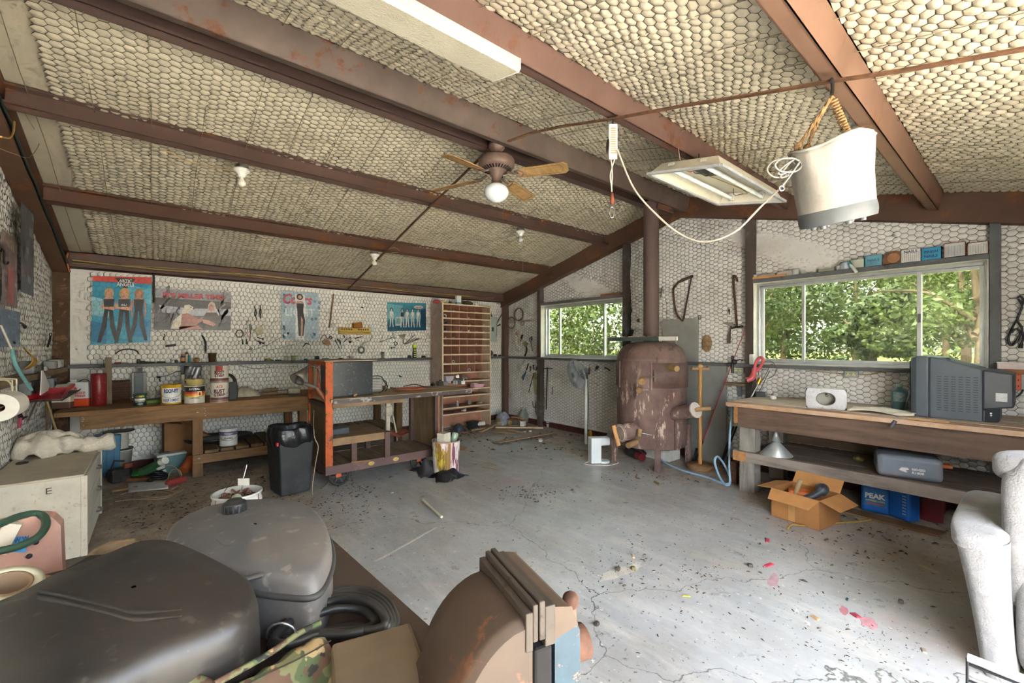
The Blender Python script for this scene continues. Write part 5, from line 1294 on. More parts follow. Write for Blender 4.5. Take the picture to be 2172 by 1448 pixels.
# lathe uses its own frame: helper keeps angle 0 on +X
CW=mat('d6cfc0',.4,0,.06,10,dirt=.2)
paint_can('stain_can','small dark green can with yellow lettering on the workbench',297,861.5,BTZ,.052,.128,mat('23463c',.4),CHROME,[('1d2420',.02,.28,-1.4,1.4),('d8d5c5',.45,.62,-.9,.9)],[('OLYMPIC','dcc23a',.72,.13,1.5,.04),('WATERGUARD','f0efe6',.32,.09,1.5,.02),('CEDAR','cfe0d6',.14,.09,.9,.02)])
paint_can('roof_cement_can','yellow roof cement can with white label on the workbench',363,857.5,BTZ,.088,.205,mat('c99d27',.4,0,.1),CHROME,[('dfe0dc',.08,.84,-1.02,1.25)],[('ROOF-FIT','2e3f77',.60,.19,1.45,.05),('ROOF CEMENT','2e3f77',.16,.13,1.6,.03)])
paint_can('wood_preserver_can','cream can with black red and yellow bands on the workbench',413,855.5,BTZ,.090,.19,CW,CHROME,[('1e1d1f',.66,.95,-1.45,1.45),('b93a30',.56,.66,-1.45,1.45),('dd7f2c',.46,.56,-1.45,1.45),('e8c53c',.37,.46,-1.45,1.45),('efd9a0',.40,.68,.25,.75),('a8402c',.45,.62,.40,.60)],[('ROYAL','e6e2d8',.76,.10,1.1,.03),('WOOD PRESERV','3b3530',.26,.06,1.1,.02)])
q=onZ(413,855.5,BTZ);f=(q-EYE);f.z=0;f.normalize();q=q+f*.095
t=thing('margarine_pail','yellowed plastic pail standing on the banded cream can','pail',(q.x,q.y,BTZ+.192));MB().lathe([(0,0),(.072,0),(.080,.052),(.086,.054),(.086,.064),(0,.062)],n=24).build('pail',mat('c9b878',.5,0,.1,12),t);MB().torus((0,0,.062),.083,.005,24,6).build('rim',mat('b3a05e',.5),t)
RB=[('8a6f60',.0,.14,-1.5,1.5),('5c3a33',.14,.26,-1.5,1.5)]
RT=[('ACE','c3423a',.74,.13,.7,.03),('RUST','4a2a28',.50,.17,1.25,.05),('STOP','4a2a28',.32,.15,1.2,.04)]
rc=paint_can('rust_primer_can','lower of two stacked white rust paint cans on the workbench',465.5,853.5,BTZ,.086,.215,CW,mat('b98d80',.5),RB+[('c3423a',.34,.44,-.12,.18)],RT)
q=rc.location
t=thing('rust_primer_can','upper of two stacked white rust paint cans with red drips','paint can',(q.x,q.y,BTZ+.217));a=face_ang(q.x,q.y);r,h=.084,.185
MB().lathe([(0,0),(r,0),(r+.002,.004),(r,.008),(r,h-.012),(r+.003,h-.008),(r+.003,h),(r-.008,h),(r-.01,h-.01),(0,h-.01)],n=28).build('can_body',CW,t)
for k,(c,z0,z1,a0,a1)in enumerate([('8a6f60',.0,.12,-1.5,1.5),('5c3a33',.12,.26,-1.5,1.5),('c3423a',.34,.46,-.1,.2)]):MB().lathe([(r+.0006+.0003*k,z0*h),(r+.0006+.0003*k,z1*h)],n=20,a0=a+a0,a1=a+a1).build('label_band',mat(c,.45),t)
mb=MB();curved_text(mb,'RUST',(0,0,0),r+.0022,.52*h,.17*h,1.1*r,a,.05);curved_text(mb,'STOP',(0,0,0),r+.0022,.34*h,.15*h,1.1*r,a,.04);tag(mb.build('lettering',mat('4a2a28',.5),t),kind='stuff')
mb=MB();curved_text(mb,'ACE',(0,0,0),r+.0022,.76*h,.16*h,.6*r,a,.04)
for i in range(8):
 aa=a+(i-4)*.09;d=V(math.cos(aa),math.sin(aa),0)*(r+.0015);mb.tube([d+V(0,0,h),d+V(0,0,h*(.62+.05*(i%3)))],.006,6)
tag(mb.build('red_drips',mat('a5342d',.4),t),kind='stuff')
# red cylinder
q=onZ(208,861,BTZ);tag(MB().lathe([(0,0),(.058,0),(.062,.004),(.062,.325),(.058,.332),(0,.334)],(q.x,q.y+.06,BTZ),28).bw('red_cylinder',mat('7a1c1f',.35,0,.12,14,speck=.5,speckc='b9a8a0')),'tall dark red cylinder standing on the workbench','cylinder')
# lacquer thinner can: a flat oblong tin
q=onZ(157,864,BTZ);lc=thing('thinner_can','white and red oblong thinner tin with white cap','can',(q.x+.03,q.y+.10,BTZ),R(-12))
MB().box((0,0,.125),(.165,.10,.25)).build('tin',mat('c9ccca',.35,.1,.06,8,dirt=.1),lc,bevel=.012,seg=3);MB().box((0,-.0006,.045),(.167,.102,.09)).build('red_band',mat('c1441f',.4),lc,bevel=.012,seg=3)
mb=MB();text_mb(mb,'LACQUER',(.02,-.0525,.13),(1,0,0),(0,0,1),.022,.085,'CENTER',.03);text_mb(mb,'THINNER',(.02,-.0525,.10),(1,0,0),(0,0,1),.022,.085,'CENTER',.03)
st=[(math.cos(R(90+k*36))*(.022 if k%2==0 else.009),math.sin(R(90+k*36))*(.022 if k%2==0 else.009))for k in range(10)];mb.face([(x-.015,-.0525,.185+z)for x,z in st])
tag(mb.build('lettering',mat('c0393a',.5),lc),kind='stuff');MB().cyl((-.045,0,.25),(-.045,0,.272),.024,n=16).build('cap',mat('dedbd2',.4),lc);MB().tube(spline([(-.005,0,.25),(.02,0,.272),(.055,0,.272),(.075,0,.25)],4),.004,6).build('handle',BLACK,lc)
# pale tins at the end of the bench
q=onZ(121,868,BTZ);pt_=thing('oblong_tin','pale oblong tin with brown base at the end of the workbench','can',(q.x+.03,q.y+.08,BTZ),R(-12));MB().box((0,0,.12),(.14,.09,.24)).build('tin',mat('ccc6b4',.45,0,.1,8,dirt=.3),pt_,bevel=.01);MB().box((0,-.0005,.035),(.142,.092,.07)).build('brown_band',mat('5c4238',.5),pt_,bevel=.01)
for k in range(6):MB().box((-.02,-.0462,.10+k*.018),(.08,.001,.003)).build('print_line',mat('8f8a78',.6),pt_)
q=onZ(137,866,BTZ);tag(MB().lathe([(0,0),(.022,0),(.022,.20),(.012,.225),(.012,.24),(0,.24)],(q.x+.01,q.y+.05,BTZ),16).bw('white_tube',mat('d5d0c4',.4,0,.05,8,dirt=.2)),'slim white bottle between the pale tin and the thinner tin','bottle')
# jug with blue label
q=onZ(205,853,BTZ);jg=thing('plastic_jug','cloudy plastic jug with blue label behind the red cylinder','jug',(q.x-.02,q.y+.19,BTZ));MB().box((0,0,.10),(.20,.12,.20)).build('jug',mat('b9b8ad',.4,0,.06),jg,bevel=.02,seg=3);MB().lathe([(.09,.20),(.03,.25),(.025,.27),(0,.27)],n=18).build('shoulder',mat('b9b8ad',.4),jg)
MB().box((0,-.001,.11),(.202,.122,.085)).build('paper_label',mat('2f559e',.4),jg,bevel=.02,seg=3)
# board and electrical box leaning at the back
a=onY(236,853,YA-.12);b=onY(276,853,YA-.12)
bd=thing('paneling_offcut','dark brown grooved paneling board behind the red cylinder','board',((a.x+b.x)/2,YA-.12,BTZ))
for k in range(9):z0=BTZ+.004+k*.026;MB().bx((a.x,YA-.125,z0),(b.x,YA-.105,z0+.023)).bw('groove_strip',wood('4a3324','35241a','X',12),bd)
a=onY(279,852,YA-.16);b=onY(311,789,YA-.16);eb=thing('disconnect_box','grey steel electrical box standing at the back of the workbench','electrical box',((a.x+b.x)/2,YA-.1,BTZ))
MB().bx((a.x,YA-.16,BTZ),(b.x,YA-.05,b.z)).bw('case',mat('82847e',.5,.1,.08,8,dirt=.3),eb,bevel=.006);MB().bx((a.x+.02,YA-.166,BTZ+.03),(b.x-.03,YA-.158,b.z-.01)).bw('door',mat('5d6468',.5),eb,bevel=.004);MB().bx(((a.x+b.x)/2-.01,YA-.15,b.z),((a.x+b.x)/2+.03,YA-.12,b.z+.05)).bw('conduit_stub',TOOL,eb)
q=onZ(325,856,BTZ);tag(MB().box((q.x,q.y+.1,BTZ+.016),(.16,.10,.032),.3).bw('green_tray',mat('5c8a34',.5,0,.2,10,dirt=.3),bevel=.006),'flat green tray lying behind the small green can','tray')
q=onZ(389,850,BTZ);tag(MB().lathe([(0,0),(.038,0),(.038,.16),(.02,.20),(.018,.28),(.022,.285),(0,.29)],(q.x,q.y+.17,BTZ),18).bw('squeeze_bottle',mat('c8c4ae',.35)),'tall pale bottle behind the yellow roof cement can','bottle')
a=onY(391,776,YA-.10);b=onY(427,803,YA-.10)
mb=MB();mb.grid(lambda u,v:V(a.x+(b.x-a.x)*u,YA-.10-.03*math.sin(u*3.1)+.008*math.sin(17*u+9*v),a.z+(b.z-a.z-.08)*v),14,10);tag(mb.bw('silver_bag',mat('9c9c9e',.2,.6,.5,12,bmp=.5,bscale=25),solid=.002),'crinkled silver and black bag hanging under the rail','bag')
tag(MB().bx((onY(386,790,YA-.06).x-.012,YA-.075,BTZ),(onY(386,790,YA-.06).x+.012,YA-.05,1.178)).bw('rail_stud',STEEL_GREY),'narrow dark upright behind the cream can','post')
q=onZ(493,848,BTZ);tag(MB().box((q.x,q.y+.08,BTZ+.10),(.075,.09,.20),.2).bw('battery_case',mat('2f3438',.4),bevel=.006),'dark grey battery case beside the stacked rust cans','case')
tag(MB().tube(spline([(q.x-.16,q.y+.25,BTZ+.15),(q.x-.08,q.y+.24,BTZ+.27),(q.x+.02,q.y+.22,BTZ+.26),(q.x+.06,q.y+.2,BTZ+.14),(q.x+.06,q.y+.2,BTZ)],6),.017,8).bw('black_hose',RUBBER),'black hose arching behind the stacked rust cans','hose')
q=onZ(520,843,BTZ);mb=MB();mb.grid(lambda u,v:V(q.x-.13+.30*u,q.y+.04+.2*v,BTZ+.004+.115*math.sin(u*3.14)**.7*math.sin(v*3.1)+.014*math.sin(23*u+11*v)*math.sin(v*3.1)),20,12);tag(mb.bw('plastic_bag',mat('a9a58f',.3,0,.25,14,bmp=.6,bscale=30),solid=.002),'crumpled cloudy plastic bag on the workbench','bag')
for px,py,r,h,lb in((531,841,.048,.05,'roll of silver duct tape in front of the plastic bag'),(553,834,.04,.045,'roll of silver duct tape behind the red packet')):
 q=onZ(px,py,BTZ);tag(MB().lathe([(r*.75,0),(r,0),(r,h),(r*.75,h),(r*.75,0)],(q.x,q.y+r,BTZ),24).bw('duct_tape',mat('a9adb0',.3,.3,.08)),lb,'tape')
q=onZ(592,829,BTZ);bx_=thing('parts_carton','small white carton with blue print at the back of the workbench','box',(q.x,q.y+.12,BTZ),.2);MB().box((0,0,.05),(.15,.09,.10)).build('carton',mat('cfcbc2',.6,0,.06),bx_,bevel=.002);MB().box((-.01,-.046,.035),(.09,.002,.04)).build('blue_print',mat('3a4f86',.5),bx_)
for i,(px,py,w,d,h,c,lb)in enumerate(((547,838,.16,.08,.025,'9a4438','red flat packet on the workbench'),(570,837,.20,.10,.03,'8a6f52','tan flat board stack on the workbench'),(577,833,.16,.10,.055,'9c7f5e','thick tan board behind the flat stack'),(605,834,.18,.10,.04,'a59a82','folded pale cloth on the workbench by the cart'),(625,834,.14,.10,.06,'b9b2a0','crumpled pale plastic wrapper by the cart'),(633,839,.2,.1,.012,'56524b','dark flat tool on the workbench by the cart'))):
 q=onZ(px,py,BTZ);mb=MB();mb.box((q.x,q.y+.05,BTZ+h/2),(w,d,h),rnd(-.2,.25));mb.box((q.x+.02,q.y+.06,BTZ+h*.75),(w*.8,d*.7,h*.5),rnd(-.4,.4));tag(mb.bw('flat_parcel',mat(c,.7,0,.2,20),bevel=.004),lb,'parcel')
# ---- under the workbench
cl=paint_can('enamel_can','white paint can with purple band on the slatted shelf',485,946,.277,.088,.195,mat('d9d8d4',.4,0,.05),CHROME,[('6c6284',.62,.84,-1.4,1.4)],[('Valspar','e5e2ea',.68,.10,1.0,.02),('ENAMEL','4a4650',.42,.10,1.0,.02)])
q=onY(450,905,6.5);mb=MB();mb.lathe([(0,.02),(.30,.0),(.34,.02),(.35,.05),(.33,.05),(.30,.03),(0,.04)],(q.x+.05,6.28,.285),32,sx=1,sy=.7);tag(mb.bw('black_tub',BLACK),'wide low black tub behind the white can on the slatted shelf','tub')
CB=mat('a06f3c',.8,0,.15,6,dirt=.3,dirtc='5e4022');CBD=mat('7d5836',.8,0,.15,6,dirt=.3,dirtc='4a3320')
def carton(name,label,loc,size,rz,m_,rx=0,ry=0,flaps=True):
 t=thing(name,label,'box',loc,rot=(rx,ry,rz));w,d,h=size
 mb=MB();tt=.004
 for a,b in(((-w/2,-d/2,0),(w/2,-d/2+tt,h)),((-w/2,d/2-tt,0),(w/2,d/2,h)),((-w/2,-d/2,0),(-w/2+tt,d/2,h)),((w/2-tt,-d/2,0),(w/2,d/2,h)),((-w/2,-d/2,0),(w/2,d/2,tt))):mb.bx(a,b)
 mb.build('carton_body',m_,t)
 return t
q=onZ(372,985);c1=carton('cardboard_box','orange brown cardboard box lying tilted under the workbench',(q.x+.05,q.y-.02,.075),(.30,.2,.34),R(20),CB,R(8),R(24));MB().box((0,0,.34),(.30,.2,.005)).build('box_lid',CB,c1)
q=onY(385,920,6.40);c2=carton('cardboard_box','dark cardboard box standing behind the tilted one',(q.x,6.36,0),(.34,.25,.60),R(4),CBD);MB().box((-.12,-.21,.56),(.20,.18,.005),Matrix.Rotation(R(12),3,'Y')).build('box_flap',CBD,c2)
GT=mat('2f5a38',.4,0,.15,12);WE=mat('c9cbc4',.5)
for(a,za),(b,zb),lb in((((300,1000),.20),((342,980),.30),'uppermost of three dark green tubes under the workbench'),(((296,1003),.12),((334,990),.17),'middle one of three dark green tubes under the workbench'),(((273,1006),.045),((338,1003),.05),'lowest and brightest of three green tubes under the workbench')):
 p0,p1=onZ(*a,za),onZ(*b,zb);t=thing('caulk_tube',lb,'tube',(p0+p1)/2-V(0,0,.04),group='green tubes');MB().cyl(p0,p1,.034,n=14).bw('tube_body',mat('2f7a3c',.4)if za<.1 else GT,t);MB().cyl(p1,p1+(p1-p0).normalized()*.05,.036,n=14).bw('end_cap',WE,t)
q=onZ(362,1012);tl=thing('tool_case','teal and white tool case under the workbench','case',(q.x,q.y+.25,0),.2);MB().box((0,0,.10),(.26,.16,.20)).build('case',mat('4d6f70',.5,0,.1,10,dirt=.3),tl,bevel=.01);MB().box((0,0,.21),(.27,.17,.025)).build('lid',mat('c3c4bc',.5),tl,bevel=.005);MB().box((-.05,-.0,.225),(.09,.03,.02)).build('handle',BLACK,tl)
q0,q1=onZ(356,1025,.04),onZ(392,1015,.04);mb=MB();mb.cyl(q0,q1,.035,n=14);mb.cyl(q0-(q1-q0)*.1,q0,.02,.035,n=12);tag(mb.bw('air_chisel',mat('8e3a34',.5,0,.2,14)),'red air tool lying on the floor under the workbench','tool')
q=onZ(398,1010);tag(MB().cyl(q+V(-.03,.1,.05),q+V(.05,.2,.14),.05,.06,12).bw('orange_shell',mat('b0562c',.6,0,.2)),'rust orange shell lying against the workbench leg','part')
q=onZ(333,1023);mb=MB()
for i in range(5):mb.torus(q+V(.02*(i%2),.06+.01*i,.02+.018*i),.085-.006*i,.010,20,6,(.1*i,.05,1))
tag(mb.bw('black_cord_coil',BLACK),'coil of black cord on the dusty floor under the workbench','cord')
q=onZ(305,1038);mb=MB();mb.grid(lambda u,v:onZ(272+85*u,1044-20*v-8*u,.012+.02*abs(math.sin(7*u+3*v))),14,6);tag(mb.bw('paper_sheet',mat('c9c8c2',.8,0,.12,12,bmp=.3),solid=.001),'crumpled white paper sheet on the dusty floor','paper')
mb=MB()
for i,(cx,cy,rx,ry)in enumerate(((360,1012,22,26),(372,1018,16,24),(330,1046,40,8),(310,1050,55,9))):
 mb.tube(spline([onZ(cx+rx*math.cos(t_),cy+ry*math.sin(t_),.012+(.10*max(0,-math.sin(t_))if i<2 else 0))for t_ in(0,1.05,2.1,3.15,4.2,5.25)],6,True),.005,6,True)
mb.tube(spline([onZ(*p_,.01)for p_ in((375,1030),(388,1038),(350,1052),(270,1060),(245,1063))],6),.005,6)
tag(mb.bw('electric_cable',mat('a08a6c',.6,0,.1)),'tangled tan electric cord looping over the dusty floor','cord')
a,b=onZ(262,1012),onZ(308,1032);tag(MB().box(((a.x+b.x)/2+.03,(a.y+b.y)/2+.06,.02),(.34,.13,.03),-.55).bw('board_offcut',wood('8a5a38','6b4429','X')),'short reddish board lying under the workbench','board')
a,b=onZ(238,1041,.015),onZ(292,1033,.015);tag(MB().beam(a,b,.03,.02).bw('wood_strip',wood('9a7a52','7a5c3a','X')),'thin wooden strip on the dusty floor','stick')
bl=onZ(231,1012);bn=thing('blue_bin','ribbed blue plastic bin behind the white cabinet','bin',(bl.x-.02,bl.y+.16,0));MB().box((0,0,.22),(.20,.20,.44),None,(1.15,1.15)).build('bin',mat('4d7f9e',.5,0,.1),bn,bevel=.012)
for k in(-1,0,1):MB().box((k*.06,-.108,.24),(.012,.012,.36),Matrix.Rotation(R(-3),3,'X')).build('rib',mat('456f8c',.5),bn)
bq=onZ(255,1008);bu=thing('white_pail','white pail with dirty side under the workbench','pail',(bq.x-.02,bq.y+.18,0));MB().lathe([(0,0),(.10,0),(.115,.24),(.12,.24),(.12,.255),(.105,.255),(.1,.03),(0,.03)],n=24).build('pail',mat('c4c1b8',.5,0,.1,8,dirt=.4,speck=.4),bu)
so=thing('cable_spool','cable spool with black flanges standing on the white pail','spool',(bq.x-.02,bq.y+.18,.257));MB().cyl((0,0,0),(0,0,.012),.125,n=28).build('flange',BLACK,so);MB().cyl((0,0,.012),(0,0,.20),.082,n=24).build('wound_cable',mat('c9c2b4',.6,0,.1,40),so);MB().cyl((0,0,.20),(0,0,.212),.135,n=28).build('flange',BLACK,so)
q=onZ(243,1030);mn=thing('chain_saw_motor','dark oily motor on the floor beside the white cabinet','motor',(q.x+.03,q.y+.12,0),.4)
MB().box((0,0,.08),(.16,.12,.14)).build('block',mat('2a2927',.6,.1,.4,20,dirt=.4),mn,bevel=.015);MB().cyl((-.09,0,.09),(.10,.03,.11),.045,n=14).build('cylinder',TOOL,mn);MB().box((.05,-.05,.17),(.07,.06,.05)).build('cover',mat('8a4a34',.6),mn,bevel=.01);MB().tube([(-.05,.04,.14),(-.02,.06,.22),(.06,.05,.2)],.01,7).build('handle',BLACK,mn)
# ================================================================== white drawer cabinet on the left
CBW=mat('d3cbb9',.45,0,.07,4,dirt=.4,dirtc='8d7c66',speck=.25)
cbx=thing('drawer_cabinet','low white cabinet with drawers against the near wall','cabinet',(-.61,4.48,0))
X0c,X1c,Y0c,Y1c,ZT=XC+.03,-.36,4.0,4.98,.56
MB().bx((X0c,Y0c,.03),(X1c-.03,Y1c,ZT)).bw('carcass',CBW,cbx,bevel=.006)
MB().bx((X0c,Y0c-.004,ZT),(X1c-.015,Y1c,ZT+.012)).bw('top',mat('c5b9a2',.55,0,.14,3,dirt=.6,dirtc='8a7660'),cbx,bevel=.003)
MB().bx((X1c-.03,Y0c,.03),(X1c,Y0c+.05,ZT)).bw('face_stile',CBW,cbx);MB().bx((X1c-.03,Y1c-.05,.03),(X1c,Y1c,ZT)).bw('face_stile',CBW,cbx)
for i in range(3):
 z0=.06+i*.165;dr=MB().bx((X1c-.026,Y0c+.055,z0),(X1c-.004,Y1c-.055,z0+.155)).bw('drawer',mat('cfcabd',.4,0,.07,5,dirt=.3),cbx,bevel=.006)
 MB().tube([(X1c-.006,Y1c-.40,z0+.09),(X1c+.02,Y1c-.38,z0+.085),(X1c+.02,Y1c-.30,z0+.085),(X1c-.006,Y1c-.28,z0+.09)],.007,7).bw('drawer_pull',mat('8d8a84',.4,.5),dr)
mb=MB();text_mb(mb,'E',(-.55,Y0c-.0015,.475),(1,0,0),(0,0,1),.04,.028);tag(mb.bw('marker_letter',mat('4a453e',.7),cbx),kind='stuff')
TOW=mat('d5ccbb',.95,0,.1,14,dirt=.25,dirtc='a08f72',bmp=.7,bscale=90)
def towel(name,label,f,nu=26,nv=16,m_=TOW):
 mb=MB();mb.grid(f,nu,nv);return tag(mb.bw(name,m_,solid=.008),label,'towel')
ct=onZ(95,965,ZT+.012)
def tw1(u,v):
 a=u*6.2832;rr=math.sin(min(1,v*1.02)*1.5708);r_=.19*rr*(1+.13*math.sin(3*a+1)+.07*math.sin(7*a))
 return V(ct.x+r_*math.cos(a)*1.05,ct.y+.06+r_*math.sin(a)*.9,ZT+.018+.155*(1-v**2.2)+.020*math.sin(9*a+5*v)*v+.018*math.sin(5*a-8*v))
towel('bath_towel','crumpled cream towel heaped on the white cabinet',tw1,40,18)
c2_=onZ(195,945,ZT+.012)
mb=MB();pts=[V(-.70+.085*k,4.86+.01*math.sin(k),ZT+.075+.012*math.sin(k*1.3))for k in range(6)]
mb.tube(spline(pts,5),[.062+.010*math.sin(i*.9)for i in range(26)],16);tag(mb.bw('rolled_towel',TOW),'rolled white towel along the far edge of the white cabinet','towel')
q=onZ(151,941,ZT+.012);dk=thing('wire_stand','dark disc with bent wires on the white cabinet','stand',(q.x,q.y,ZT+.012));MB().lathe([(0,.010),(.05,.008),(.055,.0),(0,0)],n=20).build('disc',mat('3f3d36',.6,0,.3,30),dk);MB().tube(spline([(0,0,.01),(-.01,0,.10),(-.03,.02,.18),(-.05,.02,.23)],5),.002,5).build('wire',RUST,dk);MB().tube(spline([(.01,0,.01),(.03,.01,.06),(.08,.02,.12)],5),.002,5).build('wire',RUST,dk)
q=onZ(47,983,ZT+.012);tag(MB().torus(q+V(0,0,.006),.028,.005,18,6).bw('black_ring',BLACK),'small black ring on the white cabinet top','ring')
# ================================================================== near wall: magazine pages, shelf and paper towels
def page(label,tl,tr,bl,base,cols,seed):
 p=Poster(label,'C',tl,tr,bl,base,.045)
 g3=random.Random(seed)
 for i in range(26):
  x,y=g3.uniform(0,.85),g3.uniform(0,.9);w,h=g3.uniform(.06,.3),g3.uniform(.03,.12);p.poly(cols[i%len(cols)],[(x,y),(min(1,x+w),y+g3.uniform(-.02,.02)),(min(1,x+w*.9),min(1,y+h)),(x+.01,min(1,y+h*.8))],i%4)
 return p
page('tall dark blue magazine page high on the near wall',(44,426),(71,455.6),(44,618),'474c55',['5d6b80','3a3d42','6f5a52','7d8a97','2f343a'],1).done()
p=page('brown and red magazine page at the left edge of the near wall',(4,485),(36,509),(4,646),'75605e',['8d7a74','5d4a4c','9a8f8a','6a5560'],2);p.poly('a84640',[(.35,.45),(.75,.47),(.72,.98),(.3,.95)],6);p.done()
p=page('blue magazine page low on the near wall',(0,652),(42,662),(0,736),'5e6e88',['6f80a0','4b5a74','8a93a4','7488a8'],3);p.done()
hung('ess_hook','black ess shaped hook hanging on the magazine page','hook','C',[('hook',BLACK,[('t',[(2,533),(5,528),(9,536),(9,556),(14,561),(18,556)],.005)])],off=.055)
for a,b,lb in(((38,685),(52,695),'cluster of dark clips on the near wall'),((101,735),(107,712),'wire shears hanging on the near wall near the column')):
 hung('hanging_clip',lb,'clip','C',[('clip',TOOL,[('t',[a,((a[0]+b[0])/2+2,(a[1]+b[1])/2-4),b],.008)]),('loop',TOOL,[('l',[(b[0]-2,b[1]-4),(b[0]+2,b[1]-6),(b[0]+3,b[1]-1),(b[0],b[1]+1)],.004)])],off=.04)
hung('steel_rod','thin grey steel rod hanging on the netting over the white cabinet','rod','C',[('rod',mat('7d7872',.5,.3),[('t',[(60,891),(86,832)],.007)])],off=.02)
hung('pliers','pink handled pliers hanging on the netting over the white cabinet','pliers','C',[('jaws',TOOL,[('t',[(38,871),(46,888)],.014)]),('handle',mat('a8435c',.4),[('t',[(44,885),(40,906)],.010)]),('handle',TOOL,[('t',[(46,886),(56,884)],.008)])],off=.02)
# paper towel on wire bracket
r0,r1=onX(4,861,-.68),onX(60,850,-.68);r0=V(-.68,3.66,1.075);r1=V(-.68,3.90,1.075)
pr=thing('paper_towel_roll','white paper towel roll on a wire holder at the left edge','paper towel',(r0+r1)/2-V(0,0,.09));rr=.076
mb=MB();mb.cyl(r0,r1,rr,n=32,caps=False);x,y,z=frame_to(r0,r1)
for p_ in(r0,r1):
 ring=[[p_+(x*math.cos(i*6.28319/32)+y*math.sin(i*6.28319/32))*q_ for i in range(32)]for q_ in(rr,.022)];mb.add(ring[0]+ring[1],[(i,(i+1)%32,32+(i+1)%32,32+i)for i in range(32)])
mb.bw('paper',mat('e6e1d4',.9,0,.04,20,bmp=.2),pr);MB().cyl(r0-V(0,.003,0),r1,.022,n=18,caps=False).bw('core',mat('a87f58',.8),pr)
wh=thing('towel_holder','cream wire paper towel holder at the left edge','holder',(r0+r1)/2+V(0,0,.05));WCR=mat('cfc9ac',.4)
MB().tube([r0-V(0,.02,0),r1+V(0,.02,0)],.005,6).bw('spindle',WCR,wh);MB().tube(spline([r1+V(0,.02,0),r1+V(0,.03,.02),r1+V(0,.03,.10),r1+V(-.03,.03,.14),r1+V(-.12,.03,.13)],4),.005,6).bw('arm',WCR,wh)
MB().tube([r1+V(.01,.08,.14),r1+V(-.12,.08,.16),r1+V(-.12,-.02,.16),r1+V(.01,-.02,.14),r1+V(.01,-.02,.02),r1+V(.01,.08,.02),r1+V(.01,.08,.14)],.004,6).bw('guard',WCR,wh)
# wire shelf with dustpan and envelope
ws=thing('wire_shelf','dark wire shelf with papers on the near wall','shelf',(-.70,5.4,.97))
for k in range(10):y=4.95+k*.11;MB().tube([(XC+.02,y,.985),(-.60,y,.985),(-.58,y,1.0)],.004,5).bw('shelf_wire',TOOL,ws)
for x in(XC+.05,-.70,-.59):MB().tube([(x,4.92,.985),(x,5.97,.985)],.005,5).bw('shelf_rail',TOOL,ws)
dp=thing('dustpan','bright red plastic dustpan on the wire shelf','dustpan',(-.66,5.5,.99))
mb=MB();a_,b_=V(-.70,5.0,1.00),V(-.62,5.86,1.035)
mb.tube(spline([V(-.655,5.50,1.005),V(-.64,5.7,1.02),V(-.63,5.95,1.045)],4),[.018,.02,.021,.021,.02,.019,.018,.016,.010],10);mb.bw('handle',mat('c23a2c',.35),dp)
mb=MB();mb.add([(-.80,5.02,.992),(-.60,5.02,.992),(-.62,5.5,.995),(-.74,5.5,.995),(-.80,5.02,1.02),(-.60,5.02,1.01),(-.62,5.5,1.05),(-.74,5.5,1.05)],[(0,1,2,3),(1,5,6,2),(2,6,7,3),(3,7,4,0)]);mb.bw('pan',mat('b3202a',.35),dp,solid=.004)
tag(MB().prism([(0,0),(.30,.01),(.36,.05),(.10,.19),(.05,.19)],V(-.72,5.0,1.03),V(0,1,0),V(0,0,1),0,.006).bw('white_envelope',mat('d5d3d0',.7,0,.05)),'white folded envelope standing on the wire shelf','envelope')
# boxes on the near rail
for i,(py,y,w,h,c,lb)in enumerate(((0,5.98,.13,.075,'8b8d88','grey metal switch box on the near rail'),(0,6.27,.24,.08,'c9c7be','cream metal box on the near rail by the corner column'),(0,5.05,.12,.10,'77797a','grey box at the left of the near rail'),(0,5.30,.14,.06,'4a4843','dark flat tin on the near rail'),(0,5.52,.10,.04,'b9b6ac','pale low dish on the near rail'))):
 t=thing('rail_box',lb,'box',(XC+.07,y,1.20));MB().box((0,0,h/2),(.08,w,h)).build('case',mat(c,.5,.1,.1,20,dirt=.2),t,bevel=.005);MB().box((.041,0,h/2),(.003,w*.8,h*.75)).build('face_plate',mat(c,.45,.1,.05),t);MB().cyl((.042,.01,h/2),(.046,.01,h/2),.006,n=8).build('screw',TOOL,t)
for i,(y,z,c,lb)in enumerate(((5.15,1.08,'6d6f70','grey junction box under the near rail'),(6.12,1.05,'8f9496','grey meter box under the near rail by the column'),(5.45,1.09,'57534c','dark coil box under the near rail'))):
 t=thing('junction_box',lb,'box',(XC+.05,y,z-.05));MB().box((0,0,.05),(.07,.16,.11)).build('case',mat(c,.5,.1,.12,20),t,bevel=.006);MB().cyl((.036,-.03,.05),(.042,-.03,.05),.022,n=12).build('knockout',TOOL,t)
tag(MB().tube(spline([onX(26,742,-.72),onX(30,765,-.70),onX(42,790,-.68),onX(66,826,-.66)],6),.011,7).bw('teal_strap',mat('6fa0a0',.7)),'teal strap hanging over the near rail','strap')
tag(MB().tube([onX(2,690,-.74),onX(28,748,-.72)],.006,6).bw('string_line',CORDW),'pale string running down to the teal strap','string')
for i,(a,b,m_,lb)in enumerate((((94,832),(122,922),mat('9a8458',.6),'bamboo cane leaning behind the cream towel'),((98,826),(104,905),wood('7a5f40','5a442c','Z'),'brown wooden stick leaning in the near corner'))):
 p0,p1=onX(*a,-.76),onX(*b,-.66+.0*i);p1=V(p1.x,p1.y,.0)if i else p1;tag(MB().tube([p0,p1,p1+(p1-p0)*(p1.z/max(.01,(p0.z-p1.z)))]if not i else[p0,p1],.008,7).bw('leaning_stick',m_),lb,'stick')
gl=onX(22,712,-.74);mb=MB();mb.grid(lambda u,v:V(-.78+.05*math.sin(v*3.1),4.82+.16*u+.02*math.sin(6*v),1.24+.17*v*(1-.3*u)),10,8);tag(mb.bw('work_glove',mat('a8843a',.8,0,.3,20,bmp=.4),solid=.006),'yellow brown work glove hanging at the left edge','glove')
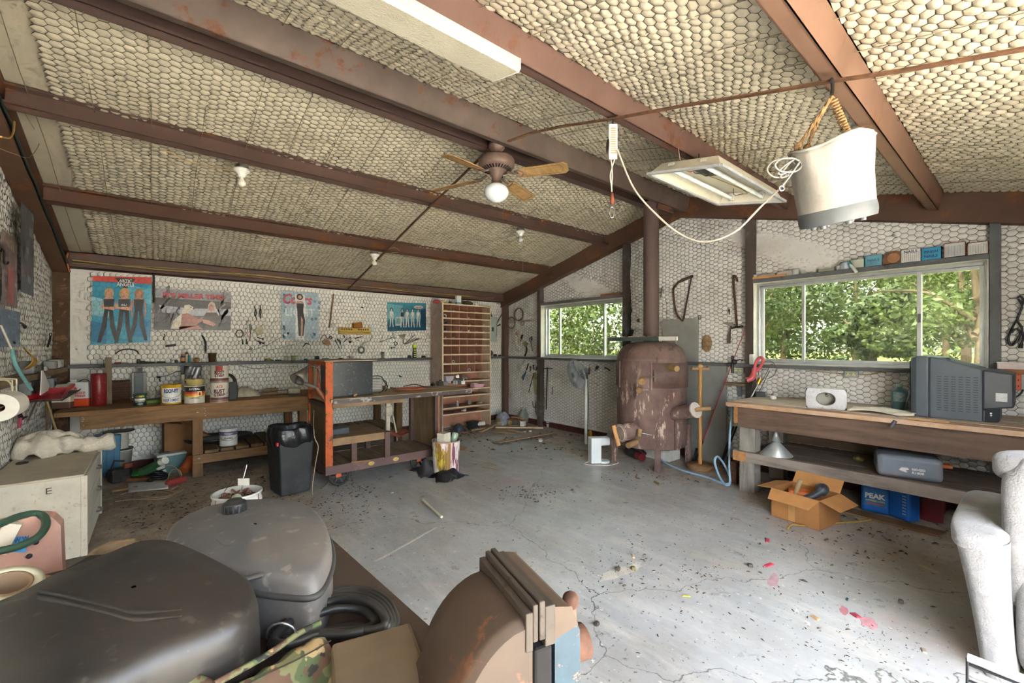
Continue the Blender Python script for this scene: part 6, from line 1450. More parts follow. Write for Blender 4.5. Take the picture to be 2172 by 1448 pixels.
# ================================================================== rolling cart
OR=worn('b5572b','6a4634',.42,9,.6,var=.2,third='8d4a3a');DKB=worn('55443f','6b5148',.4,6,.65);PLY=wood('7c6850','655440','Z',4,.85,.35,'4f4436');DUST=wood('7d6c58','62523f','Y',5,.9,.5,'51463a')
ct=thing('rolling_cart','homemade steel cart with orange posts plank deck and worktop','cart',(1.9,4.75,0))
def cbx_(n,a,b,m_,bv=.002):return MB().bx(a,b).bw(n,m_,ct,bevel=bv)
X0,X1,Y0,Y1=1.27,2.53,4.42,5.06
for n_,a,b in(('deck_rail',(X0,Y0,.145),(X1,Y0+.04,.232)),('deck_rail',(X0,Y1-.04,.145),(X1,Y1,.232)),('deck_rail',(X0,Y0+.04,.145),(X0+.04,Y1-.04,.232)),('deck_rail',(X1-.04,Y0+.04,.145),(X1,Y1-.04,.232))):cbx_(n_,a,b,worn('5f4a48','7a6058',.35,5,.6))
for px in(788,840):
 q=onY(px,975,Y0-.002);MB().sphere(V(q.x,Y0+.001,.190),.05,10,8,(1,.03,.6)).bw('paint_blot',mat('b9a05a',.6,0,.2,30),ct)
n=10
for i in range(n):
 w=(X1-X0-.08)/n;cbx_('deck_plank',(X0+.04+i*w+.005,Y0+.04,.20),(X0+.04+(i+1)*w-.005,Y1-.04,.226+rnd(-.004,.003)),DUST)
cbx_('post',(X0,Y0,.232),(X0+.07,Y0+.03,1.262),OR);cbx_('post',(X0,Y1-.03,.232),(X0+.06,Y1,1.25),OR)
cbx_('post',(X1-.05,Y0,.232),(X1-.008,Y0+.05,.86),DKB);cbx_('post_edge',(X1-.008,Y0-.004,.20),(X1+.004,Y0+.05,.86),mat('b0703c',.6,0,.2));cbx_('post',(X1-.07,Y1-.06,.232),(X1,Y1,.86),DKB)
cbx_('side_panel',(X1-.03,Y0+.05,.23),(X1-.018,Y1-.06,.84),wood('8a7659','6f5d46','Z',4,.9,.5,'5d5040'));cbx_('side_panel',(X0+.018,Y0+.03,.20),(X0+.03,Y1-.03,.83),PLY)
cbx_('side_rail',(X0,Y0+.03,.80),(X0+.05,Y1-.03,.845),DKB);cbx_('top_bar',(X0,Y0+.02,1.225),(X0+.045,Y1-.02,1.258),OR);cbx_('mid_bar',(X0,Y0+.03,.90),(X0+.035,Y1-.03,.94),OR)
cbx_('mid_post',(X0+.005,4.72,.94),(X0+.03,4.75,1.23),OR);cbx_('mid_post',(X0+.005,4.85,.94),(X0+.03,4.89,1.23),wood('9a8a72','6f604c','Z'))
cbx_('worktop',(X0+.04,Y0-.03,.862),(2.97,Y1+.02,.892),wood('b09a7e','8c765b','X',3,.8,.5,'a89a85'));cbx_('worktop_edge',(X0+.06,Y0-.036,.842),(2.97,Y0-.028,.886),worn('4f4744','a8a6a8',.45,6,.4));cbx_('worktop_apron',(X0+.06,Y0-.0,.80),(2.10,Y0+.025,.845),wood('8a725a','6a5642','X'))
cbx_('platform',(X0+.06,Y0+.0,.425),(1.92,Y1-.02,.50),wood('8f7458','6d563f','X',5,.85,.45,'5d4c3c'))
for x,y in((1.53,4.44),(1.87,4.40),(1.87,4.95)):cbx_('platform_leg',(x,y,.226),(x+.055,y+.045,.425 if y>4.42 else.50),DKB)
cbx_('top_board',(X0-.005,Y0+.02,1.262),(1.80,Y1-.02,1.272),wood('a89a86','8a7c68','X'))
def wheel(c,ax):
 c=Vector(c);MB().torus(c,.085,.014,28,8,ax).bw('tyre',RUBBER,ct)
 for k in range(6):
  x,y,z=frame_to((0,0,0),ax);a=k*1.047;d=x*math.cos(a)+y*math.sin(a);MB().beam(c,c+d*.078,.018,.012,ax).bw('spoke',BLACK,ct)
 MB().cyl(c-Vector(ax)*.03,c+Vector(ax)*.03,.02,n=12).bw('hub',TOOL,ct)
 MB().beam(c+Vector(ax)*-.04,c+V(-.01,0,.075)+Vector(ax)*-.04,.05,.012,ax).bw('fork',mat('c25a2a',.5),ct)
for x,y in((1.42,4.50),(2.32,4.52),(1.42,5.0),(2.32,5.0)):wheel((x,y,.10),V(.25,1,0).normalized())
# on the cart
mo=thing('computer_monitor','dark blue black monitor case on the cart worktop','monitor',(1.58,4.72,.892));MB().bx((1.365,4.53,.895),(1.785,4.56,1.255)).bw('screen_panel',mat('1b2226',.3,0,.3,5,speck=.4,speckc='5a6468'),mo,bevel=.004);MB().bx((1.37,4.56,.894),(1.80,4.96,1.252)).bw('housing',mat('5b5a66',.4),mo,bevel=.01);MB().bx((1.37,4.555,.892),(1.79,4.64,.897)).bw('foot',BLACK,mo)
hp=onZ(802,829,.892);ht=thing('grey_heater','grey vented heater with cords beside the monitor','heater',(1.92,4.80,.892),R(-10))
MB().box((0,0,.08),(.15,.12,.16)).build('case',mat('8b8982',.5,0,.08,10),ht,bevel=.03,seg=3)
for k in range(6):MB().box((0,-.061,.035+k*.018),(.10,.003,.006)).build('vent',mat('5d5b56',.6),ht)
MB().tube(spline([(-.07,-.02,.12),(-.04,-.02,.18),(.06,-.02,.175),(.10,-.02,.11),(.13,-.04,.06),(.10,-.05,.004)],5),.006,6).build('cord',BLACK,ht);MB().tube(spline([(.06,0,.15),(.12,-.02,.11),(.10,-.04,.05),(.06,-.06,.006),(.02,-.12,.006)],5),.005,6).build('cord',BLACK,ht)
b0,b1=onZ(752,838,.905),onZ(782,828,.915);br=thing('scrub_brush','wooden brush with brown bristles on the cart worktop','brush',(b0+b1)/2-V(0,0,.02));MB().tube(spline([b0,b0.lerp(b1,.4)+V(0,0,.005),b1],4),[.012,.013,.012,.014,.016,.02,.022,.02,.018],10).bw('handle',wood('c2a076','9a7a52','X',8),br)
c=onZ(790,822,.935);MB().sphere(c,.045,16,10,(1,.8,1)).bw('bristles',mat('6a3f2c',.95,0,.4,80,bmp=.8,bscale=120),br)
oc=thing('extension_cord','flat coil of orange extension cord on the cart worktop','cord',onZ(868,827,.892))
for i in range(7):
 cc=onZ(868+rnd(-2,2),824.5,.898+.004*i);MB().tube(spline([cc+V((.20-.012*i)*math.cos(t_)+rnd(-.01,.01),(.17-.012*i)*math.sin(t_),rnd(0,.006))for t_ in(0,.8,1.6,2.4,3.2,4,4.8,5.6)],4,True),.0055,6,True).bw('loop',mat('b0624a',.5,0,.15),oc)
MB().tube(spline([onZ(x_,y_,.93)for x_,y_ in((856,819),(880,815),(900,820),(911,822))],5),.006,6).bw('plug_end',mat('5d3a30',.5),oc)
for i,(px,py,s_,c,m0,lb)in enumerate(((893,812,.05,'55534f',.4,'dark pump part at the back of the cart worktop'),(903,811,.04,'9b9b98',.4,'grey carburettor at the back of the cart worktop'),(915,808,.06,'4b4a48',.4,'black engine part at the back of the cart worktop'),(916,800,.03,'d8d6cf',.1,'white cap standing on the black engine part'),(931,811,.05,'7a7a78',.4,'grey metal part next to the black engine part'),(955,811,.04,'b9b9b6',.3,'pale metal part at the back right of the cart worktop'),(880,813,.03,'2f2f2d',.2,'small black knob at the back of the cart worktop'))):
 q=onZ(px,py,.892)if i!=3 else onZ(915,808,.892)
 q.y=min(q.y,5.02);z0=.892 if i!=3 else.892+.06*1.5
 mb=MB();mb.box((q.x,q.y,z0+s_*.6),(s_*1.5,s_*1.2,s_*1.2),rnd(-.6,.6));mb.cyl((q.x-s_,q.y,z0+s_*.7),(q.x+s_,q.y+.01,z0+s_*.8),s_*.35,n=10);mb.cyl((q.x,q.y,z0+s_),(q.x+.01,q.y,z0+s_*1.5),s_*.3,n=10)
 tag(mb.bw('engine_part',mat(c,.5,m0,.2,30),bevel=.004),lb,'part')
tag(MB().box((1.44,4.60,.54),(.19,.16,.075),.1).bw('seat_pad',mat('3c444a',.45,0,.1,8),bevel=.02,seg=3),'dark grey padded cushion on the cart platform','cushion')
mb=MB();cq=onZ(850,925,.24);mb.grid(lambda u,v:cq+V(-.22+.44*u+.03*math.sin(9*v),-.08+.2*v+.03*math.sin(8*u),.03+.045*abs(math.sin(5*u+2*v))*math.sin(v*3.1)+.02*math.sin(13*u)),18,9);tag(mb.bw('red_rag',mat('7e4238',.9,0,.25,16,bmp=.5,bscale=40),solid=.006),'crumpled dull red rag on the cart deck','rag')
tag(MB().beam(onZ(745,980,.235),onZ(785,976,.235),.02,.015).bw('wood_scrap',wood('8a6a48','6a4e34','X')),'short wooden scrap on the cart deck','stick')
# clamp lamp on the cart's left side
LM=mat('5c564e',.5,.2,.2,14)
lp=thing('clamp_lamp','old grey swing arm lamp clamped to the orange cart post','lamp',onY(690,850,4.5))
pa=[onY(690,846,4.55),onY(672,820,4.55),onY(640,813,4.50)]
MB().tube([onY(694,852,4.50),onY(671,822,4.50)],.024,12).bw('arm_sleeve',mat('7d4a35',.5,.1,.2),lp);MB().tube(spline([onY(671,822,4.5),onY(655,816,4.48),onY(628,810,4.46)],4),.018,9).bw('arm',LM,lp)
MB().tube(spline([onY(627,809,4.46),onY(640,790,4.5),onY(655,776,4.55),onY(676,783,4.55),onY(679,812,4.52)],5),.009,8).bw('swing_arm',LM,lp)
sc_,sd_=onY(647,786,4.48),(onY(624,812,4.40)-onY(647,786,4.48)).normalized();MB().lathe([(.018,-.03),(.03,0),(.045,.05),(.072,.13),(.066,.13),(.04,.05),(.02,.01),(0,.01)],sc_,22,sd_).bw('shade',LM,lp)
MB().tube(spline([onZ(667,842,.80),onY(665,900,4.42),onY(668,930,4.42),onY(675,948,4.41),onY(668,990,4.38),onZ(663,1048,.006),onZ(690,1030,.006),onZ(697,1020,.006)],6),.0045,6).bw('cord',mat('9a8a78',.6),lp)
# ================================================================== trash can, bucket, pot
tc=thing('trash_can','black plastic trash can with a black liner bag','trash can',(1.005,4.65,0),R(8))
mb=MB();mb.box((0,0,.25),(.27,.30,.50),None,(1.2,1.15));mb.build('can',mat('2a2b2d',.5,0,.15,6,dirt=.4,dirtc='4e4f50'),tc,bevel=.02,seg=3)
def liner(u,v):
 a=u*6.2832;c_,s_=math.cos(a),math.sin(a);k=(abs(c_)**4+abs(s_)**4)**-.25
 if v<.55:r_,z=.172+.014*math.sin(v/.55*3.1)+.006*math.sin(11*a+5*v),.47+.17*(v/.55)+(.018*math.sin(5*a+1)if v<.08 else 0)+.012*math.sin(4*a)*v
 else:w_=(v-.55)/.45;r_,z=.172-.05*w_+.008*math.sin(9*a)*w_,.64+.012*math.sin(4*a)*.55-.24*w_+.015*math.sin(7*a)*w_
 return V(c_*r_*k,s_*r_*k*1.06,z)
mb=MB();mb.grid(liner,64,20,True,True);mb.build('liner_bag',mat('1b1b1d',.3,0,.3,10,bmp=.5,bscale=26),tc);MB().box((0,0,.40),(.28,.30,.22)).build('bag_bottom',mat('121213',.5),tc)
MB().box((-.165,-.13,.50),(.012,.04,.03)).build('red_tie',mat('b03028',.4),tc)
bk=onZ(503,1046,.36);wbk=thing('white_bucket','white plastic bucket of chain and scrap standing behind the grey tank','bucket',(bk.x,bk.y,0))
MB().lathe([(0,0),(.128,0),(.148,.30),(.156,.302),(.156,.318),(.150,.32),(.152,.358),(.158,.36),(.158,.372),(.145,.372),(.125,.02),(0,.02)],n=36).build('bucket',mat('d5d5d0',.4,0,.05,8,dirt=.2),wbk)
for a in(-1.9,-1.5,-2.6,-.7):MB().tube([(.158*math.cos(a),.158*math.sin(a),.36),(.155*math.cos(a),.155*math.sin(a),.25)],.003,5).build('brown_drip',mat('8d6a48',.6),wbk)
mb=MB()
for i in range(26):
 a=i*.35;mb.torus((.09*math.cos(a)*(1-i*.012),.09*math.sin(a)*(1-i*.012),.335+.012*(i%3)),.014,.0045,10,5,(math.cos(a*3),math.sin(a*2),.6))
tag(mb.build('chain',mat('8a6256',.7,.2,.3,40),wbk),kind='stuff')
tag(MB().cyl((0,0,.30),(0,0,.325),.140,n=24).build('scrap_fill',mat('6d5048',.9,0,.4,40,bmp=.8),wbk),kind='stuff')
sg=thing('card_tag','white card tag on a wire sticking out of the white bucket','tag',(bk.x+.03,bk.y+.02,.37));MB().box((.01,-.02,.065),(.08,.002,.05),R(-35)).build('card',mat('d9d5c9',.6),sg);MB().tube([(0,0,0),(.01,0,.08),(.035,.01,.18)],.004,5).build('wire',CHROME,sg);MB().tube([(-.10,.05,0),(-.02,.02,.12),(.035,.01,.18)],.0025,5).build('wire',TOOL,sg)
tag(MB().tube(spline([onZ(470,1098,.25),onZ(495,1075,.36),onZ(502,1055,.40)],4),.030,12).bw('pale_hose_end',mat('aab09a',.5,0,.1,10)),'pale green hose end leaning over the white bucket','hose')
sp_=[onZ(*q_,z_)for*q_,z_ in((436,1110,.05),(440,1090,.12),(452,1065,.20),(470,1045,.26),(492,1030,.30))]
mb=MB();pp=spline(sp_,40)
mb.tube([p_+V(.014*math.cos(i*1.1),.014*math.sin(i*1.1),.0)for i,p_ in enumerate(pp)],.004,5);tag(mb.bw('rusty_spring',mat('7a4a36',.8,.1,.3,60)),'long rusty coil spring curving up to the white bucket','spring')
po=onZ(601,1070,.10);tag(MB().lathe([(0,0),(.05,0),(.068,.08),(.076,.08),(.076,.105),(.066,.105),(.05,.02),(0,.02)],(po.x,po.y,0),24).bw('flower_pot',mat('8d5a42',.8,0,.12,12)),'small terracotta flower pot on the floor behind the grey tank','flower pot')
# paint splashed bucket
pb=onZ(946,933,.37);pbk=thing('paint_bucket','dented bucket covered in dried paint drips full of rubbish','bucket',(pb.x,pb.y,0))
def pbm():
 m,nt,b=newmat('splashed_paint');v=coords(nt,(1,1,.10))
 c=mixc(nt,noise_fac(nt,v,16,6,.65,.47,.52),srgb('c9a9b0'),srgb('e0d8d2'));c=mixc(nt,noise_fac(nt,v,22,5,.6,.56,.58),c,srgb('7b4050'));c=mixc(nt,noise_fac(nt,coords(nt,(1,1,.16),(0,0,2)),11,6,.6,.58,.60),c,srgb('8a6a2c'));c=mixc(nt,noise_fac(nt,coords(nt,(1,1,.5),(0,0,4)),5,4,.6,.60,.64),c,srgb('c2a838'));c=mixc(nt,noise_fac(nt,coords(nt,(1,1,.2),(0,0,5)),24,4,.6,.62,.63),c,srgb('4a3a34'))
 nt.links.new(c,b.inputs['Base Color']);b.inputs['Roughness'].default_value=.5;return m
mb=MB();mb.grid(lambda u,v:V((.135+.018*v+.003*math.sin(30*u*6.283))*math.cos(u*6.2832),(.135+.018*v+.003*math.sin(30*u*6.283))*math.sin(u*6.2832),v*.37),90,10,True,True);mb.build('bucket',pbm(),pbk);MB().torus((0,0,.37),.154,.007,36,8).build('rim',mat('a8907c',.6,0,.25,20),pbk);MB().cyl((0,0,.28),(0,0,.285),.145,n=24).build('inside',mat('5a4a40',.9),pbk);MB().cyl((0,0,.0),(0,0,.01),.134,n=24).build('bottom',mat('5a4a40',.9),pbk)
tag(MB().box((pb.x-.04,pb.y-.02,.38),(.12,.10,.16),.4).bw('cream_carton',mat('d3cbb6',.7),bevel=.004),'cream carton sticking out of the paint splashed bucket','box')
tag(MB().lathe([(0,0),(.035,0),(.037,.10),(.03,.12),(0,.12)],(pb.x+.07,pb.y-.03,.33),16,(.4,.1,1)).bw('drink_can',mat('a9c0a8',.35,.2,.3,10)),'pale green drink can in the paint splashed bucket','can')
tag(MB().box((pb.x+.09,pb.y+.07,.36),(.07,.05,.12),Matrix.Rotation(.5,3,'X')).bw('black_wrapper',mat('33353a',.5),bevel=.01),'dark wrapper sticking out of the paint splashed bucket','wrapper')
# black plastic bag on the floor
bq=onZ(925,1008)
def bag(c,w,d,h,seed):
 g3=random.Random(seed);ph=[g3.uniform(0,6)for _ in range(6)]
 return lambda u,v:c+V((u-.5)*w*(1+.2*math.sin(5*v+ph[0])),(v-.5)*d*(1+.2*math.sin(6*u+ph[1])),max(.004,h*math.sin(u*3.1416)*math.sin(v*3.1416)*(.7+.4*math.sin(9*u+ph[2])*math.sin(8*v+ph[3]))+.02*math.sin(15*u+11*v+ph[4])))
BAGM=mat('222327',.22,0,.3,10,bmp=.8,bscale=18)
tag(MB().grid(bag(onZ(912,1000),.34,.32,.20,4),22,20).bw('garbage_bag',mat('3a3a3c',.35,0,.25,10,bmp=.8,bscale=18),solid=.003),'dull grey black plastic bag slumped against the cart','bag')
tag(MB().grid(bag(onZ(950,1012),.34,.26,.12,8),22,18).bw('garbage_bag',BAGM,solid=.003),'shiny black plastic bag in front of the paint splashed bucket','bag')
# ================================================================== loose things on the floor
tag(MB().cyl(onZ(897,1060,.012),onZ(937,1096,.012),.011,n=12).bw('white_pipe',mat('c9c2ae',.5,0,.05)),'short cream plastic pipe lying in the middle of the floor','pipe')
WB1=wood('b89a78','9c7d5c','X',3,.8,.25,'8a6f52')
def plank(name,label,corners,h=.012,m_=WB1,z=0.0,bend=0):
 mb=MB();pts=[onZ(*c,z)for c in corners];n=len(pts)
 tops=[p_+V(0,0,h+(bend if i in(1,2)else 0))for i,p_ in enumerate(pts)];bots=[p_+V(0,0,.002+(bend if i in(1,2)else 0))for i,p_ in enumerate(pts)]
 mb.add(bots+tops,[tuple(range(n-1,-1,-1)),tuple(range(n,2*n))]+[(i,(i+1)%n,n+(i+1)%n,n+i)for i in range(n)])
 return tag(mb.bw(name,m_,weld=True),label,'board')
plank('hardboard_strip','long tan hardboard strip lying on the floor near the fan',[(1043,938),(1060,944),(1186,921),(1180,916)],.008,bend=.03)
plank('hardboard_piece','small tan hardboard rectangle near the corner rubbish',[(1041,916),(1092,920),(1098,913.5),(1053,910)],.006)
plank('hardboard_piece','tan hardboard corner showing behind the paint splashed bucket',[(975,955),(985,956),(992,949),(975,945)],.006)
tag(MB().beam(onZ(1051,906,.05),onZ(1152,907,.05),.022,.022).bw('pale_batten',wood('cdbb98','b39d78','X')),'thin pale batten lying across the corner rubbish','stick')
tag(MB().beam(onZ(1078,911,.03),onZ(1108,916,.03),.03,.012).bw('pale_batten',wood('b5a68c','998a70','X')),'short grey batten under the long pale one','stick')
# rubbish heaped in the far corner
def lump(name,label,cat,px,py,w,d,h,c,seed,rough=.8,z=0.0):
 g3=random.Random(seed);ph=[g3.uniform(0,6)for _ in range(4)];q=onZ(px,py,z)
 mb=MB();mb.grid(lambda u,v:q+V(w*math.sin(v*1.5708)*math.cos(u*6.2832)*(1+.16*math.sin(3*u*6.28+ph[0])),d*math.sin(v*1.5708)*math.sin(u*6.2832)*(1+.12*math.sin(4*u*6.28+ph[1])),.002+h*math.cos(v*1.5708)*(1+.15*math.sin(5*u*6.28+ph[2]))),18,7,True,True)
 return tag(mb.bw(name,mat(c,rough,0,.3,25,bmp=.5,bscale=40)),label,cat)
lump('plastic_sack','bluish grey plastic sack in the corner rubbish','bag',1067,899,.16,.13,.20,'9a9ca8',1,.35);lump('yellow_rag','small yellow rag in the corner rubbish','rag',1082,902,.05,.05,.08,'c2ad6a',2)
cp=onZ(1118,897);cap=thing('glass_jug','round grey green jug in the corner rubbish','jug',(cp.x,cp.y+.1,0));MB().lathe([(0,0),(.09,.01),(.11,.08),(.10,.15),(.06,.20),(.045,.24),(.05,.25),(0,.25)],n=20).build('body',mat('7e8578',.35,0,.2,8),cap);MB().cyl((0,0,.24),(0,0,.27),.04).build('lid',mat('a8a89a',.5),cap)
plank('sheet_metal','grey sheet metal leaning in the corner rubbish',[(1083,903),(1100,902),(1108,891),(1090,892)],.01,mat('8d8a84',.5,.2,.15),0.06)
q=onZ(1109,902,.06);tag(MB().box((q.x,q.y,.10),(.09,.07,.10),.5).bw('white_carton',mat('d8d6d2',.6),bevel=.003),'small white carton in the corner rubbish','box')
for i,(x0,y0,x1,y1,w,lb)in enumerate(((1020,915,1060,895,.05,'tan board sloping into the corner rubbish'),(1055,882,1058,896,.06,'short upright stake in the far corner'),(1080,888,1112,892,.08,'red brown board at the back of the corner rubbish'),(1087,884,1110,887,.07,'pale board lying highest in the corner rubbish'),(1000,912,1045,905,.06,'flat tan slat in front of the pigeonhole shelf'),(1110,905,1140,903,.04,'grey brown stick right of the jug in the corner'))):
 z0=(.05,.10,.12,.17,.03,.04)[i];tag(MB().beam(onZ(x0,y0,z0),onZ(x1,y1,z0+.03),w,.015).bw('board_scrap',wood(('b08f6c','a88658','9a6a48','c0a080','b59878','8f7c64')[i],('8f7050','86683f','7a4f34','9f8060','94785a','6f5f4a')[i],'X')),lb,'board')
q=onZ(1164,905);cu=thing('paper_cup','small white paper cup by the red base rail','cup',(q.x,q.y,0));MB().lathe([(0,0),(.035,0),(.045,.09),(.048,.09),(.042,.088),(.033,.01),(0,.01)],n=18).build('cup',mat('dcdcdc',.6),cu);MB().lathe([(.0445,.055),(.0458,.075)],n=18).build('blue_band',mat('3c4a78',.5),cu)
# rubbish in front of the shelf
for nm,cat,px,py,w,d,h,c,sd,lb in(('cable_tangle','cable',973,915,.10,.09,.12,'3f444c',21,'dark tangle of cable in front of the pigeonhole shelf'),('pink_dustpan','dustpan',984,918,.10,.06,.02,'b07a70',22,'dull pink plastic scrap on the floor by the shelf'),('grey_funnel','funnel',996,897,.07,.07,.13,'8d8a86',23,'grey funnel lying in front of the pigeonhole shelf'),('cloth_scrap','rag',942,906,.16,.08,.05,'b5a48c',24,'flattened tan rag in front of the pigeonhole shelf'),('black_mouse','part',998,912,.04,.03,.04,'262626',25,'small black part beside the dark scoop')):
 lump(nm,lb,cat,px,py,w,d,h,c,sd,.6)
q=onZ(1004,908);sc2=thing('dark_scoop','black square scoop lying by the pigeonhole shelf','scoop',(q.x,q.y+.02,0),.3);MB().box((0,0,.06),(.16,.13,.12),None,(1.15,1.1)).build('scoop',mat('2f3132',.4),sc2,bevel=.008)
tag(MB().cyl(onZ(1003,900,.06),onZ(1028,897,.07),.035,n=14).bw('white_tube',mat('cfccc2',.5)),'white plastic tube beside the black scoop','tube')
for px,py,r_,c,lb in((1033,911,.018,'d8d2c6','tiny white ball in front of the shelf'),(1113,916,.02,'b0aa9c','small pale bit on the floor by the corner'),(1125,915,.022,'c9c2b4','small white bit right of the corner batten'),(1147,936,.03,'d5d2ca','white scrap under the end of the hardboard strip'),(1145,933,.035,'a9825c','tan scrap under the end of the hardboard strip')):
 q=onZ(px,py);tag(MB().box((q.x,q.y,r_*.5),(r_*2,r_*1.6,r_),rnd(0,2)).bw('litter_bit',mat(c,.7),bevel=r_*.2),lb,'litter')
# small litter that can be told apart on the open floor
for px,py,w,d,c,rz,lb,nm in((1628,1146,.07,.025,'b8404a',.3,'red plastic shard nearest the cardboard box','plastic_shard'),(1631,1198,.085,.03,'c04050',-.2,'larger red plastic shard in the middle of the floor','plastic_shard'),(1815,1305,.045,.035,'9c3a48',1.0,'dark red plastic shard near the sofa','plastic_shard'),(1797,1271,.03,.012,'2f5560',.1,'small teal plastic chip on the floor','plastic_chip'),(1729,1310,.045,.025,'b08a60',1.2,'tan cork like chip on the floor','wood_chip'),(1456,1264,.05,.014,'a8a23c',-.8,'yellow green wrapper strip on the floor','wrapper_strip'),(1592,1201,.035,.03,'4a4036',.5,'dark clod near the larger red shard','dirt_clod'),(1911,1278,.03,.025,'3a332c',.2,'dark clod left of the sofa','dirt_clod'),(2080,1335,.035,.03,'3a342e',.7,'dark clod against the sofa skirt','dirt_clod'),(1344,1180,.05,.02,'c9a888',.6,'pinkish wood chip by the white paint patch','wood_chip'),(1311,1208,.04,.03,'4d4434',.4,'dark clod on the white paint patch','dirt_clod'),(1343,1207,.035,.03,'6d6038',.9,'yellowish clod on the white paint patch','dirt_clod'),(1266,1325,.03,.025,'3f352c',.2,'dark clod beside the vise','dirt_clod'),(832,1045,.03,.02,'d8d5cf',0,'white chip near the cart wheel','paint_chip'),(1393,1025,.11,.02,'7f6a3e',1.1,'olive stick in front of the stove leg','stick_scrap'),(1350,1010,.13,.012,'6f5038',.5,'thin brown twig in front of the stove','stick_scrap'),(1960,1380,.04,.02,'8a7f70',.3,'grey chip near the white rack','wood_chip')):
 q=onZ(px,py);h=.006 if 'shard' in nm or 'strip' in nm or 'chip' in nm else.018
 mb=MB();mb.box((q.x,q.y,h/2),(w,d,h),rz,(.75,.8));tag(mb.bw(nm,mat(c,.55,0,.15,30),bevel=h*.3),lb,'litter')
for a,b,c,lb in(((1026,982),(1055,986),1,'thin curved wire nearest the bucket on the open floor'),((1023,991),(1058,997),-1,'thin curved wire in front of another on the open floor')):
 p0,p1=onZ(*a,.004),onZ(*b,.004);tag(MB().tube(spline([p0,p0.lerp(p1,.3)+V(.03,.03*c,0),p0.lerp(p1,.7)+V(0,-.02*c,0),p1],5),.003,5).bw('floor_wire',mat('9a8048',.6)),lb,'wire')
# worn paint patches on the concrete
def splat(px,py,rx,ry,c,rz,seed,k=18):
 g3=random.Random(seed);q=onZ(px,py);pts=[]
 for i in range(k):
  a=i*6.2832/k;r_=g3.uniform(.7,1.1);x,y=rx*r_*math.cos(a),ry*r_*math.sin(a);pts.append((q.x+x*math.cos(rz)-y*math.sin(rz),q.y+x*math.sin(rz)+y*math.cos(rz),.0008))
 MB().face(pts).build('paint_patch',mat(c,.7,0,.1,20,dirt=.35),FLOOR)
for a in((1318,1212,.21,.05,'c6bfb2',-.15,1),(1790,1295,.05,.02,'b9787c',.3,2),(1842,1320,.06,.04,'c08a90',.2,3),(1968,1205,.07,.02,'bdb4a0',1.2,4),(1900,1178,.10,.015,'b5aa94',-.3,5),(1640,1230,.10,.03,'b8959a',.2,6)):splat(*a)
mb=MB()
for i,q_ in enumerate(((795,1190,815,1180),(815,1180,925,1118))):mb.beam(onZ(q_[0],q_[1],.0006),onZ(q_[2],q_[3],.0006),.02,.0008)
mb.build('paint_line',mat('c9c1b4',.7,0,.1,20,dirt=.3),FLOOR)
# grit, leaves and dried mud strewn about
g3=np.random.default_rng(8);vs=[];fs=[]
def scatter(n,px0,px1,py0,py1,s0,s1,z=0):
 for _ in range(n):
  p_=onZ((px0+px1)/2+(px1-px0)*.30*g3.normal(),max(905,(py0+py1)/2+(py1-py0)*.30*g3.normal()));s_=s0+(s1-s0)*g3.uniform(0,1)**2.5;a=g3.uniform(0,6.28);b=len(vs)
  if not(XC+.1<p_.x<XB-.1 and YD<p_.y<YA-.1):continue
  l_=s_*g3.uniform(1,2.5)
  for dx,dy,dz in((-l_,-s_*.4,.0005),(l_,-s_*.5,.0005),(l_*.8,s_*.5,.001),(-l_*.7,s_*.6,.001),(0,0,s_*.9)):vs.append((p_.x+dx*math.cos(a)-dy*math.sin(a),p_.y+dx*math.sin(a)+dy*math.cos(a),dz))
  fs.extend([(b,b+1,b+4),(b+1,b+2,b+4),(b+2,b+3,b+4),(b+3,b,b+4)])
for a in((420,230,560,1035,1130,.003,.012),(260,560,800,1040,1110,.003,.009),(200,1060,1200,1030,1060,.003,.009),(110,1240,1420,1150,1260,.002,.008),(50,1420,1530,1190,1240,.002,.007),(220,1000,1300,905,960,.006,.02),(180,960,1010,905,925,.006,.02),(260,1200,2000,1020,1440,.002,.007),(180,1600,2100,1040,1200,.004,.012),(120,1280,1560,985,1030,.004,.012),(160,430,640,985,1040,.004,.012),(90,1700,2000,1300,1440,.002,.005),(100,700,800,1010,1060,.004,.010)):scatter(*a)
me=bpy.data.meshes.new('floor_debris');me.from_pydata(vs,[],fs);me.materials.append(mat('4a3d30',.95,0,.4,12));me.update();o=bpy.data.objects.new('floor_debris',me);COL.objects.link(o);tag(o,'dark grit dried mud and leaf crumbs strewn over the floor','debris',kind='stuff')
# ================================================================== window wall: things hung and leaning
U_=lambda x,y:(1060+.1381*x,640+.1381*y)
W_=lambda x,y:(1060+.1381*x,760+.1381*y)
B3=lambda x,y:(1380+.1105*x,560+.1105*y)
Q_=lambda x,y:(1480+.1381*x,720+.1381*y)
def hoop(label,c,r_,tube_,m_,n=3):
 p=wp('B',*c,.02);t=thing('hanging_hoop',label,'hoop',p-V(0,0,r_),group='hoops hanging by the corner')
 for i in range(n):MB().torus(p+V(-.008*i,rnd(-.004,.004),rnd(-.004,.004)),r_-.003*i,tube_,36,6,(1,.05*i,0)).bw('ring',m_,t)
hoop('largest brown hoop hanging left of the small window',U_(295,195),.118,.007,mat('66584e',.6));hoop('brown hoop hanging lowest beside the corner column',U_(183,325),.108,.007,mat('5d5048',.6));hoop('small pink wire hoop under the largest hoop',U_(352,325),.048,.004,mat('a88078',.5),2)
BHK=lambda n,l,c,parts,off=.006:hung(n,l,c,'B',parts,off=off)
BHK('red_tag','small red strip left of the small window','tag',[('strip',mat('a8584a',.6),[('p',[U_(248,455),U_(262,455),U_(262,515),U_(250,515)],.004)])])
BHK('yellow_strap','thin yellow strap hanging left of the small window','strap',[('strap',mat('b5a878',.6),[('p',[U_(285,440),U_(300,440),U_(315,680),U_(303,680)],.003)])])
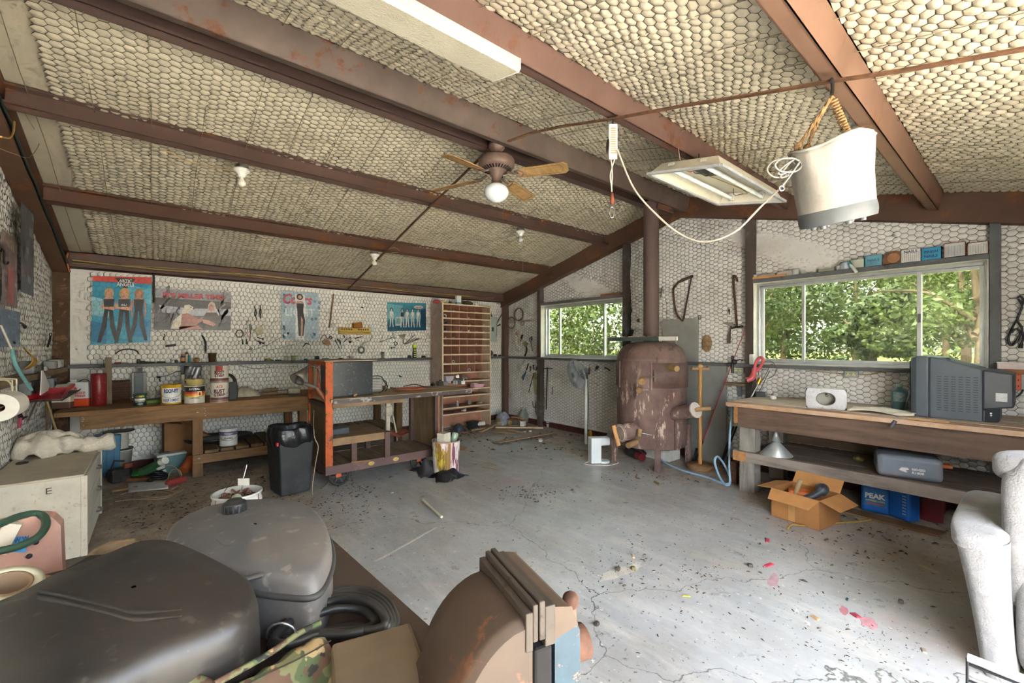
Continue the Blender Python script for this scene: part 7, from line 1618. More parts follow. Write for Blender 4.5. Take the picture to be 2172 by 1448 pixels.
BHK('black_knife','small black knife left of the small window','knife',[('handle',BLACK,[('t',[U_(348,505),U_(330,560)],.018)]),('blade',TOOL,[('t',[U_(330,560),U_(318,605)],.008)])])
BHK('hand_brush','small brush with olive bristles on the rail by the window','brush',[('bristles',mat('8c8a60',.9),[('p',[U_(375,640),U_(405,605),U_(440,645),U_(410,695)],.04)]),('handle',BLACK,[('t',[U_(410,690),U_(415,750),U_(385,830)],.015)])])
BHK('scissors','dark scissors hanging beside the small window frame','scissors',[('bow',TOOL,[('l',[U_(455,580),U_(470,550),U_(490,580),U_(475,610)],.006)]),('bow',TOOL,[('l',[U_(480,560),U_(490,530),U_(500,560),U_(492,590)],.006)]),('blade',CHROME,[('t',[U_(480,605),U_(505,760)],.009)])])
BHK('blue_scraper','long handled scraper with blue blade under the rail','scraper',[('handle',TOOL,[('t',[W_(442,75),W_(412,180)],.010)]),('blade',mat('5b7488',.5),[('p',[W_(408,175),W_(395,205),W_(330,290),W_(365,340),W_(412,215)],.006)])])
for i,(a,b)in enumerate(((W_(475,130),W_(468,205)),(W_(515,110),W_(528,178)),(W_(570,140),W_(560,185)))):
 BHK('small_hook_tool',('leftmost of three small dark hooks under the rail','middle one of three small dark hooks under the rail','rightmost of three small dark hooks under the rail')[i],'hook',[('hook',TOOL,[('t',[a,b],.007),('s',a,.015)])])
BHK('thin_rod','thin slanting rod under the rail by the corner','rod',[('rod',TOOL,[('t',[W_(525,222),W_(445,520)],.007)])])
BHK('twine_bundle','yellow green bundle of twine hanging under the rail','twine',[('strands',mat('9c9668',.9),[('t',[W_(560+dx,210+12*k),W_(545+dx,330),W_(555+dx,420),W_(570+dx,560)],.008)for k,dx in enumerate((-20,-5,10,22))]),('knot',mat('857f55',.9),[('s',W_(555,280),.04)])],.02)
BHK('black_rod','black rod with eye hanging over the twine bundle','rod',[('rod',TOOL,[('t',[W_(620,60),W_(615,130),W_(595,580)],.009)]),('eye',TOOL,[('s',W_(618,130),.018)])],.05)
BHK('grey_lath','long grey green lath hanging under the rail','lath',[('lath',wood('8f927c','74775f','Z'),[('p',[W_(625,240),W_(662,240),W_(635,820),W_(600,820)],.015)])],.01)
BHK('tee_bar','tall black steel tee bar hanging beside the lath','tool',[('shaft',TOOL,[('t',[W_(732,130),W_(715,782)],.011)]),('crossbar',TOOL,[('t',[W_(670,150),W_(810,156)],.009)])])
BHK('short_rod','short thin rod right of the black tee bar','rod',[('rod',TOOL,[('t',[W_(815,430),W_(805,553)],.006)])])
BHK('branch_bit','dry thorny twig stuck in the netting below the lath','twig',[('twig',RUST,[('t',[W_(505,655),W_(515,740),W_(545,740),W_(555,660)],.006),('t',[W_(545,740),W_(560,850)],.005)])])
BHK('branch_bit','dry leafy twig under the black tee bar','twig',[('twig',mat('6f6a40',.8),[('t',[W_(665,665),W_(680,760),W_(668,800)],.007),('t',[W_(690,745),W_(672,770)],.006)])])
BHK('wood_handle_tool','tool with red brown wooden handle right of the fan','tool',[('handle',mat('7d4a38',.6),[('t',[W_(1378,140),W_(1366,245)],.017)]),('blade',CHROME,[('t',[W_(1385,88),W_(1378,140)],.007)])])
BHK('black_pulley','small black pulley under the small window sill','pulley',[('body',TOOL,[('t',[W_(1505,118),W_(1485,160)],.022)]),('tail',TOOL,[('t',[W_(1485,160),W_(1463,188)],.006)])])
BHK('sickle_blade','small curved blade beside the stove under the sill','blade',[('blade',TOOL,[('t',[W_(1612,142),W_(1660,160),W_(1692,190)],.010)])])
BHK('wire_lead','black lead hanging down the post right of the small window','cable',[('lead',BLACK,[('t',[U_(1985,0),U_(2010,90),U_(2030,140),U_(2005,200),U_(2010,330),U_(2000,450)],.006)]),('plug',BLACK,[('t',[U_(2035,430),U_(2015,520)],.022)])],.03)
BHK('dark_patch_plate','small dark square plate beside the stovepipe','plate',[('plate',mat('5a4a40',.8),[('p',[U_(2108,265),U_(2145,255),U_(2150,310),U_(2112,315)],.006)])])
BHK('tee_pin','small iron tee pin stuck in the netting by the stovepipe','pin',[('shank',TOOL,[('t',[B3(85,555),B3(195,548)],.006)]),('crossbar',TOOL,[('t',[B3(212,455),B3(196,645)],.006)])],.03)
BHK('bow_saw','rusty bow saw hanging right of the stovepipe','saw',[('bow',RUST,[('t',[B3(800,232),B3(690,275),B3(600,315),B3(500,385),B3(445,470),B3(440,560),B3(455,730),B3(490,920),B3(545,1025),B3(622,1095)],.011)]),('blade',mat('55403a',.6,.3),[('p',[B3(775,240),B3(800,245),B3(640,1090),B3(612,1075)],.003)]),('grip',mat('4a3832',.7),[('t',[B3(805,228),B3(600,315)],.017)])],.02)
BHK('cane_bar','dark hooked iron bar with a foot hanging by the large window','bar',[('bar',RUST,[('t',[B3(1668,335),B3(1652,265),B3(1612,226),B3(1590,262),B3(1612,600),B3(1640,950),B3(1658,1185)],.011)]),('foot',TOOL,[('t',[B3(1555,1226),B3(1772,1190)],.011)])],.015)
BHK('tack_hammer','old tack hammer with dark handle on the netting','hammer',[('head',mat('8c8678',.5,.3),[('p',[B3(1408,1142),B3(1430,1122),B3(1560,1125),B3(1632,1160),B3(1600,1178),B3(1500,1166)],.03)]),('handle',wood('5c5048','40362f','Z'),[('p',[B3(1540,1178),B3(1565,1180),B3(1540,1300),B3(1535,1520),B3(1480,1520),B3(1505,1350)],.02)])],.015)
BHK('nail_rod','short black nail in the netting left of the hooked bar','nail',[('nail',BLACK,[('t',[B3(1512,860),B3(1520,970)],.005),('s',B3(1505,890),.012)])])
BHK('wire_knot','tiny twist of wire above the grey sheet','wire',[('wire',TOOL,[('l',[B3(920,1000),B3(950,990),B3(965,1040),B3(930,1060)],.003)])])
mb=MB();q=wp('B',1499,728,.012);mb.sphere(q,.085,16,12,(.12,.75,1.25));tag(mb.bw('wasp_nest',mat('9a7c5c',.95,0,.4,20,bmp=.8,bscale=50)),'tan mud wasp nest on the netting right of the sheet','nest')
# fallen flap of insulation
# grey sheets behind the stove
GS=mat('9b9c96',.5,.15,.12,4,dirt=.3,dirtc='7b7264')
def sheetB(label,a,b,X,zb=None,m_=GS):
 p0,p1=onX(*a,X),onX(*b,X);z0=p1.z if zb is None else zb
 return tag(MB().bx((X,min(p0.y,p1.y),z0),(X+.008,max(p0.y,p1.y),p0.z)).bw('metal_sheet',m_),label,'sheet')
sheetB('grey metal sheet standing behind the stovepipe',(1404,679),(1481,768),XB-.045,.9)
sheetB('large grey metal sheet standing on the floor behind the stove',(1452,768),(1541,985),XB-.065,0.0,mat('8d8f8a',.5,.15,.14,3,dirt=.3,dirtc='6f675c'))
# fishing rod and reel
fr_=thing('fishing_rod','red fishing rod leaning against the window post','fishing rod',onX(1492,930,4.95));p0,p1=onX(1583,690,XB-.13),onX(1491,935,XB-.17)
MB().tube([p0,p1],[.003,.008],8).bw('rod',mat('9c2f38',.4),fr_);MB().tube([p1,p1+(p1-p0).normalized()*.28],.012,8).bw('grip',BLACK,fr_)
for f in(.28,.55,.72):q=p0.lerp(p1,f);MB().torus(q+V(0,.015,0),.010,.002,12,5,(p1-p0)).bw('line_guide',BLACK,fr_)
q=p0.lerp(p1,.30);MB().sphere(q+V(-.03,-.03,0),.028,12,8).bw('reel',BLACK,fr_);MB().tube([q,q+V(-.02,-.09,.03),q+V(-.02,-.12,.02)],.007,6).bw('crank',BLACK,fr_);MB().cyl(q+V(0,0,.07),q+V(-.01,0,-.13),.014,n=10).bw('reel_seat',BLACK,fr_)
outlet('B',(1557,779),(1578.5,790.5),'grey double outlet box left of the red handle',c='a9aba6');outlet('B',(1792,785.5),(1821,800.5),'grey double outlet box under the large window',c='9fa5a8')
sb=thing('bracket_shelf','short wooden shelf on a steel bracket under the rail','shelf',wp('B',1565,814));a,b=wp('B',1543,813,.0),wp('B',1588,813,0);MB().bx((PB-.11,b.y,a.z-.012),(PB,a.y,a.z+.018)).bw('board',wood('8a7458','63503a','Y'),sb);q=wp('B',1570,816);MB().bx((PB-.015,q.y-.02,q.z-.13),(PB,q.y+.02,q.z-.01)).bw('bracket',mat('7d8790',.4,.5),sb)
# red trimmer handle, white clip, wire odds on the rail
th=thing('trimmer_handle','red plastic tool handle leaning on the window sill','handle',onX(1590,808,5.0));RD=mat('c4545a',.35,0,.08)
k0,k1,k2=onX(1590,806,5.02),onX(1601,786,5.05),onX(1613,762,5.08)
MB().tube(spline([onX(1584,806,5.0),onX(1594,802,5.02),onX(1598,794,5.04),onX(1601,780,5.05)],5),[.03,.03,.028,.026,.03,.03,.03,.032,.03,.03,.028,.026,.026,.026,.026,.026],12).bw('body',RD,th)
lo_=[onX(*p_,5.06)for p_ in((1601,781),(1605,765),(1613,758),(1619,762),(1616,772),(1608,784))];MB().tube(spline(lo_,5,True),.016,10,True).bw('grip_loop',RD,th);MB().tube([onX(1597,800,5.04),onX(1594,835,5.0)],.010,8).bw('shaft',TOOL,th)
wc=onX(1594.5,762,XB-.12);tag(MB().box(wc,(.03,.05,.12)).bw('white_clip',mat('dcdcd6',.4),bevel=.012),'white plastic clip on the post beside the red handle','clip')
ww=thing('wired_socket','brass lamp socket on wires leaning at the bench end','socket',onX(1600,845,5.0));MB().tube([onX(1591,846,4.95),onX(1612,808,5.05)],.010,8).bw('steel_tube',CHROME,ww);MB().tube([onX(1607,814,5.03),onX(1613,802,5.05)],.026,12).bw('brass_shell',mat('a8893c',.35,.7),ww)
for i,pts in enumerate((((1612,804),(1609,790),(1611,776),(1622,766),(1638,767),(1646,780),(1642,795),(1628,803)),((1618,806),(1626,790),(1634,774),(1640,772)),((1604,840),(1615,822),(1625,800),(1633,786)))):MB().tube(spline([onX(*p_,5.10+.02*i)for p_ in pts],5),.004,6).bw('wire',mat('5a5248',.5),ww)
q=onX(1613,838,5.1);tag(MB().box((q.x,q.y,.89),(.07,.09,.05),.3).bw('black_adapter',mat('3b4046',.4),bevel=.006),'dark plug adapter at the back of the bench end','adapter')
# boxes and jars on the lintel over the large window
LZ=W2[3]+.045;LX=XB-.045
def lint(px):return onX(px,580,LX).y
def lbox(label,p0,p1,h,c,printc=None,lines=0,txt=None,tc='3a4a60',tilt=0):
 y0,y1=lint(p0),lint(p1);t=thing('nail_box',label,'box',(LX,(y0+y1)/2,LZ),group='boxes over the large window');w=abs(y0-y1)
 MB().box((0,0,h/2),(.075,w,h)).build('carton',mat(c,.6,0,.08,10,dirt=.2),t,bevel=.002)
 if printc:MB().box((-.038,0,h/2),(.002,w*.92,h*.9)).build('label_print',mat(printc,.6),t)
 if lines:
  for k in range(lines):MB().box((-.0395,-w*.42+w*.84*k/(lines-1),h*.45),(.0015,w*.012,h*.68)).build('print_line',mat('5d6470',.6),t)
 if txt:
  mb=MB()
  for s_,z_ in txt:text_mb(mb,s_,(-.0402,0,z_*h),(0,-1,0),(0,0,1),h*.2,w*.7,'CENTER',.03)
  tag(mb.build('lettering',mat(tc,.6),t),kind='stuff')
lbox('white ruled card box at the right end of the lintel',2053,2097,.105,'8d6a4a','d6d5d0',12);lbox('brown box with a white ruled label second from the lintel end',2003,2049,.125,'8a5c3a','cfd0d0',13);lbox('bright blue nail box on the lintel',1956,1997,.11,'2f88b5','3a93bd',0,(('FINISH',.55),('NAILS',.2)),'143a5a');lbox('white printed nail box left of the bright blue one',1913,1954,.115,'c9c9c6','d8d8d4',9,(('NAILS',.72),))
lbox('faded blue box near the middle of the lintel',1837,1873,.105,'5f93a8','6aa0b4',0,(('NAILS',.45),),'2f5a70');lbox('teal and white torn box left of the faded blue one',1805,1835,.085,'3f8f8a','c3c4b2',0);lbox('olive green low box on the lintel',1738,1772,.03,'8f907a')
y_=lint(1897);cl_=thing('clock_frame','small arched brown clock on the lintel','clock',(LX,y_,LZ));MB().prism([(-.085,0),(.085,0),(.085,.05),(.06,.095),(.02,.12),(-.02,.12),(-.06,.095),(-.085,.05)],V(LX,y_,LZ),V(0,-1,0),V(0,0,1),-.02,.03).bw('case',wood('7d5a42','5d402c','Z'),cl_);MB().cyl((-.032,0,.055),(-.036,0,.055),.045,n=20).build('dial',mat('b0805a',.6,0,.3),cl_)
for px,r_,h,c,lb in((1601,.028,.055,'c9cbc8','frosted jar at the left end of the lintel'),(1688,.035,.065,'b9bcba','clear plastic cup on the lintel'),(1793,.045,.075,'a9b4bc','bluish plastic jar on the lintel'),(1780,.025,.05,'bcbcb6','small pale jar beside the bluish one')):
 t=thing('plastic_jar',lb,'jar',(LX,lint(px),LZ));MB().lathe([(0,0),(r_,0),(r_*1.03,h*.8),(r_*.95,h),(0,h)],n=18).build('jar',mat(c,.25),t);MB().torus((0,0,h*.85),r_,.002,18,5).build('lip',mat(c,.3),t)
MB_=MB();MB_.beam(V(LX-.045,lint(1594),LZ+.012),V(LX-.045,lint(1671),LZ+.012),.012,.024);tag(MB_.bw('wood_moulding',wood('d49a62','b5783f','Y',5)),'orange wooden moulding lying at the left of the lintel','moulding')
lv=thing('spirit_level','grey tool case behind the orange moulding','case',(LX+.01,lint(1640),LZ));MB().box((0,.06,.025),(.05,.17,.05)).build('case',mat('a89f98',.5),lv,bevel=.006);MB().box((0,-.12,.03),(.05,.16,.06)).build('case_end',mat('b5ada4',.5),lv,bevel=.006);MB().cyl((-.03,-.22,.025),(.01,-.22,.025),.024,n=12).build('knob',BLACK,lv)
cl2=thing('glue_tube','white and teal glue tube hanging over the lintel edge','tube',onX(1816,570,XB-.11));MB().tube([onX(1803,560,XB-.10),onX(1817,577,XB-.115)],.014,10).bw('tube',mat('d5d8d4',.4),cl2);MB().tube([onX(1801,557,XB-.10),onX(1808,566,XB-.10)],.015,10).bw('teal_band',mat('3a9a96',.4),cl2)
q=onX(1297,623,XB-.05);tag(MB().box((XB-.05,q.y,W1[3]+.062),(.07,.36,.03)).bw('wood_block',wood('9a6a42','7a4e2e','Y')),'red brown board lying on the small window lintel','board')
# at the far right of the wall
fe=thing('wall_shelf','wooden bracket shelf with orange outlets at the right edge','shelf',(XB-.1,.05,1.18));MB().bx((XB-.20,-.5,1.20),(XB-.02,.17,1.235)).bw('board',wood('a5714a','7d5234','Y'),fe)
ptb=thing('parts_tray','clear plastic parts tray on the shelf at the right edge','tray',(XB-.12,-.05,1.236));MB().bx((XB-.22,-.45,1.236),(XB-.03,.20,1.285)).bw('tray',mat('c9b9b8',.2,0,.1,10),ptb,bevel=.006);MB().bx((XB-.222,-.45,1.285),(XB-.028,.202,1.292)).bw('lid',mat('d5d5d8',.15),ptb)
ol=onX(2155,806,XB-.16);op=thing('power_strip','orange three way power outlet behind the television','outlet',(ol.x,ol.y,ol.z-.075));MB().box((0,0,.075),(.03,.055,.155)).build('body',mat('c4583a',.45),op,bevel=.008)
for k in range(3):
 for dy in(-.012,.012):MB().box((-.0155,dy,.03+k*.047),(.002,.005,.016)).build('slot',BLACK,op)
jx=onX(2166,809,XB-.12);tag(MB().box(jx,(.05,.06,.12)).bw('junction_box',mat('8f979c',.5,.2),bevel=.005),'grey junction box beside the orange power outlet','box')
ec=thing('extension_cord','black extension cord looped on the wall at the right edge','cord',onX(2155,735,XB-.05));
for i,pts in enumerate((((2158,632),(2165,628),(2170,640),(2160,672),(2150,690),(2142,706),(2139,722),(2146,730),(2158,722),(2164,706),(2156,697),(2146,706)),((2160,634),(2168,650),(2158,676),(2165,690),(2168,700),(2160,716),(2150,731),(2141,730),(2140,712),(2150,696)),((2166,690),(2170,715),(2166,730)))):MB().tube(spline([onX(*p_,XB-.04-.012*i)for p_ in pts],5),.0065,7).bw('loop',BLACK,ec)
MB().tube([onX(2167,728,XB-.05),onX(2164,738,XB-.05)],[.008,.014],8).bw('plug',BLACK,ec)
tag(MB().tube(spline([onX(2171,800,XB-.1),onX(2168,830,XB-.1),onX(2150,845,XB-.12),onX(2128,853,5.0),onX(2110,857,4.9)],6),.006,6).bw('tv_cord',BLACK),'black power cord curving behind the television','cord')
tag(MB().tube(spline([onX(1822,794,PB),onX(1845,794,PB),onX(1868,789,PB),onX(1880,791,PB)],5),.006,6).bw('rail_cable',CORDY),'tan cable running right from the outlet under the large window','cable')
tag(MB().tube(spline([onX(1790,793,PB),onX(1760,790,PB),onX(1720,786,PB)],5),.006,6).bw('rail_cable',mat('a89878',.6)),'tan cable running left from the outlet under the large window','cable')
# ================================================================== stove made from a tank
SCX,SCY=4.645,2.985
st=thing('wood_stove','rusty brown wood stove made from an upright tank','stove',(SCX,SCY,0))
def stove_mat():
 m,nt,b=newmat('stove_steel');v=coords(nt)
 c=mixc(nt,noise_fac(nt,v,4,6,.6,.35,.65),srgb('604a45'),srgb('7d665f'));c=mixc(nt,noise_fac(nt,coords(nt,(1,1,.35)),8,8,.7,.56,.64),c,srgb('4f3a36'))
 sp=N(nt,'ShaderNodeSeparateXYZ');nt.links.new(v,sp.inputs[0]);r=N(nt,'ShaderNodeMapRange');r.inputs[1].default_value=1.25;r.inputs[2].default_value=.9;nt.links.new(sp.outputs[2],r.inputs[0])
 f=noise_fac(nt,coords(nt,(1,1,.28)),11,10,.75,.56,.60);mm=N(nt,'ShaderNodeMath',operation='MULTIPLY');nt.links.new(f,mm.inputs[0]);nt.links.new(r.outputs[0],mm.inputs[1])
 c=mixc(nt,mm.outputs[0],c,srgb('c4ab9e'));nt.links.new(c,b.inputs['Base Color']);b.inputs['Roughness'].default_value=.6;bump(nt,b,f,.2,.004);return m
SM=stove_mat();SR=.405
MB().lathe([(.0,.235),(SR-.02,.235),(SR,.25),(SR,1.245),(SR+.004,1.25),(SR+.004,1.268),(SR,1.272),(SR-.02,1.34),(SR-.06,1.40),(SR-.13,1.445),(SR-.24,1.47),(0,1.478)],n=56).build('tank',SM,st)
PIPE=worn('5d4c48','74584c',.35,4,.55,stretch=(1,1,.4))
MB().lathe([(.092,1.46),(.092,3.16)],n=28).build('stovepipe',PIPE,st);MB().torus((0,0,1.50),.095,.008,28,6).build('pipe_collar',PIPE,st)
for dx,dy in((-.335,.285),(-.285,-.265),(.315,-.305),(.33,.28)):
 a=math.atan2(dy,dx);MB().box((dx,dy,.24),(.055,.055,.48)).build('leg',SM,st,bevel=.006)
CDIR=math.atan2(-SCY,-SCX)
def sp_at(px,py,out=0.0):
 """point on the tank surface seen at that pixel"""
 d=ray(px,py);ox,oy=-SCX,-SCY;rr=SR+out;A=d.x**2+d.y**2;B=2*(ox*d.x+oy*d.y);C=ox*ox+oy*oy-rr*rr
 disc=max(0,B*B-4*A*C);t_=(-B-math.sqrt(disc))/(2*A);return EYE+d*t_
def sp_ang(px):p_=sp_at(px,800);return math.atan2(p_.y-SCY,p_.x-SCX)
def zpx_(px,py):return sp_at(px,py).z
aL,aR=sp_ang(1316),sp_ang(1382);zt,zb_=zpx_(1350,769),zpx_(1350,822)
dm=MB();dm.lathe([(SR+.002,zb_),(SR+.012,zb_),(SR+.012,zt),(SR+.002,zt)],n=14,a0=min(aL,aR),a1=max(aL,aR));door=dm.build('fire_door',mat('5f4a45',.6,0,.25,8,dirt=.4,dirtc='8a6a58'),st)
hb=MB()
for a in(aL,aR):hb.box((math.cos(a)*(SR+.012),math.sin(a)*(SR+.012),(zt+zb_)/2),(.02,.02,zt-zb_+.03),a)
hb.build('door_frame',SM,st)
STK=wood('a08058','7d5f3e','X',6,.7,.3)
def peg(name,a,b,r0,m_=STK,par=st):MB().cyl(a,b,r0,n=14).bw(name,m_,par)
def outv(px,py):p_=sp_at(px,py);n_=V(p_.x-SCX,p_.y-SCY,0).normalized();return p_,n_
p_,n_=outv(1418,778);peg('wood_peg',p_,p_+n_*.14+V(.0,-.02,-.012),.033)
p_,n_=outv(1388,798);q=p_+n_*.05;rr_=V(.77,-.64,0)
MB().tube([q-rr_*.14+n_*.02,q+rr_*.07],.006,8).bw('latch_rod',mat('7d6a64',.5,.3),door);MB().tube([q+V(0,0,.075),q+V(0,0,-.055)],.006,8).bw('latch_bar',mat('7d6a64',.5,.3),door);MB().cyl(q-rr_*.145+n_*.04+V(0,0,-.02),q-rr_*.15+n_*.10+V(.0,0,-.05),.030,.038,14).bw('wood_knob',STK,door)
p_,n_=outv(1361,826);MB().cyl(p_,p_+n_*.12,.030,n=14).bw('wood_knob',STK,st);MB().tube([p_+n_*.06-rr_*.05,p_+n_*.06+rr_*.09],.006,8).bw('draft_rod',CHROME,st)
p_,n_=outv(1432,880);e_=p_+V(-.05,-.26,.09);MB().cyl(p_-n_*.05,e_,.075,n=22).bw('ash_pipe',SM,st);d_=(e_-p_).normalized();MB().cyl(e_,e_+d_*.015,.085,n=24).bw('pipe_cap',mat('c9bfb8',.5,.2,.08),st);MB().tube(spline([e_+d_*.015,e_+d_*.05,e_+d_*.05+rr_*.12+V(0,0,.01)],4),.022,10).bw('wood_handle',STK,st)
p_,n_=outv(1343,912);e_=p_+V(-.16,.05,-.02);MB().cyl(p_+V(.05,0,0),e_,.095,n=26).bw('ash_drum',SM,st);d_=(e_-p_).normalized();MB().cyl(e_,e_+d_*.012,.103,n=26).bw('drum_cap',mat('a8968c',.5,.2,.1),st);MB().torus(e_+d_*.014,.085,.006,24,6,d_).bw('cap_ring',mat('cfc2b4',.5),st)
up=V(.0,.25,1).normalized();MB().cyl(e_+d_*.06-V(0,-.01,.13)+rr_*.03,e_+d_*.06+V(0,0,.10)-rr_*.04,.024,n=12).bw('wood_handle',wood('c0925e','9a6c3c','Z',8),st)
p_,n_=outv(1360,916);MB().cyl(p_+n_*.05+V(0,0,.04),p_+n_*.09+V(0,0,-.04),.026,n=12).bw('wood_peg',STK,st);MB().tube([p_+n_*.05,p_+n_*.05+rr_*.16+V(0,0,-.03)],.008,8).bw('damper_rod',CHROME,st)
p_,n_=outv(1352,936);MB().cyl(p_+n_*.02,p_+n_*.16-rr_*.04+V(0,0,-.02),.032,n=12).bw('wood_peg',STK,st)
a=sp_ang(1431);MB().box((math.cos(a)*(SR+.003),math.sin(a)*(SR+.003),.42),(.006,.008,.36),a).build('weld_seam',mat('4a3834',.7),st)
# tray lying on the stove top
ty=thing('top_tray','dark green channel with debris lying on the stove top','tray',(SCX,SCY,1.478));q0,q1=onX(1292,722,4.42),onX(1398,724,4.42);zt0=1.478
MB().bx((4.40,q1.y,zt0),(4.47,q0.y,zt0+.045)).bw('channel',mat('3f4b48',.5,.1),ty);q2=onX(1434,724,4.42);MB().bx((4.41,q2.y,zt0),(4.46,q1.y,zt0+.045)).bw('white_end',mat('cfcac2',.5),ty);MB().tube([(4.41,q2.y-.004,zt0+.04),(4.41,q2.y-.004,zt0-.035)],.006,6).bw('end_hook',mat('b5aea6',.5),ty)
g4=random.Random(2);mb=MB()
for i in range(34):y=g4.uniform(q1.y,q0.y);mb.box((4.435+g4.uniform(-.025,.025),y,zt0+.05),(.02,.02,.012),g4.uniform(0,3))
tag(mb.bw('debris',mat('b58f78',.9,0,.5,30),ty),kind='stuff')
# under the stove
fx=thing('extinguisher','dark cylinder with red end lying under the stove','cylinder',onZ(1345,960));e0,e1=onZ(1332,955,.07),onZ(1353,965,.06);MB().cyl(e0,e1,.055,n=18).bw('body',mat('2c2a28',.5,0,.2),fx);d_=(e1-e0).normalized();MB().cyl(e1,e1+d_*.09,.05,n=18).bw('red_end',mat('6e2226',.4),fx)
tag(MB().tube([onZ(1352,945,.16),onZ(1371,963,.03)],.016,8).bw('iron_pipe',BLACK),'black iron pipe leaning under the stove','pipe')
tag(MB().tube(spline([onZ(1400,968,.02),onZ(1418,962,.03),onZ(1432,958,.06),onZ(1438,956,.10)],5),.008,7).bw('tan_hose',mat('a08c70',.6)),'tan hose end lying under the stove','hose')
q=onZ(1421,962,.03);tag(MB().cyl(q-V(.02,0,0),q+V(.03,.01,0),.022,n=10).bw('red_valve',mat('a8383a',.5)),'small red valve on the tan hose under the stove','valve')
tag(MB().box((4.95,3.1,.10),(.25,.5,.2)).bw('hearth_block',mat('b5b5ae',.8,0,.15)),'pale concrete block under the back of the stove','block')
# coffee maker, fan, sheet
cf=thing('coffee_maker','white plastic coffee maker standing on the floor by the stove','coffee maker',(4.10,3.40,0),R(-28));CW2=mat('d3d9da',.35,0,.04)
MB().box((-.0,.02,.155),(.13,.12,.31)).build('tower',CW2,cf,bevel=.012,seg=3);MB().box((.115,.02,.26),(.13,.115,.10)).build('brew_head',CW2,cf,bevel=.02,seg=3);MB().cyl((.115,.02,.0),(.115,.02,.022),.072,n=24).build('hot_plate',CW2,cf);MB().box((.0662,.0,.075),(.002,.03,.025)).build('switch',BLACK,cf);MB().tube(spline([(-.06,.05,.01),(-.15,-.05,.008),(.05,-.16,.008),(.24,-.10,.008),(.28,-.02,.01)],6),.005,6).build('cord',CORDW,cf)
pf=thing('pedestal_fan','white pedestal fan with a grey cage beside the small window wall','fan',(4.69,4.06,0));MB().lathe([(0,.03),(.10,.028),(.20,.014),(.21,0),(0,0)],n=36).build('base',mat('8f8a82',.6,0,.1,8,dirt=.3),pf);MB().cyl((0,0,.02),(0,0,.98),.020,n=14).build('pole',mat('c9c8c2',.4),pf);MB().cyl((0,0,.95),(0,0,1.02),.028,n=14).build('collar',BLACK,pf)
lft=V(-.77,.64,0);tow=V(-.64,-.77,0);fn=(lft*.90+tow*.40+V(0,0,-.24)).normalized();hc=V(0,0,1.055)+lft*.01
MB().cyl(hc-fn*.02,hc+fn*.10,.055,n=18).build('motor',mat('4a525a',.4),pf);fc=hc+fn*.15;fx_,fy_,fz_=frame_to((0,0,0),fn)
cg=MB()
for k in range(64):
 a=k*6.28319/64;d=fx_*math.cos(a)+fy_*math.sin(a);cg.tube([fc+d*.03+fn*.055,fc+d*.13+fn*.05,fc+d*.205+fn*.02,fc+d*.21],.0026,4,caps=False);cg.tube([fc+d*.03-fn*.03,fc+d*.13-fn*.04,fc+d*.205-fn*.02,fc+d*.21],.0026,4,caps=False)
for r_,h_ in((.21,0),(.16,.043),(.10,.053),(.03,.056)):cg.torus(fc+fn*h_,r_,.003 if r_<.2 else.006,40,5,fn)
tag(cg.build('cage',mat('9da3a6',.35,.3),pf),kind='stuff');MB().cyl(fc+fn*.05,fc+fn*.06,.035,n=20).build('cage_badge',mat('6b7072',.4),pf)
for k in range(3):
 a=k*2.094;d=fx_*math.cos(a)+fy_*math.sin(a);e2=fx_*-math.sin(a)+fy_*math.cos(a);bl=MB();bl.grid(lambda u,v:fc+d*(.04+.145*u)+e2*((v-.5)*(.06+.10*u))+fn*(.02*(v-.5)),6,4);bl.build('blade',mat('55595c',.3),pf,solid=.002)
MB().tube(spline([hc-fn*.01+V(.02,0,0),V(.03,-.02,.7),V(.03,-.01,.3),V(.03,0,.03)],5),.004,6).build('cord',BLACK,pf)
p0=onZ(1262,922);mb=MB();mb.prism([(0,0),(.42,0),(.36,.05),(.05,.22)],V(4.95,3.95,.0),V(0,-1,0),V(.25,0,.97),0,.01);tag(mb.bw('tin_sheet',mat('9a958c',.5,.2)),'grey tin sheet leaning behind the coffee maker','sheet')
q=onZ(1255,928);tag(MB().cyl((q.x+.05,q.y+.05,.05),(q.x+.02,q.y+.07,.05),.05,n=18).bw('tape_reel',mat('c49a30',.5,0,.3,10)),'small yellow tape reel on the floor behind the fan pole','reel')
# wooden pole stand, blue hose
ps=thing('pole_stand','wooden pole on a round wooden base with a cross top','stand',(4.84,2.47,0));PO=wood('b98a54','96683a','Z',6,.55,.15)
MB().lathe([(0,0),(.14,0),(.145,.01),(.145,.05),(.135,.06),(0,.06)],n=32).build('base',wood('8a6a4a','6a4e34','X',6),ps);MB().cyl((0,0,.06),(0,0,1.165),.021,n=16).build('pole',PO,ps);MB().sphere((0,0,1.185),.030,14,10).build('ball_top',wood('c9a068','a8804a','Z'),ps);rr2=V(.77,-.64,0)
MB().beam(V(0,0,1.155)-rr2*.10,V(0,0,1.155)+rr2*.10,.03,.022).build('cross_arm',wood('a87a58','86583a','X'),ps)
for s_ in(-1,1):MB().cyl(V(0,0,1.165)+rr2*s_*.085,V(0,0,1.18)+rr2*s_*.085,.009,n=8).build('peg',STK,ps)
hs=[onX(1553,862,4.62),onX(1549,880,4.60),onX(1548,960,4.56)]
hp_=[V(4.60,2.0,.80)]+[V(4.58,2.02,.5),V(4.56,2.02,.2)]+[onZ(1548,1022,.03),onZ(1540,1028,.012),onZ(1526,1010,.06),onZ(1516,980,.22),onZ(1522,968,.27),onZ(1536,985,.17),onZ(1549,1015,.04),onZ(1540,1026,.012),onZ(1500,1012,.012),onZ(1450,998,.012),onZ(1418,985,.012),onZ(1402,975,.012)]
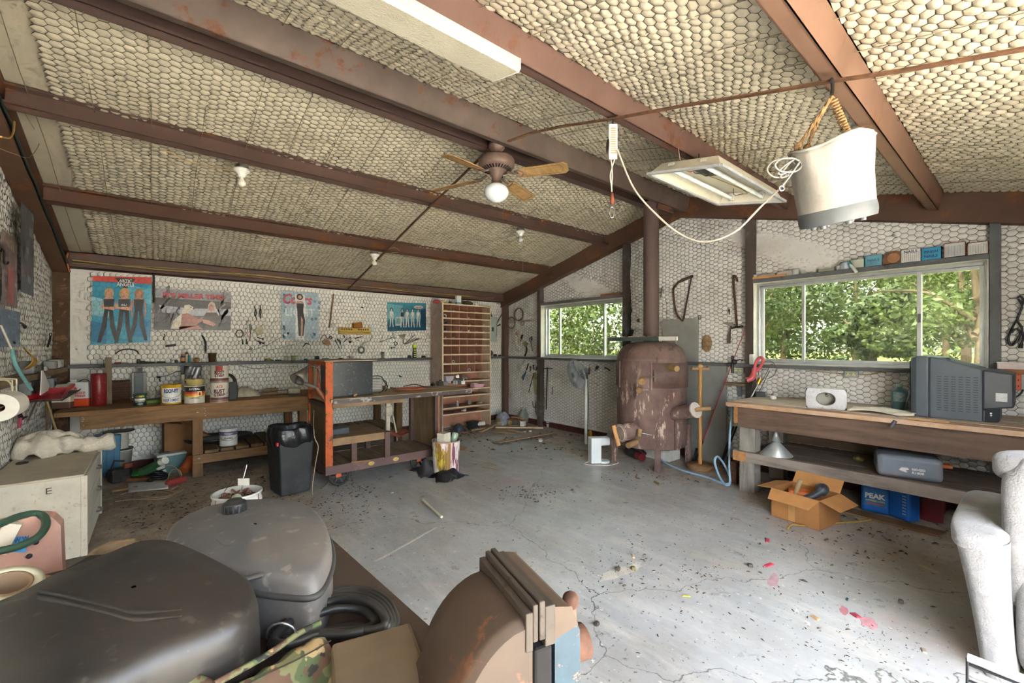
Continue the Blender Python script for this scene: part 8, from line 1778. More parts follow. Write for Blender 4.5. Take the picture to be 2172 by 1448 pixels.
tag(MB().tube(spline(hp_,7),.011,9).bw('blue_hose',mat('8fb0cc',.4,0,.05)),'pale blue hose looping down from the workbench to the stove','hose')
for a,b,lb in((onX(1556,905,4.75),onZ(1528,985,.0),'black rod leaning behind the blue hose'),(onX(1562,905,4.70),onZ(1530,985,.0),'second black rod leaning behind the bench leg')):
 b=V(b.x,b.y,.005);tag(MB().tube([a,b],.010,7).bw('leaning_rod',BLACK),lb,'rod')
q=onZ(1472,975);tag(MB().tube(spline([onX(1478,950,4.95),onZ(1472,975,.06),onZ(1470,982,.005)],4),.014,8).bw('iron_crook',BLACK),'black iron crook standing beside the wooden pole','iron')
tag(MB().box((4.62,1.99,.11),(.06,.06,.22)).bw('rusty_stake',RUST),'rusty square stake beside the right workbench leg','stake')
# ================================================================== right workbench
RW=wood('6b5648','4a3a30','Y',3.2,.75,.3,'3a2f28',ring=1.6);RG=wood('8a8076','655c54','Y',4,.85,.3,'5a5048');RGZ=wood('8f8a82','6b655d','Z',4,.85,.25);RT_=wood('b59273','8d6a4e','Y',4,.7,.2)
rb=thing('workbench','heavy grey wooden workbench under the large window','workbench',(4.8,.8,0))
def rbx(n,a,b,m_,bv=.003):return MB().bx(a,b).bw(n,m_,rb,bevel=bv)
for i in range(6):
 x0=4.34+i*.152;rbx('top_board',(x0,-.45,.826),(x0+.149,1.955,.865+rnd(-.001,.002)),wood('c9b5a0' if i else 'b59273','a8907a' if i else '8d6a4e','Y',4+.2*i,.7,.35,'d5c8ba'))
rbx('apron',(4.395,-.45,.628),(4.435,1.862,.824),RW);rbx('apron_end',(4.40,1.864,.66),(4.50,1.905,.824),mat('a06e3e',.7,0,.2,10,dirt=.4))
rbx('leg',(4.425,1.72,0),(4.565,1.86,.63),RGZ);rbx('leg',(5.10,1.70,0),(5.24,1.84,.82),RGZ);rbx('leg',(4.425,-.40,0),(4.565,-.26,.63),RGZ)
rbx('shelf_rail',(4.375,-.45,.30),(4.42,1.90,.395),RG);rbx('rail_end_paint',(4.373,1.78,.302),(4.376,1.902,.393),mat('a8743f',.7,0,.3,12,dirt=.5,dirtc='7b7168'))
for i in range(4):x0=4.42+i*.20;rbx('shelf_board',(x0,-.45,.355),(x0+.196,1.80,.392+rnd(-.002,.002)),wood('6f6156','4f443b','Y',4+.3*i,.85,.4,'3d342d'))
rbx('back_board',(5.2,.9,.40),(5.23,1.75,.60),wood('6b5a4c','4f4238','Y'))
# on it
lmp=onZ(1640,848,.865);tag(MB().sphere((lmp.x,lmp.y,.888),.032,8,6,(1.2,1,.7)).bw('paper_wad',mat('e0dcd6',.8,0,.06,30,bmp=.6)),'crumpled white paper wad on the right workbench','paper')
b0,b1=V(4.50,1.318,.866),V(4.56,1.035,.866);mbx=thing('metal_box','grey sheet metal box with an oval hole on the right workbench','box',(b0+b1)/2);u_=(b1-b0).normalized();w_=(b1-b0).length;n_=V(0,0,1).cross(u_);n_=n_ if n_.x<0 else-n_
GM=mat('b5b5b8',.4,.35,.1,8,dirt=.3,speck=.5,speckc='6b675f');hh=.175
mb=MB();N_=32;out_=[];inn=[]
for i in range(N_):
 a=i*6.28319/N_;c_,s_=math.cos(a),math.sin(a);k=min((w_/2)/max(1e-6,abs(c_)),(hh/2)/max(1e-6,abs(s_)));out_.append(b0+u_*(w_/2+c_*k)+V(0,0,hh/2+s_*k));inn.append(b0+u_*(w_/2+c_*.068)+V(0,0,hh/2+s_*.057))
mb.add(out_+inn,[(i,(i+1)%N_,N_+(i+1)%N_,N_+i)for i in range(N_)]);mb.bw('face',GM,mbx,solid=.002)
bk_=MB();c0_=b0-n_*.10
bk_.add([b0,b1,b1+V(0,0,hh),b0+V(0,0,hh),c0_,c0_+u_*w_,c0_+u_*w_+V(0,0,hh),c0_+V(0,0,hh)],[(0,4,5,1),(1,5,6,2),(2,6,7,3),(3,7,4,0),(4,7,6,5)]);bk_.bw('case',mat('9c9a90',.5,.2,.15,8,dirt=.4),mbx,solid=.002);MB().tube([p_+n_*.002 for p_ in inn],.003,5,True).bw('hole_rim',mat('8a857c',.5,.3),mbx);MB().sphere(b0+u_*w_*.5+V(0,0,.11)-n_*.095,.012,10,8).bw('knob',CHROME,mbx)
pr_=thing('propane_cylinder','small teal gas cylinder at the back of the right workbench','gas cylinder',(5.02,.765,.866));MB().lathe([(0,0),(.052,0),(.056,.01),(.056,.15),(.045,.175),(.02,.185),(.02,.2),(0,.2)],n=24).build('body',mat('4d6f74',.4,0,.1,10),pr_);MB().cyl((0,0,.195),(0,0,.222),.022,n=14).build('cap',mat('b9cdd2',.3),pr_);MB().lathe([(.0568,.07),(.0568,.15)],n=20,a0=CDIR-1.2,a1=CDIR+1.2).build('paper_label',mat('8fa9ae',.5,0,.3,60),pr_)
mb=MB();cq=V(4.62,.80,.868);mb.grid(lambda u,v:cq+V(-.12+.26*v+.02*math.sin(6*u),-.20+.42*(1-u),.004+.016*abs(math.sin(4*u+3*v))+.010*math.sin(9*v)),18,12);tag(mb.bw('shop_rag',mat('ddd3c0',.9,0,.1,10,bmp=.4),solid=.003),'cream cloth lying beside the television','rag')
pc=thing('plug_cord','grey power cord with plug hanging over the bench edge','cord',V(4.36,.80,.80));MB().tube(spline([onX(1935,815,4.85),onX(1928,838,4.62),onZ(1918,868,.872),onZ(1905,880,.872),onX(1894,899,4.33)],6),.006,7).bw('cord',mat('5d6064',.5),pc);MB().tube([onX(1899,892,4.325),onX(1889,907,4.32)],.012,8).bw('plug',mat('4a4c50',.5),pc)
# television
tv=thing('television','dark grey tube television seen from its vented side','television',(4.84,.38,.866));TG=mat('4d555c',.45,0,.06,6,dirt=.12,dirtc='6d7275');TD=mat('2c3238',.45,0,.08)
def loft(secs,m_,name,par,sm=False,bv=.012):
 mb=MB();n=len(secs[0]);vs=[p_ for s_ in secs for p_ in s_];fs=[tuple(range(n-1,-1,-1)),tuple(range((len(secs)-1)*n,len(secs)*n))]
 for k in range(len(secs)-1):fs+=[(k*n+i,k*n+(i+1)%n,(k+1)*n+(i+1)%n,(k+1)*n+i)for i in range(n)]
 mb.add(vs,fs,sm);return mb.bw(name,m_,par,bevel=bv,seg=2)
def tsec(y,x0,x1,z0,z1):return[(x0,y,z0),(x1,y,z0),(x1,y,z1),(x0,y,z1)]
loft([tsec(.635,4.60,5.08,.885,1.325),tsec(.60,4.575,5.105,.870,1.340),tsec(.53,4.575,5.105,.868,1.340)],TG,'front_bezel',tv)
loft([tsec(.53,4.585,5.095,.866,1.337),tsec(.44,4.587,5.09,.866,1.322),tsec(.36,4.589,5.07,.866,1.285),tsec(.25,4.592,5.04,.866,1.250)],TG,'cabinet',tv)
loft([tsec(.252,4.594,5.035,.955,1.249),tsec(.10,4.62,4.98,.985,1.222)],TD,'tube_housing',tv);loft([tsec(.25,4.60,5.02,.866,.96),tsec(.17,4.66,4.97,.868,.985)],TD,'foot_block',tv)
MB().bx((4.63,.645,.91),(5.05,.632,1.30)).bw('screen',mat('20262a',.12),tv)
for k in range(6):
 y=.485-k*.038
 for j in range(15):MB().box((4.586+.0006*k,y-.012,.935+j*.018),(.003,.024,.005)).bw('vent_slot',TD,tv)
MB().box((4.602,.16,1.055),(.004,.055,.06)).bw('sticker',mat('b9bcbc',.5,0,.1,60),tv);MB().bx((4.66,.49,1.329),(4.80,.42,1.326)).bw('top_grille',TD,tv)
for z in(.92,.935):MB().cyl((4.62,.21,z),(4.615,.21,z),.006,n=8).bw('jack',CHROME,tv)
mb=MB()
for i in range(4):mb.beam(V(4.36+.012*i,.62,.868+.002*i),V(4.37+.01*i,.40,.868+.002*i),.01,.002)
tag(mb.bw('wood_shavings',wood('c9a070','a87f50','Y')),'thin tan wood shavings on the bench edge under the television','shavings')
# on its lower shelf
fu=thing('tin_funnel','galvanised funnel standing upside down on the lower shelf','funnel',(4.50,1.56,.394));MB().lathe([(.135,0),(.137,.004),(.025,.125),(.02,.13),(.04,.13),(.002,.235),(0,.236)],n=32).build('cone',mat('a8aaa8',.4,.4,.15,8,dirt=.3),fu)
cs=thing('drill_case','grey blue plastic power tool case on the lower shelf','tool case',(4.60,.66,.394),R(14));CSM=mat('6f7680',.55,0,.1,5,dirt=.55,dirtc='8a6f56')
MB().box((-.08,0,.088),(.165,.38,.175)).build('case_half',CSM,cs,bevel=.035,seg=4);MB().box((.10,0,.088),(.165,.38,.175)).build('case_half',mat('565d66',.55,0,.1,5,dirt=.4,dirtc='7a6552'),cs,bevel=.035,seg=4);MB().box((.01,0,.088),(.02,.36,.15)).build('seam',mat('3f444a',.6),cs)
MB().tube([(.0,-.19,.10),(-.02,-.25,.105),(.06,-.26,.105),(.08,-.19,.10)],.013,9).build('handle',mat('b0633a',.5),cs)
mb=MB();text_mb(mb,'RIDGID',(-.1635,-.015,.075),(0,-1,0),(0,0,1),.017,.075,'LEFT',.03);text_mb(mb,'R1000',(-.1635,-.015,.050),(0,-1,0),(0,0,1),.017,.068,'LEFT',.03);mb.face([(-.1635,.06,.07),(-.1635,.045,.09),(-.1635,.01,.092),(-.1635,.0,.08),(-.1635,.02,.07),(-.1635,.01,.055),(-.1635,.04,.06)])
tag(mb.build('lettering',mat('d9d6cf',.5),cs),kind='stuff')
q=onZ(1822,978,.394);tag(MB().sphere((q.x,q.y,.415),.03,10,7,(1.2,1.5,.8)).bw('dead_leaf_clump',mat('6b5f30',.9,0,.4,30)),'olive clump beside the tool case on the lower shelf','clump')
# under it
def jug(label,x,y,rz,blue=True):
 t=thing('coolant_jug',label,'jug',(x,y,0),rz);m_=mat('1f62b4',.35,0,.06)
 MB().box((0,0,.125),(.12,.185,.25)).build('body',m_,t,bevel=.025,seg=3);MB().box((0,.045,.265),(.08,.09,.05),None,(.7,.7)).build('neck',m_,t,bevel=.01);MB().cyl((0,.055,.285),(0,.055,.31),.022,n=14).build('cap',mat('1a3f86',.4),t);MB().tube([(0,.02,.27),(0,-.05,.275),(0,-.085,.25),(0,-.09,.22)],.012,8).build('handle',m_,t)
 return t
j1=jug('blue antifreeze jug with a white and yellow label',4.76,.88,R(8));MB().box((-.0612,0,.13),(.002,.15,.15)).build('paper_label',mat('2b74b0',.4,0,.25,20),j1);mb=MB();text_mb(mb,'PEAK',(-.0626,.0,.125),(0,-1,0),(0,0,1),.04,.135,'CENTER',.05);tag(mb.build('lettering',mat('eceae4',.5),j1),kind='stuff');mb=MB();text_mb(mb,'ANTIFREEZE & COOL',(-.0626,0,.098),(0,-1,0),(0,0,1),.014,.13,'CENTER',.03);tag(mb.build('lettering',mat('d8cf4a',.5),j1),kind='stuff');MB().box((-.0624,0,.078),(.001,.12,.012)).build('red_strip',mat('b8503c',.5),j1)
j2=jug('plain blue jug with small white print in front of the red gas can',4.74,.70,R(-32));
for k in range(7):MB().box((-.0612,-.06,.06+k*.024),(.002,.03,.011)).build('print_mark',mat('9fb6d0',.5),j2)
gc=thing('gas_can','dark red gas can under the right workbench','gas can',(4.86,.53,0),R(-10));GR=mat('6a1f28',.45,0,.1);MB().box((0,0,.11),(.13,.17,.22)).build('body',GR,gc,bevel=.02,seg=3);MB().box((0,0,.245),(.12,.15,.06),None,(.5,.35)).build('shoulder',GR,gc,bevel=.008);MB().tube([(0,.05,.26),(0,.03,.30),(0,-.05,.30),(0,-.06,.25)],.010,8).build('handle',GR,gc)
ha=thing('cloth_hat','pale cloth hat under the right workbench','hat',(4.83,.41,0));HM=mat('8a8478',.9,0,.15,14,speck=.5);MB().lathe([(.10,.0),(.105,.012),(.075,.022),(.07,.09),(.055,.12),(0,.125)],n=28).build('crown',HM,ha)
plank('floor_plank','brown plank lying on the floor before the right workbench',[(1788,1088),(1990,1140),(2008,1132),(1800,1080)],.018,wood('7a6148','5c4733','Y',5,.85,.4))
plank('loose_paper','pale bluish paper scrap beside the bench leg',[(1640,1020),(1665,1026),(1668,1014),(1652,1010)],.004,mat('b9c0c4',.7))
plank('loose_board','flat dusty board under the bench behind the box',[(1614,1034),(1660,1030),(1680,1016),(1640,1016)],.008,mat('8a7f72',.9),bend=.0)
# open cardboard box with tools
bx0=V(4.11,1.21,0);cb_=thing('open_carton','open brown cardboard box of tools in front of the right workbench','box',bx0,R(-9));CBM=mat('a06f40',.8,0,.12,5,dirt=.3,dirtc='6b4522');w,d,h=.33,.36,.23
mb=MB();tt=.004
for a,b in(((-w/2,-d/2,0),(w/2,-d/2+tt,h)),((-w/2,d/2-tt,0),(w/2,d/2,h)),((-w/2,-d/2,0),(-w/2+tt,d/2,h)),((w/2-tt,-d/2,0),(w/2,d/2,h)),((-w/2,-d/2,0),(w/2,d/2,tt))):mb.bx(a,b)
mb.build('carton_body',CBM,cb_);CBF=mat('b5824e',.8,0,.1,5,dirt=.2,dirtc='7d5730')
def flap(pts):f=MB();f.face([V(*p_)for p_ in pts]);f.build('flap',CBF,cb_,solid=.004)
flap([(-w/2,-d/2,h),(-w/2,d/2,h),(-w/2-.11,d/2-.03,h-.06),(-w/2-.11,-d/2+.03,h-.06)]);flap([(w/2,-d/2,h),(w/2,d/2,h),(w/2+.07,d/2,h+.09),(w/2+.07,-d/2,h+.09)]);flap([(-w/2,-d/2,h),(w/2,-d/2,h),(w/2-.02,-d/2-.13,h-.05),(-w/2+.02,-d/2-.13,h-.05)]);flap([(-w/2,d/2,h),(w/2,d/2,h),(w/2-.02,d/2+.13,h-.02),(-w/2+.02,d/2+.13,h-.02)])
MB().box((-w/2-.001,.02,.115),(.002,.05,.22)).build('tape_strip',mat('b58a55',.5),cb_)
m_b=xf(cb_)
def inb(x,y,z):return m_b@V(x,y,z)
tag(MB().tube([inb(-.05,.08,.10),inb(-.03,.02,.32)],.017,10).bw('caulk_gun',mat('a8946c',.4,.2)),'cream and black caulking tool sticking out of the cardboard box','tool')
tag(MB().box(inb(.02,.05,.16),(.13,.16,.12),.3).bw('orange_tool',mat('c0622c',.5,0,.15),bevel=.02),'orange plastic tool in the cardboard box','tool')
tag(MB().tube(spline([inb(-.10,-.02,.18),inb(-.02,-.08,.22),inb(.06,-.10,.26),inb(.12,-.06,.24)],5),[.025]*8+[.045]*8,12).bw('black_hose_fitting',mat('3a3f44',.45,0,.1)),'dark grey hose fitting in the cardboard box','fitting')
tag(MB().tube(spline([onZ(1669,1122,.006),onZ(1680,1112,.012),onZ(1700,1114,.008),onZ(1786,1108,.006),onZ(1840,1103,.006),onZ(1860,1098,.006)],5),.007,6).bw('yellow_strap',mat('9a7c3a',.6)),'flat yellow strap on the floor by the cardboard box','strap')
jk=thing('bumper_jack','off white bumper jack standing behind the cart','jack',(2.35,5.45,0));JW=mat('cfc6b2',.5,0,.1,8,dirt=.4)
MB().box((0,0,.01),(.14,.12,.02)).build('foot',JW,jk);MB().box((0,0,.45),(.05,.035,.88)).build('column',JW,jk);MB().box((0,-.02,.56),(.09,.08,.12)).build('carriage',JW,jk,bevel=.015);MB().tube([(.05,-.05,.5),(.10,-.06,.25),(.11,-.06,.02)],.010,7).build('handle',JW,jk)
for k in range(8):MB().box((0,-.0185,.70+k*.02),(.02,.002,.010)).build('notch',mat('6b6252',.7),jk)
# ================================================================== foreground: bench with the vise
TZ=.88
d1=V(-.055,.9985,0);d2=V(.9985,.055,0)
cor=V(.362,1.52,TZ)
def tb(a,b,z=TZ):return cor+d2*a+d1*b+V(0,0,z-TZ)
fb=thing('vise_bench','steel topped bench in the foreground carrying the vise','workbench',(-.1,.95,0));TOPM=worn('4a3d32','634b38',.45,4,.6,third='4a3f37')
mb=MB();q=[tb(-1.06,0),tb(0,0),tb(0,-1.22),tb(-1.06,-1.22)];mb.add(q+[p_-V(0,0,.045)for p_ in q],[(3,2,1,0),(4,5,6,7),(0,1,5,4),(1,2,6,5),(2,3,7,6),(3,0,4,7)]);mb.bw('bench_top',TOPM,fb)
for a,b in((-.06,-.06),(-1.0,-.06),(-.06,-1.16),(-1.0,-1.16)):MB().box(tb(a,b,.415),(.09,.09,.83)).bw('leg',BWZ,fb)
MB().beam(tb(-1.0,-.03,.78),tb(-.06,-.03,.78),.04,.11).bw('apron',BW,fb);MB().beam(tb(-.03,-.06,.78),tb(-.03,-1.16,.78),.04,.11).bw('apron',BW,fb)
# ---- vise
VB=worn('2a3f4b','8a5a44',.34,26,.5,var=.2,third='a8694c');VBR=worn('4a3c31','65442f',.4,8,.55,third='704a34');VT=worn('6b5c49','524333',.35,9,.6);VJ=worn('463d34','352d26',.4,18,.6)
vc=V(.383,.468,TZ);va=V(-.24,-.97,0).normalized();vb=V(.97,-.24,0).normalized()
vs_=thing('bench_vise','heavy blue and rust brown bench vise bolted to the bench edge','vise',vc)
def vp(a,b,z):return vc+va*a+vb*b+V(0,0,z)
def vbox(n,a0,a1,b0,b1,z0,z1,m_,bv=.004):
 mb=MB();mb.add([vp(a,b,z)for z in(z0,z1)for a,b in((a0,b0),(a1,b0),(a1,b1),(a0,b1))],[(3,2,1,0),(4,5,6,7),(0,1,5,4),(1,2,6,5),(2,3,7,6),(3,0,4,7)]);return mb.bw(n,m_,vs_,bevel=bv,seg=2)
def vprof(n,prof,a0,a1,m_,sm=True,bv=.004,shrink=None):
 mb=MB();k=len(prof);vs=[]
 for a in(a0,a1):vs+=[vp(a,b,z)for b,z in prof]
 mb.add(vs,[tuple(range(k)),tuple(range(2*k-1,k-1,-1))]);mb.add(vs,[(i,k+i,k+(i+1)%k,(i+1)%k)for i in range(k)],sm);return mb.bw(n,m_,vs_,bevel=bv)
# fixed jaw: hump sweeping down to the anvil
hump=[(-.008,.205)]+[(-.008-.105*math.sin(t)-.0,.205-.125*(1-math.cos(t)))for t in np.linspace(.25,1.35,10)]+[(-.125,.075),(-.125,.02),(-.008,.02)]
mb=MB();secs=[]
for a,s_,dz in((-.082,.86,-.030),(-.070,1.0,-.006),(-.03,1.03,0),(.03,1.03,0),(.068,1.0,0),(.078,.94,-.01)):secs.append([vp(a,b*s_ if b<-.01 else b,z+(dz if z>.1 else 0))for b,z in hump])
k=len(hump);vsx=[p_ for s_ in secs for p_ in s_];fs=[tuple(range(k)),tuple(range(len(vsx)-1,len(vsx)-k-1,-1))]
mb.add(vsx,fs);mb.add(vsx,[(j*k+i,(j+1)*k+i,(j+1)*k+(i+1)%k,j*k+(i+1)%k)for j in range(len(secs)-1)for i in range(k)],True);mb.bw('fixed_jaw',VBR,vs_,bevel=.004)
vbox('anvil',-.165,.0,-.225,-.105,.0,.088,VT,.006)
vbox('anvil_neck',-.10,.05,-.13,-.09,0,.07,VBR,.006)
for b0,b1,z0,z1,m_ in((-.018,-.008,.165,.213,VJ),(-.008,-.001,.175,.221,VJ),(.001,.009,.175,.223,VJ),(.009,.024,.165,.215,VJ)):vbox('jaw_plate',-.078,.080,b0,b1,z0,z1,m_,.0015)
# sliding jaw, blue with an arched opening
sl=[(.024,.20),(.052,.195),(.062,.17),(.064,.0),(.050,-.02),(.024,.0)]
vprof('sliding_jaw',sl,-.080,.078,VB,True,.006);vprof('jaw_cap',[(.022,.212),(.048,.206),(.058,.18),(.022,.17)],-.082,.080,worn('524234','7d5238',.42,10,.55),False,.006)
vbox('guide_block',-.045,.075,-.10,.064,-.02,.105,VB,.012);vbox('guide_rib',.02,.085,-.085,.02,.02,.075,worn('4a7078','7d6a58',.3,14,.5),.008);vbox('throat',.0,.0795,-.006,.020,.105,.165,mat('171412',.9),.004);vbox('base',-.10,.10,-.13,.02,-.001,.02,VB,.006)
MB().cyl(vp(.01,.06,.10),vp(.01,.115,.10),.024,n=20).bw('screw_boss',RUST,vs_);MB().cyl(vp(.01,.092,.16),vp(.035,.092,-.16),.0085,n=12).bw('handle_bar',mat('6a4a3a',.5,.2,.2),vs_);MB().sphere(vp(.01,.092,.165),.013,10,8).bw('handle_knob',RUST,vs_)
# ---- plastic tanks lying on the bench
def zpoly(pts,z):return[onZ(px,py,z)for px,py in pts]
def slab(name,mats_,par,outline,z_top,z_side,z_bot,dome=.0,inset=(.0,.012,.05),rim=None):
 """rounded moulded body from a plan outline: skirt, rounded shoulder, domed top"""
 c=sum(outline,V(0,0,0))/len(outline);o=spline(outline,5,True);n=len(o);rings=[]
 for f,z in((1.0,z_bot),(1.0,z_side),(.985,z_side+(z_top-z_side)*.55),(.955,z_side+(z_top-z_side)*.9),(.90,z_top),(.6,z_top+dome*.7),(.3,z_top+dome),(.02,z_top+dome)):rings.append([V(c.x+(p_.x-c.x)*f,c.y+(p_.y-c.y)*f,z)for p_ in o])
 mb=MB();vs=[p_ for r_ in rings for p_ in r_];mb.add(vs,[(j*n+i,j*n+(i+1)%n,(j+1)*n+(i+1)%n,(j+1)*n+i)for j in range(len(rings)-1)for i in range(n)],True);mb.add(rings[0],[tuple(range(n-1,-1,-1))])
 return mb.bw(name,mats_,par)
gt=thing('grey_tank','dusty grey moulded plastic fuel tank with a black cap','fuel tank',onZ(530,1200,TZ));GTM=mat('5a5958',.42,0,.14,4,dirt=.5,dirtc='86786a',speck=.25,speckc='b5aea4')
gout=[onZ(px,py,.965)for px,py in((348,1166),(368,1132),(425,1100),(490,1084),(548,1079),(605,1080),(655,1094),(690,1126),(706,1172),(698,1222),(668,1262),(600,1262),(520,1250),(440,1232),(376,1200))]
slab('tank_body',GTM,gt,gout,1.0,.955,TZ+.002,.012)
mb=MB();mb.tube([V(p_.x,p_.y,.962)for p_ in spline(gout,5,True)],.006,6,True);mb.bw('edge_flange',mat('3f3d3b',.5,0,.1),gt)
cp_=onZ(498,1088,1.005);MB().lathe([(0,.034),(.016,.034),(.017,.028),(.0235,.028),(.025,.024),(.025,.0),(0,0)],cp_,26).bw('filler_cap',mat('232323',.5),gt)
for kk in range(14):a=kk*.4488;MB().box(cp_+V(.0252*math.cos(a),.0252*math.sin(a),.013),(.003,.004,.02),a).bw('cap_grip',mat('2b2b2b',.5),gt)
MB().tube(spline([onZ(px,py,1.006)for px,py in((438,1100),(448,1125),(460,1148),(476,1158),(494,1157),(507,1146),(520,1122),(536,1090))],5),.0028,6).bw('moulded_groove',mat('514e4b',.5),gt)
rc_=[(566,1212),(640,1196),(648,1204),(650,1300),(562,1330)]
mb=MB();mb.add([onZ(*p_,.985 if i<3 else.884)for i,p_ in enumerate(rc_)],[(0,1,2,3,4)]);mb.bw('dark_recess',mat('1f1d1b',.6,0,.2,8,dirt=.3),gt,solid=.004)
MB().tube([onZ(490,1236,.995),onZ(574,1214,.992),onZ(578,1230,.985),onZ(576,1325,.90)],.005,6).bw('recess_frame',mat('4f4b46',.5),gt)
bt=thing('black_tank','large black moulded plastic tank in the left foreground','fuel tank',onZ(250,1350,TZ));BTM=mat('2b2927',.38,0,.18,4,dirt=.45,dirtc='4a3f36',speck=.15,speckc='8d857a')
bout=[onZ(px,py,.985)for px,py in((-60,1345),(20,1300),(110,1250),(226,1202),(290,1176),(341,1170),(392,1181),(489,1230),(538,1264),(552,1305),(525,1352),(440,1395),(330,1440),(180,1520),(20,1570),(-90,1480))]
slab('tank_body',BTM,bt,bout,1.02,.955,TZ+.002,.008)
ctr=onZ(218,1229,1.022);MB().lathe([(0,.0005),(.020,.0008),(.023,0),(.026,-.002)],ctr,26).bw('round_boss',mat('1d1c1b',.5),bt)
for dy in(0,14):MB().tube(spline([onZ(px,py+dy,1.026)for px,py in((85,1254),(160,1270),(240,1290),(285,1300),(330,1298),(385,1292))],5),[.004]*18+[.0035,.003,.0025,.002,.0016,.0012,.001,.001],6).bw('moulded_ridge',BTM,bt)
mb=MB();fx1=[onZ(px,py,z)for px,py,z in((236,1448,.99),(352,1378,.99),(364,1376,.99),(372,1440,.90),(365,1500,.90),(240,1520,.92))];mb.face(fx1);mb.bw('side_flap',mat('1a1b1d',.35),bt,solid=.012)
MB().torus(onZ(352,1390,.985),.012,.004,18,6,(.3,.6,.7)).bw('eyelet',BLACK,bt)
# ---- coil of black cable
cc=thing('cable_coil','coil of thick black cable tied with wire on the bench','cable',onZ(740,1330,TZ));CBL=mat('2a2927',.4,0,.15,14,dirt=.3,dirtc='5a534b')
for i in range(7):
 o_=i*7;z=TZ+.012+.011*(i%4)
 pts=[(572+o_*.4,1378-o_),(600+o_*.5,1335-o_*.6),(650+o_*.4,1283+o_*.5),(715,1252+o_*.9),(775-o_*.3,1250+o_),(822-o_*.8,1275+o_*.8),(840-o_*1.1,1318+o_*.1),(815-o_,1335),(740,1330+o_*.3),(670,1345),(610,1372-o_*.3)]
 MB().tube(spline([onZ(px,py,z+.008*math.sin(k_+i))for k_,(px,py)in enumerate(pts)],6,True),.0075,8,True).bw('loop',CBL,cc)
q=onZ(596,1346,TZ+.035);MB().torus(q,.024,.0025,18,5,(.5,.8,.2)).bw('tie_wire',CHROME,cc)
MB().tube(spline([onZ(px,py,TZ+.012)for px,py in((690,1425),(715,1420),(740,1400),(780,1385))],5),.006,7).bw('loose_end',CBL,cc)
# ---- camouflage bag
def camo():
 m,nt,b=newmat('camouflage_cloth');v=coords(nt)
 c=mixc(nt,noise_fac(nt,v,26,2,.5,.50,.52),srgb('6b6a48'),srgb('4f5a3a'));c=mixc(nt,noise_fac(nt,coords(nt,(1,1,1),(1,0,2)),30,2,.5,.55,.57),c,srgb('5d4636'));c=mixc(nt,noise_fac(nt,coords(nt,(1,1,1),(0,2,1)),34,2,.5,.60,.62),c,srgb('a88f66'));c=mixc(nt,noise_fac(nt,coords(nt,(1,1,1),(2,1,0)),36,2,.5,.62,.64),c,srgb('2f2f28'))
 nt.links.new(c,b.inputs['Base Color']);b.inputs['Roughness'].default_value=.9;n_=N(nt,'ShaderNodeTexNoise');n_.inputs['Scale'].default_value=40;nt.links.new(v,n_.inputs['Vector']);bump(nt,b,n_.outputs[0],.4,.006);return m
CM=camo();cmb=thing('camouflage_bag','camouflage cloth bag with a stitched seam in the foreground','bag',onZ(600,1430,TZ))
L0=[onZ(*p_,.965)for p_ in((455,1460),(520,1424),(575,1392),(635,1350),(680,1328))];L1=[onZ(*p_,.955)for p_ in((500,1475),(560,1440),(620,1412),(670,1385),(702,1366))];L2=[onZ(*p_,.91)for p_ in((560,1520),(610,1490),(660,1465),(700,1440),(712,1420))];L3=[V(p_.x+.01,p_.y-.02,TZ+.004)for p_ in L2];LB=[V(p_.x-.03,p_.y+.02,TZ+.004)for p_ in L0]
rows=[spline(l_,4)for l_ in(LB,L0,L1,L2,L3)];mb=MB();n=len(rows[0]);vs=[p_+V(0,0,.006*math.sin(i*1.7+j*2))for j,r_ in enumerate(rows)for i,p_ in enumerate(r_)];mb.add(vs,[(j*n+i,j*n+i+1,(j+1)*n+i+1,(j+1)*n+i)for j in range(len(rows)-1)for i in range(n-1)],True);mb.bw('cloth',CM,cmb,solid=.006,subsurf=1)
MB().tube(spline([p_+V(0,0,.006)for p_ in L0],4),.0045,6).bw('binding',CM,cmb);MB().tube(spline([p_+V(0,0,.006)for p_ in L1],4),.0012,5).bw('seam',mat('3a3328',.9),cmb)
mb=MB();mb.grid(lambda u,v:onZ(360+110*u,1455-25*math.sin(u*3.1)+60*v,.965-.02*v),10,5);mb.bw('strap',CM,cmb,solid=.005)
# ---- tape roll, reel, file, tan clip on the left
tr=thing('masking_tape_roll','large cream tape roll at the left edge of the bench','tape',onZ(20,1270,TZ));tq=onZ(14,1258,.96);tx=V(.25,-.35,1).normalized()
MB().lathe([(.030,-.022),(.046,-.022),(.046,.022),(.030,.022),(.030,-.022)],tq,40,tx).bw('tape',mat('c9c4a8',.5,0,.08,20),tr);MB().lathe([(.026,-.023),(.031,-.023),(.031,.023),(.026,.023),(.026,-.023)],tq,40,tx).bw('core',mat('8a7258',.8),tr)
tag(MB().lathe([(.0,.01),(.02,.012),(.034,.018),(.036,.026),(.048,.03),(.055,.022),(.055,.004),(.05,0),(0,0)],onZ(247,1184,TZ),32).bw('wood_reel_ring',mat('8d7a62',.7,0,.2,14,dirt=.5,dirtc='5c3f2a')),'round tan flange with a rusty centre on the far bench edge','flange')
tag(MB().beam(onZ(98,1248,TZ+.02),onZ(205,1185,TZ+.02),.030,.022).bw('black_file_case',mat('2b2f30',.45,0,.15,14,dirt=.3),bevel=.003),'dark flat bar lying along the back of the black tank','bar')
tag(MB().box(onZ(80,1248,TZ+.02),(.045,.03,.04),.6).bw('wood_clip',mat('9a7a52',.7,0,.2,20),bevel=.006),'small tan wooden block beside the cream tape roll','block')
tag(MB().beam(onZ(160,1232,TZ+.008),onZ(215,1198,TZ+.008),.04,.012).bw('wood_slip',wood('8a5c3c','6b432a','X')),'red brown wood slip under the dark flat bar','slip')
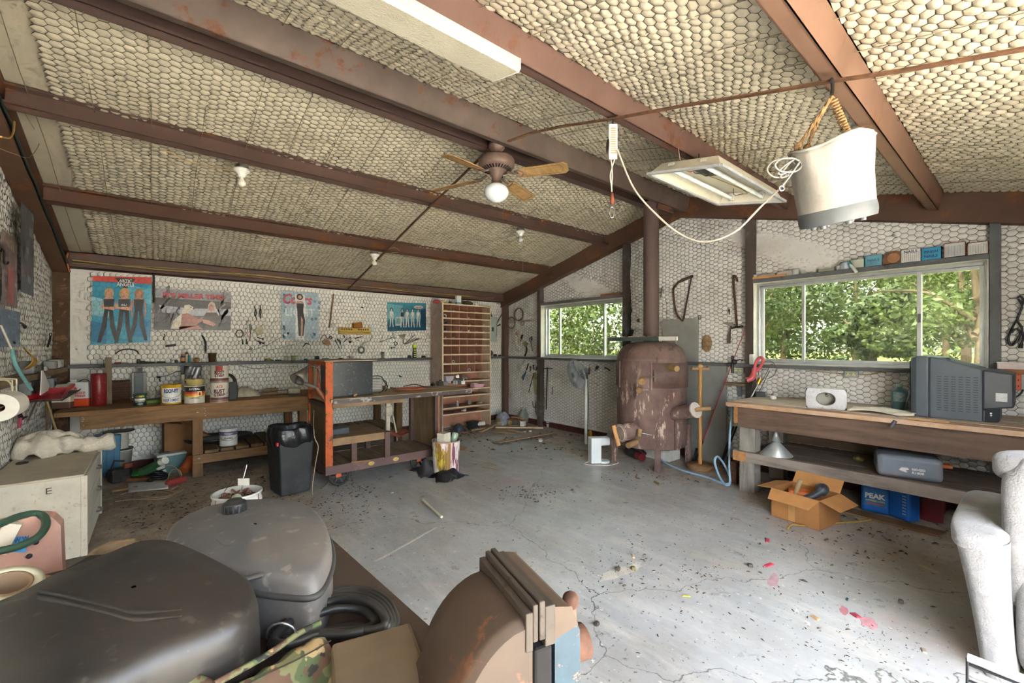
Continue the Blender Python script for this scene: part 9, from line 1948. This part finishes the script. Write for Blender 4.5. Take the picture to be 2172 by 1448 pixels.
# ---- pink panel with blue tape and a green hose behind the bench
pk=thing('plastic_fender','faded pink plastic fender with blue tape behind the bench','panel',(-.33,1.60,0));PKM=mat('b98a78',.45,0,.18,5,dirt=.35,dirtc='c9b5a4')
pts=[(-.62,.0),(-.19,.0),(-.185,.80),(-.19,.965),(-.205,.99),(-.24,1.0),(-.40,.985),(-.62,.98)]
MB().prism([(x,z)for x,z in pts],V(0,1.62,0),V(1,0,0),V(0,0,1),-.0,.05).bw('fender',PKM,pk,bevel=.012,seg=3)
mb=MB();q=[onY(x_,y_,1.566)for x_,y_ in((28,1137),(62,1138),(54,1171),(18,1170))];mb.face(q);mb.bw('blue_tape',mat('4a94c9',.6,0,.1,20),pk,solid=.001);mb=MB();text_mb(mb,'W W',onY(29,1152,1.563),(1,0,0),(0,0,1),.012,.025,'LEFT',.03);text_mb(mb,'W W',onY(27,1167,1.563),(1,0,0),(0,0,1),.010,.025,'LEFT',.03);tag(mb.bw('marker_writing',mat('2c4a66',.7),pk),kind='stuff')
MB().beam(onY(-4,1172,1.555),onY(30,1108,1.555),.03,.02,(0,1,0)).bw('cream_rail',mat('cfc0aa',.5),pk)
for px,py in((76,1150),(62,1179),(49,1206)):MB().sphere(onY(px,py,1.568),.006,8,6).bw('rivet',TOOL,pk)
gh=[onY(px,py,y_)for px,py,y_ in((-40,1125,1.50),(0,1111,1.52),(40,1095,1.56),(75,1089,1.58),(95,1098,1.56),(96,1118,1.52),(78,1140,1.48),(40,1158,1.45),(0,1168,1.43),(-40,1176,1.42))]
tag(MB().tube(spline(gh,6),.0085,10).bw('green_hose',mat('2f4636',.4)),'dark green hose looping in at the left edge','hose')
# ================================================================== upholstered recliner at the right edge
SF=mat('7d7b7a',.95,0,.12,30,bmp=.5,bscale=140,sheen=.3,dirt=.15,dirtc='7a746c')
so_=thing('recliner','light grey upholstered recliner at the right edge','recliner',(3.15,-.2,0))
def puff(name,c,s_,m_=SF,e=.55,rot=None,wob=.0):
 """soft cushion: a super ellipsoid"""
 sg=lambda t,k:math.copysign(abs(t)**k,t);mb=MB();c=Vector(c)
 def f(u,v):
  a,b_=u*6.28319,(v-.5)*3.14159;q=V(s_[0]*sg(math.cos(b_),e)*sg(math.cos(a),e),s_[1]*sg(math.cos(b_),e)*sg(math.sin(a),e),s_[2]*sg(math.sin(b_),e));q*=1+wob*math.sin(3*a+5*b_)
  return c+(rot@q if rot is not None else q)
 mb.grid(f,36,22,True,True);return mb.bw(name,m_,so_)
puff('back_cushion',(2.96,-.02,.60),(.12,.125,.33),e=.5,wob=.03);puff('back_cushion',(2.98,-.28,.60),(.13,.15,.33),e=.5,wob=.02);puff('head_roll',(3.0,-.20,.875),(.13,.34,.075),e=.6,wob=.02)
am=MB();
def armf(u,v):
 a=u*6.28319;z=v*.575;lean=.05*v;wd=(.058+.035*v**2);cx_=3.17;ln_=.42+.02*v;q=V(cx_+ln_*math.copysign(abs(math.cos(a))**.35,math.cos(a)),.105+.055*v+wd*math.copysign(abs(math.sin(a))**.5,math.sin(a)),z)
 return q
am.grid(armf,40,12,True,True);am.bw('arm',SF,so_);puff('arm_top',(3.17,.165,.565),(.44,.096,.055),e=.45,wob=.015)
puff('lower_back',(2.93,-.22,.24),(.12,.28,.26),e=.4);puff('seat',(3.3,-.25,.35),(.38,.30,.14),e=.45);MB().bx((2.9,-.58,.02),(3.7,.10,.30)).bw('frame_skirt',SF,so_,bevel=.03,seg=3);puff('arm',(3.2,-.62,.35),(.42,.09,.28),e=.45)
# white rack in the corner of the picture
wr=thing('white_wire_rack','white topped wire rack in the lower right corner','rack',onZ(2110,1445,0.47)-V(0,0,.47));w0,w1=onZ(2052,1393,.47),onZ(2190,1446,.47);MB().beam(w0,w1,.022,.014).bw('top_bar',mat('d9d8d4',.4),wr)
for p_ in(w0,w0.lerp(w1,.95)):MB().cyl((p_.x,p_.y,0),(p_.x,p_.y,.466),.004,n=8).bw('upright',BLACK,wr)
for z in(.45,.40):MB().tube([(w0.x,w0.y,z),(w1.x,w1.y,z)],.004,6).bw('rail',BLACK,wr)
nn_=V(.3,-.6,0).normalized();MB().tube([w0-V(0,0,.45),w0-V(0,0,.45)-V(.12,.2,0)],.004,6).bw('foot',BLACK,wr)
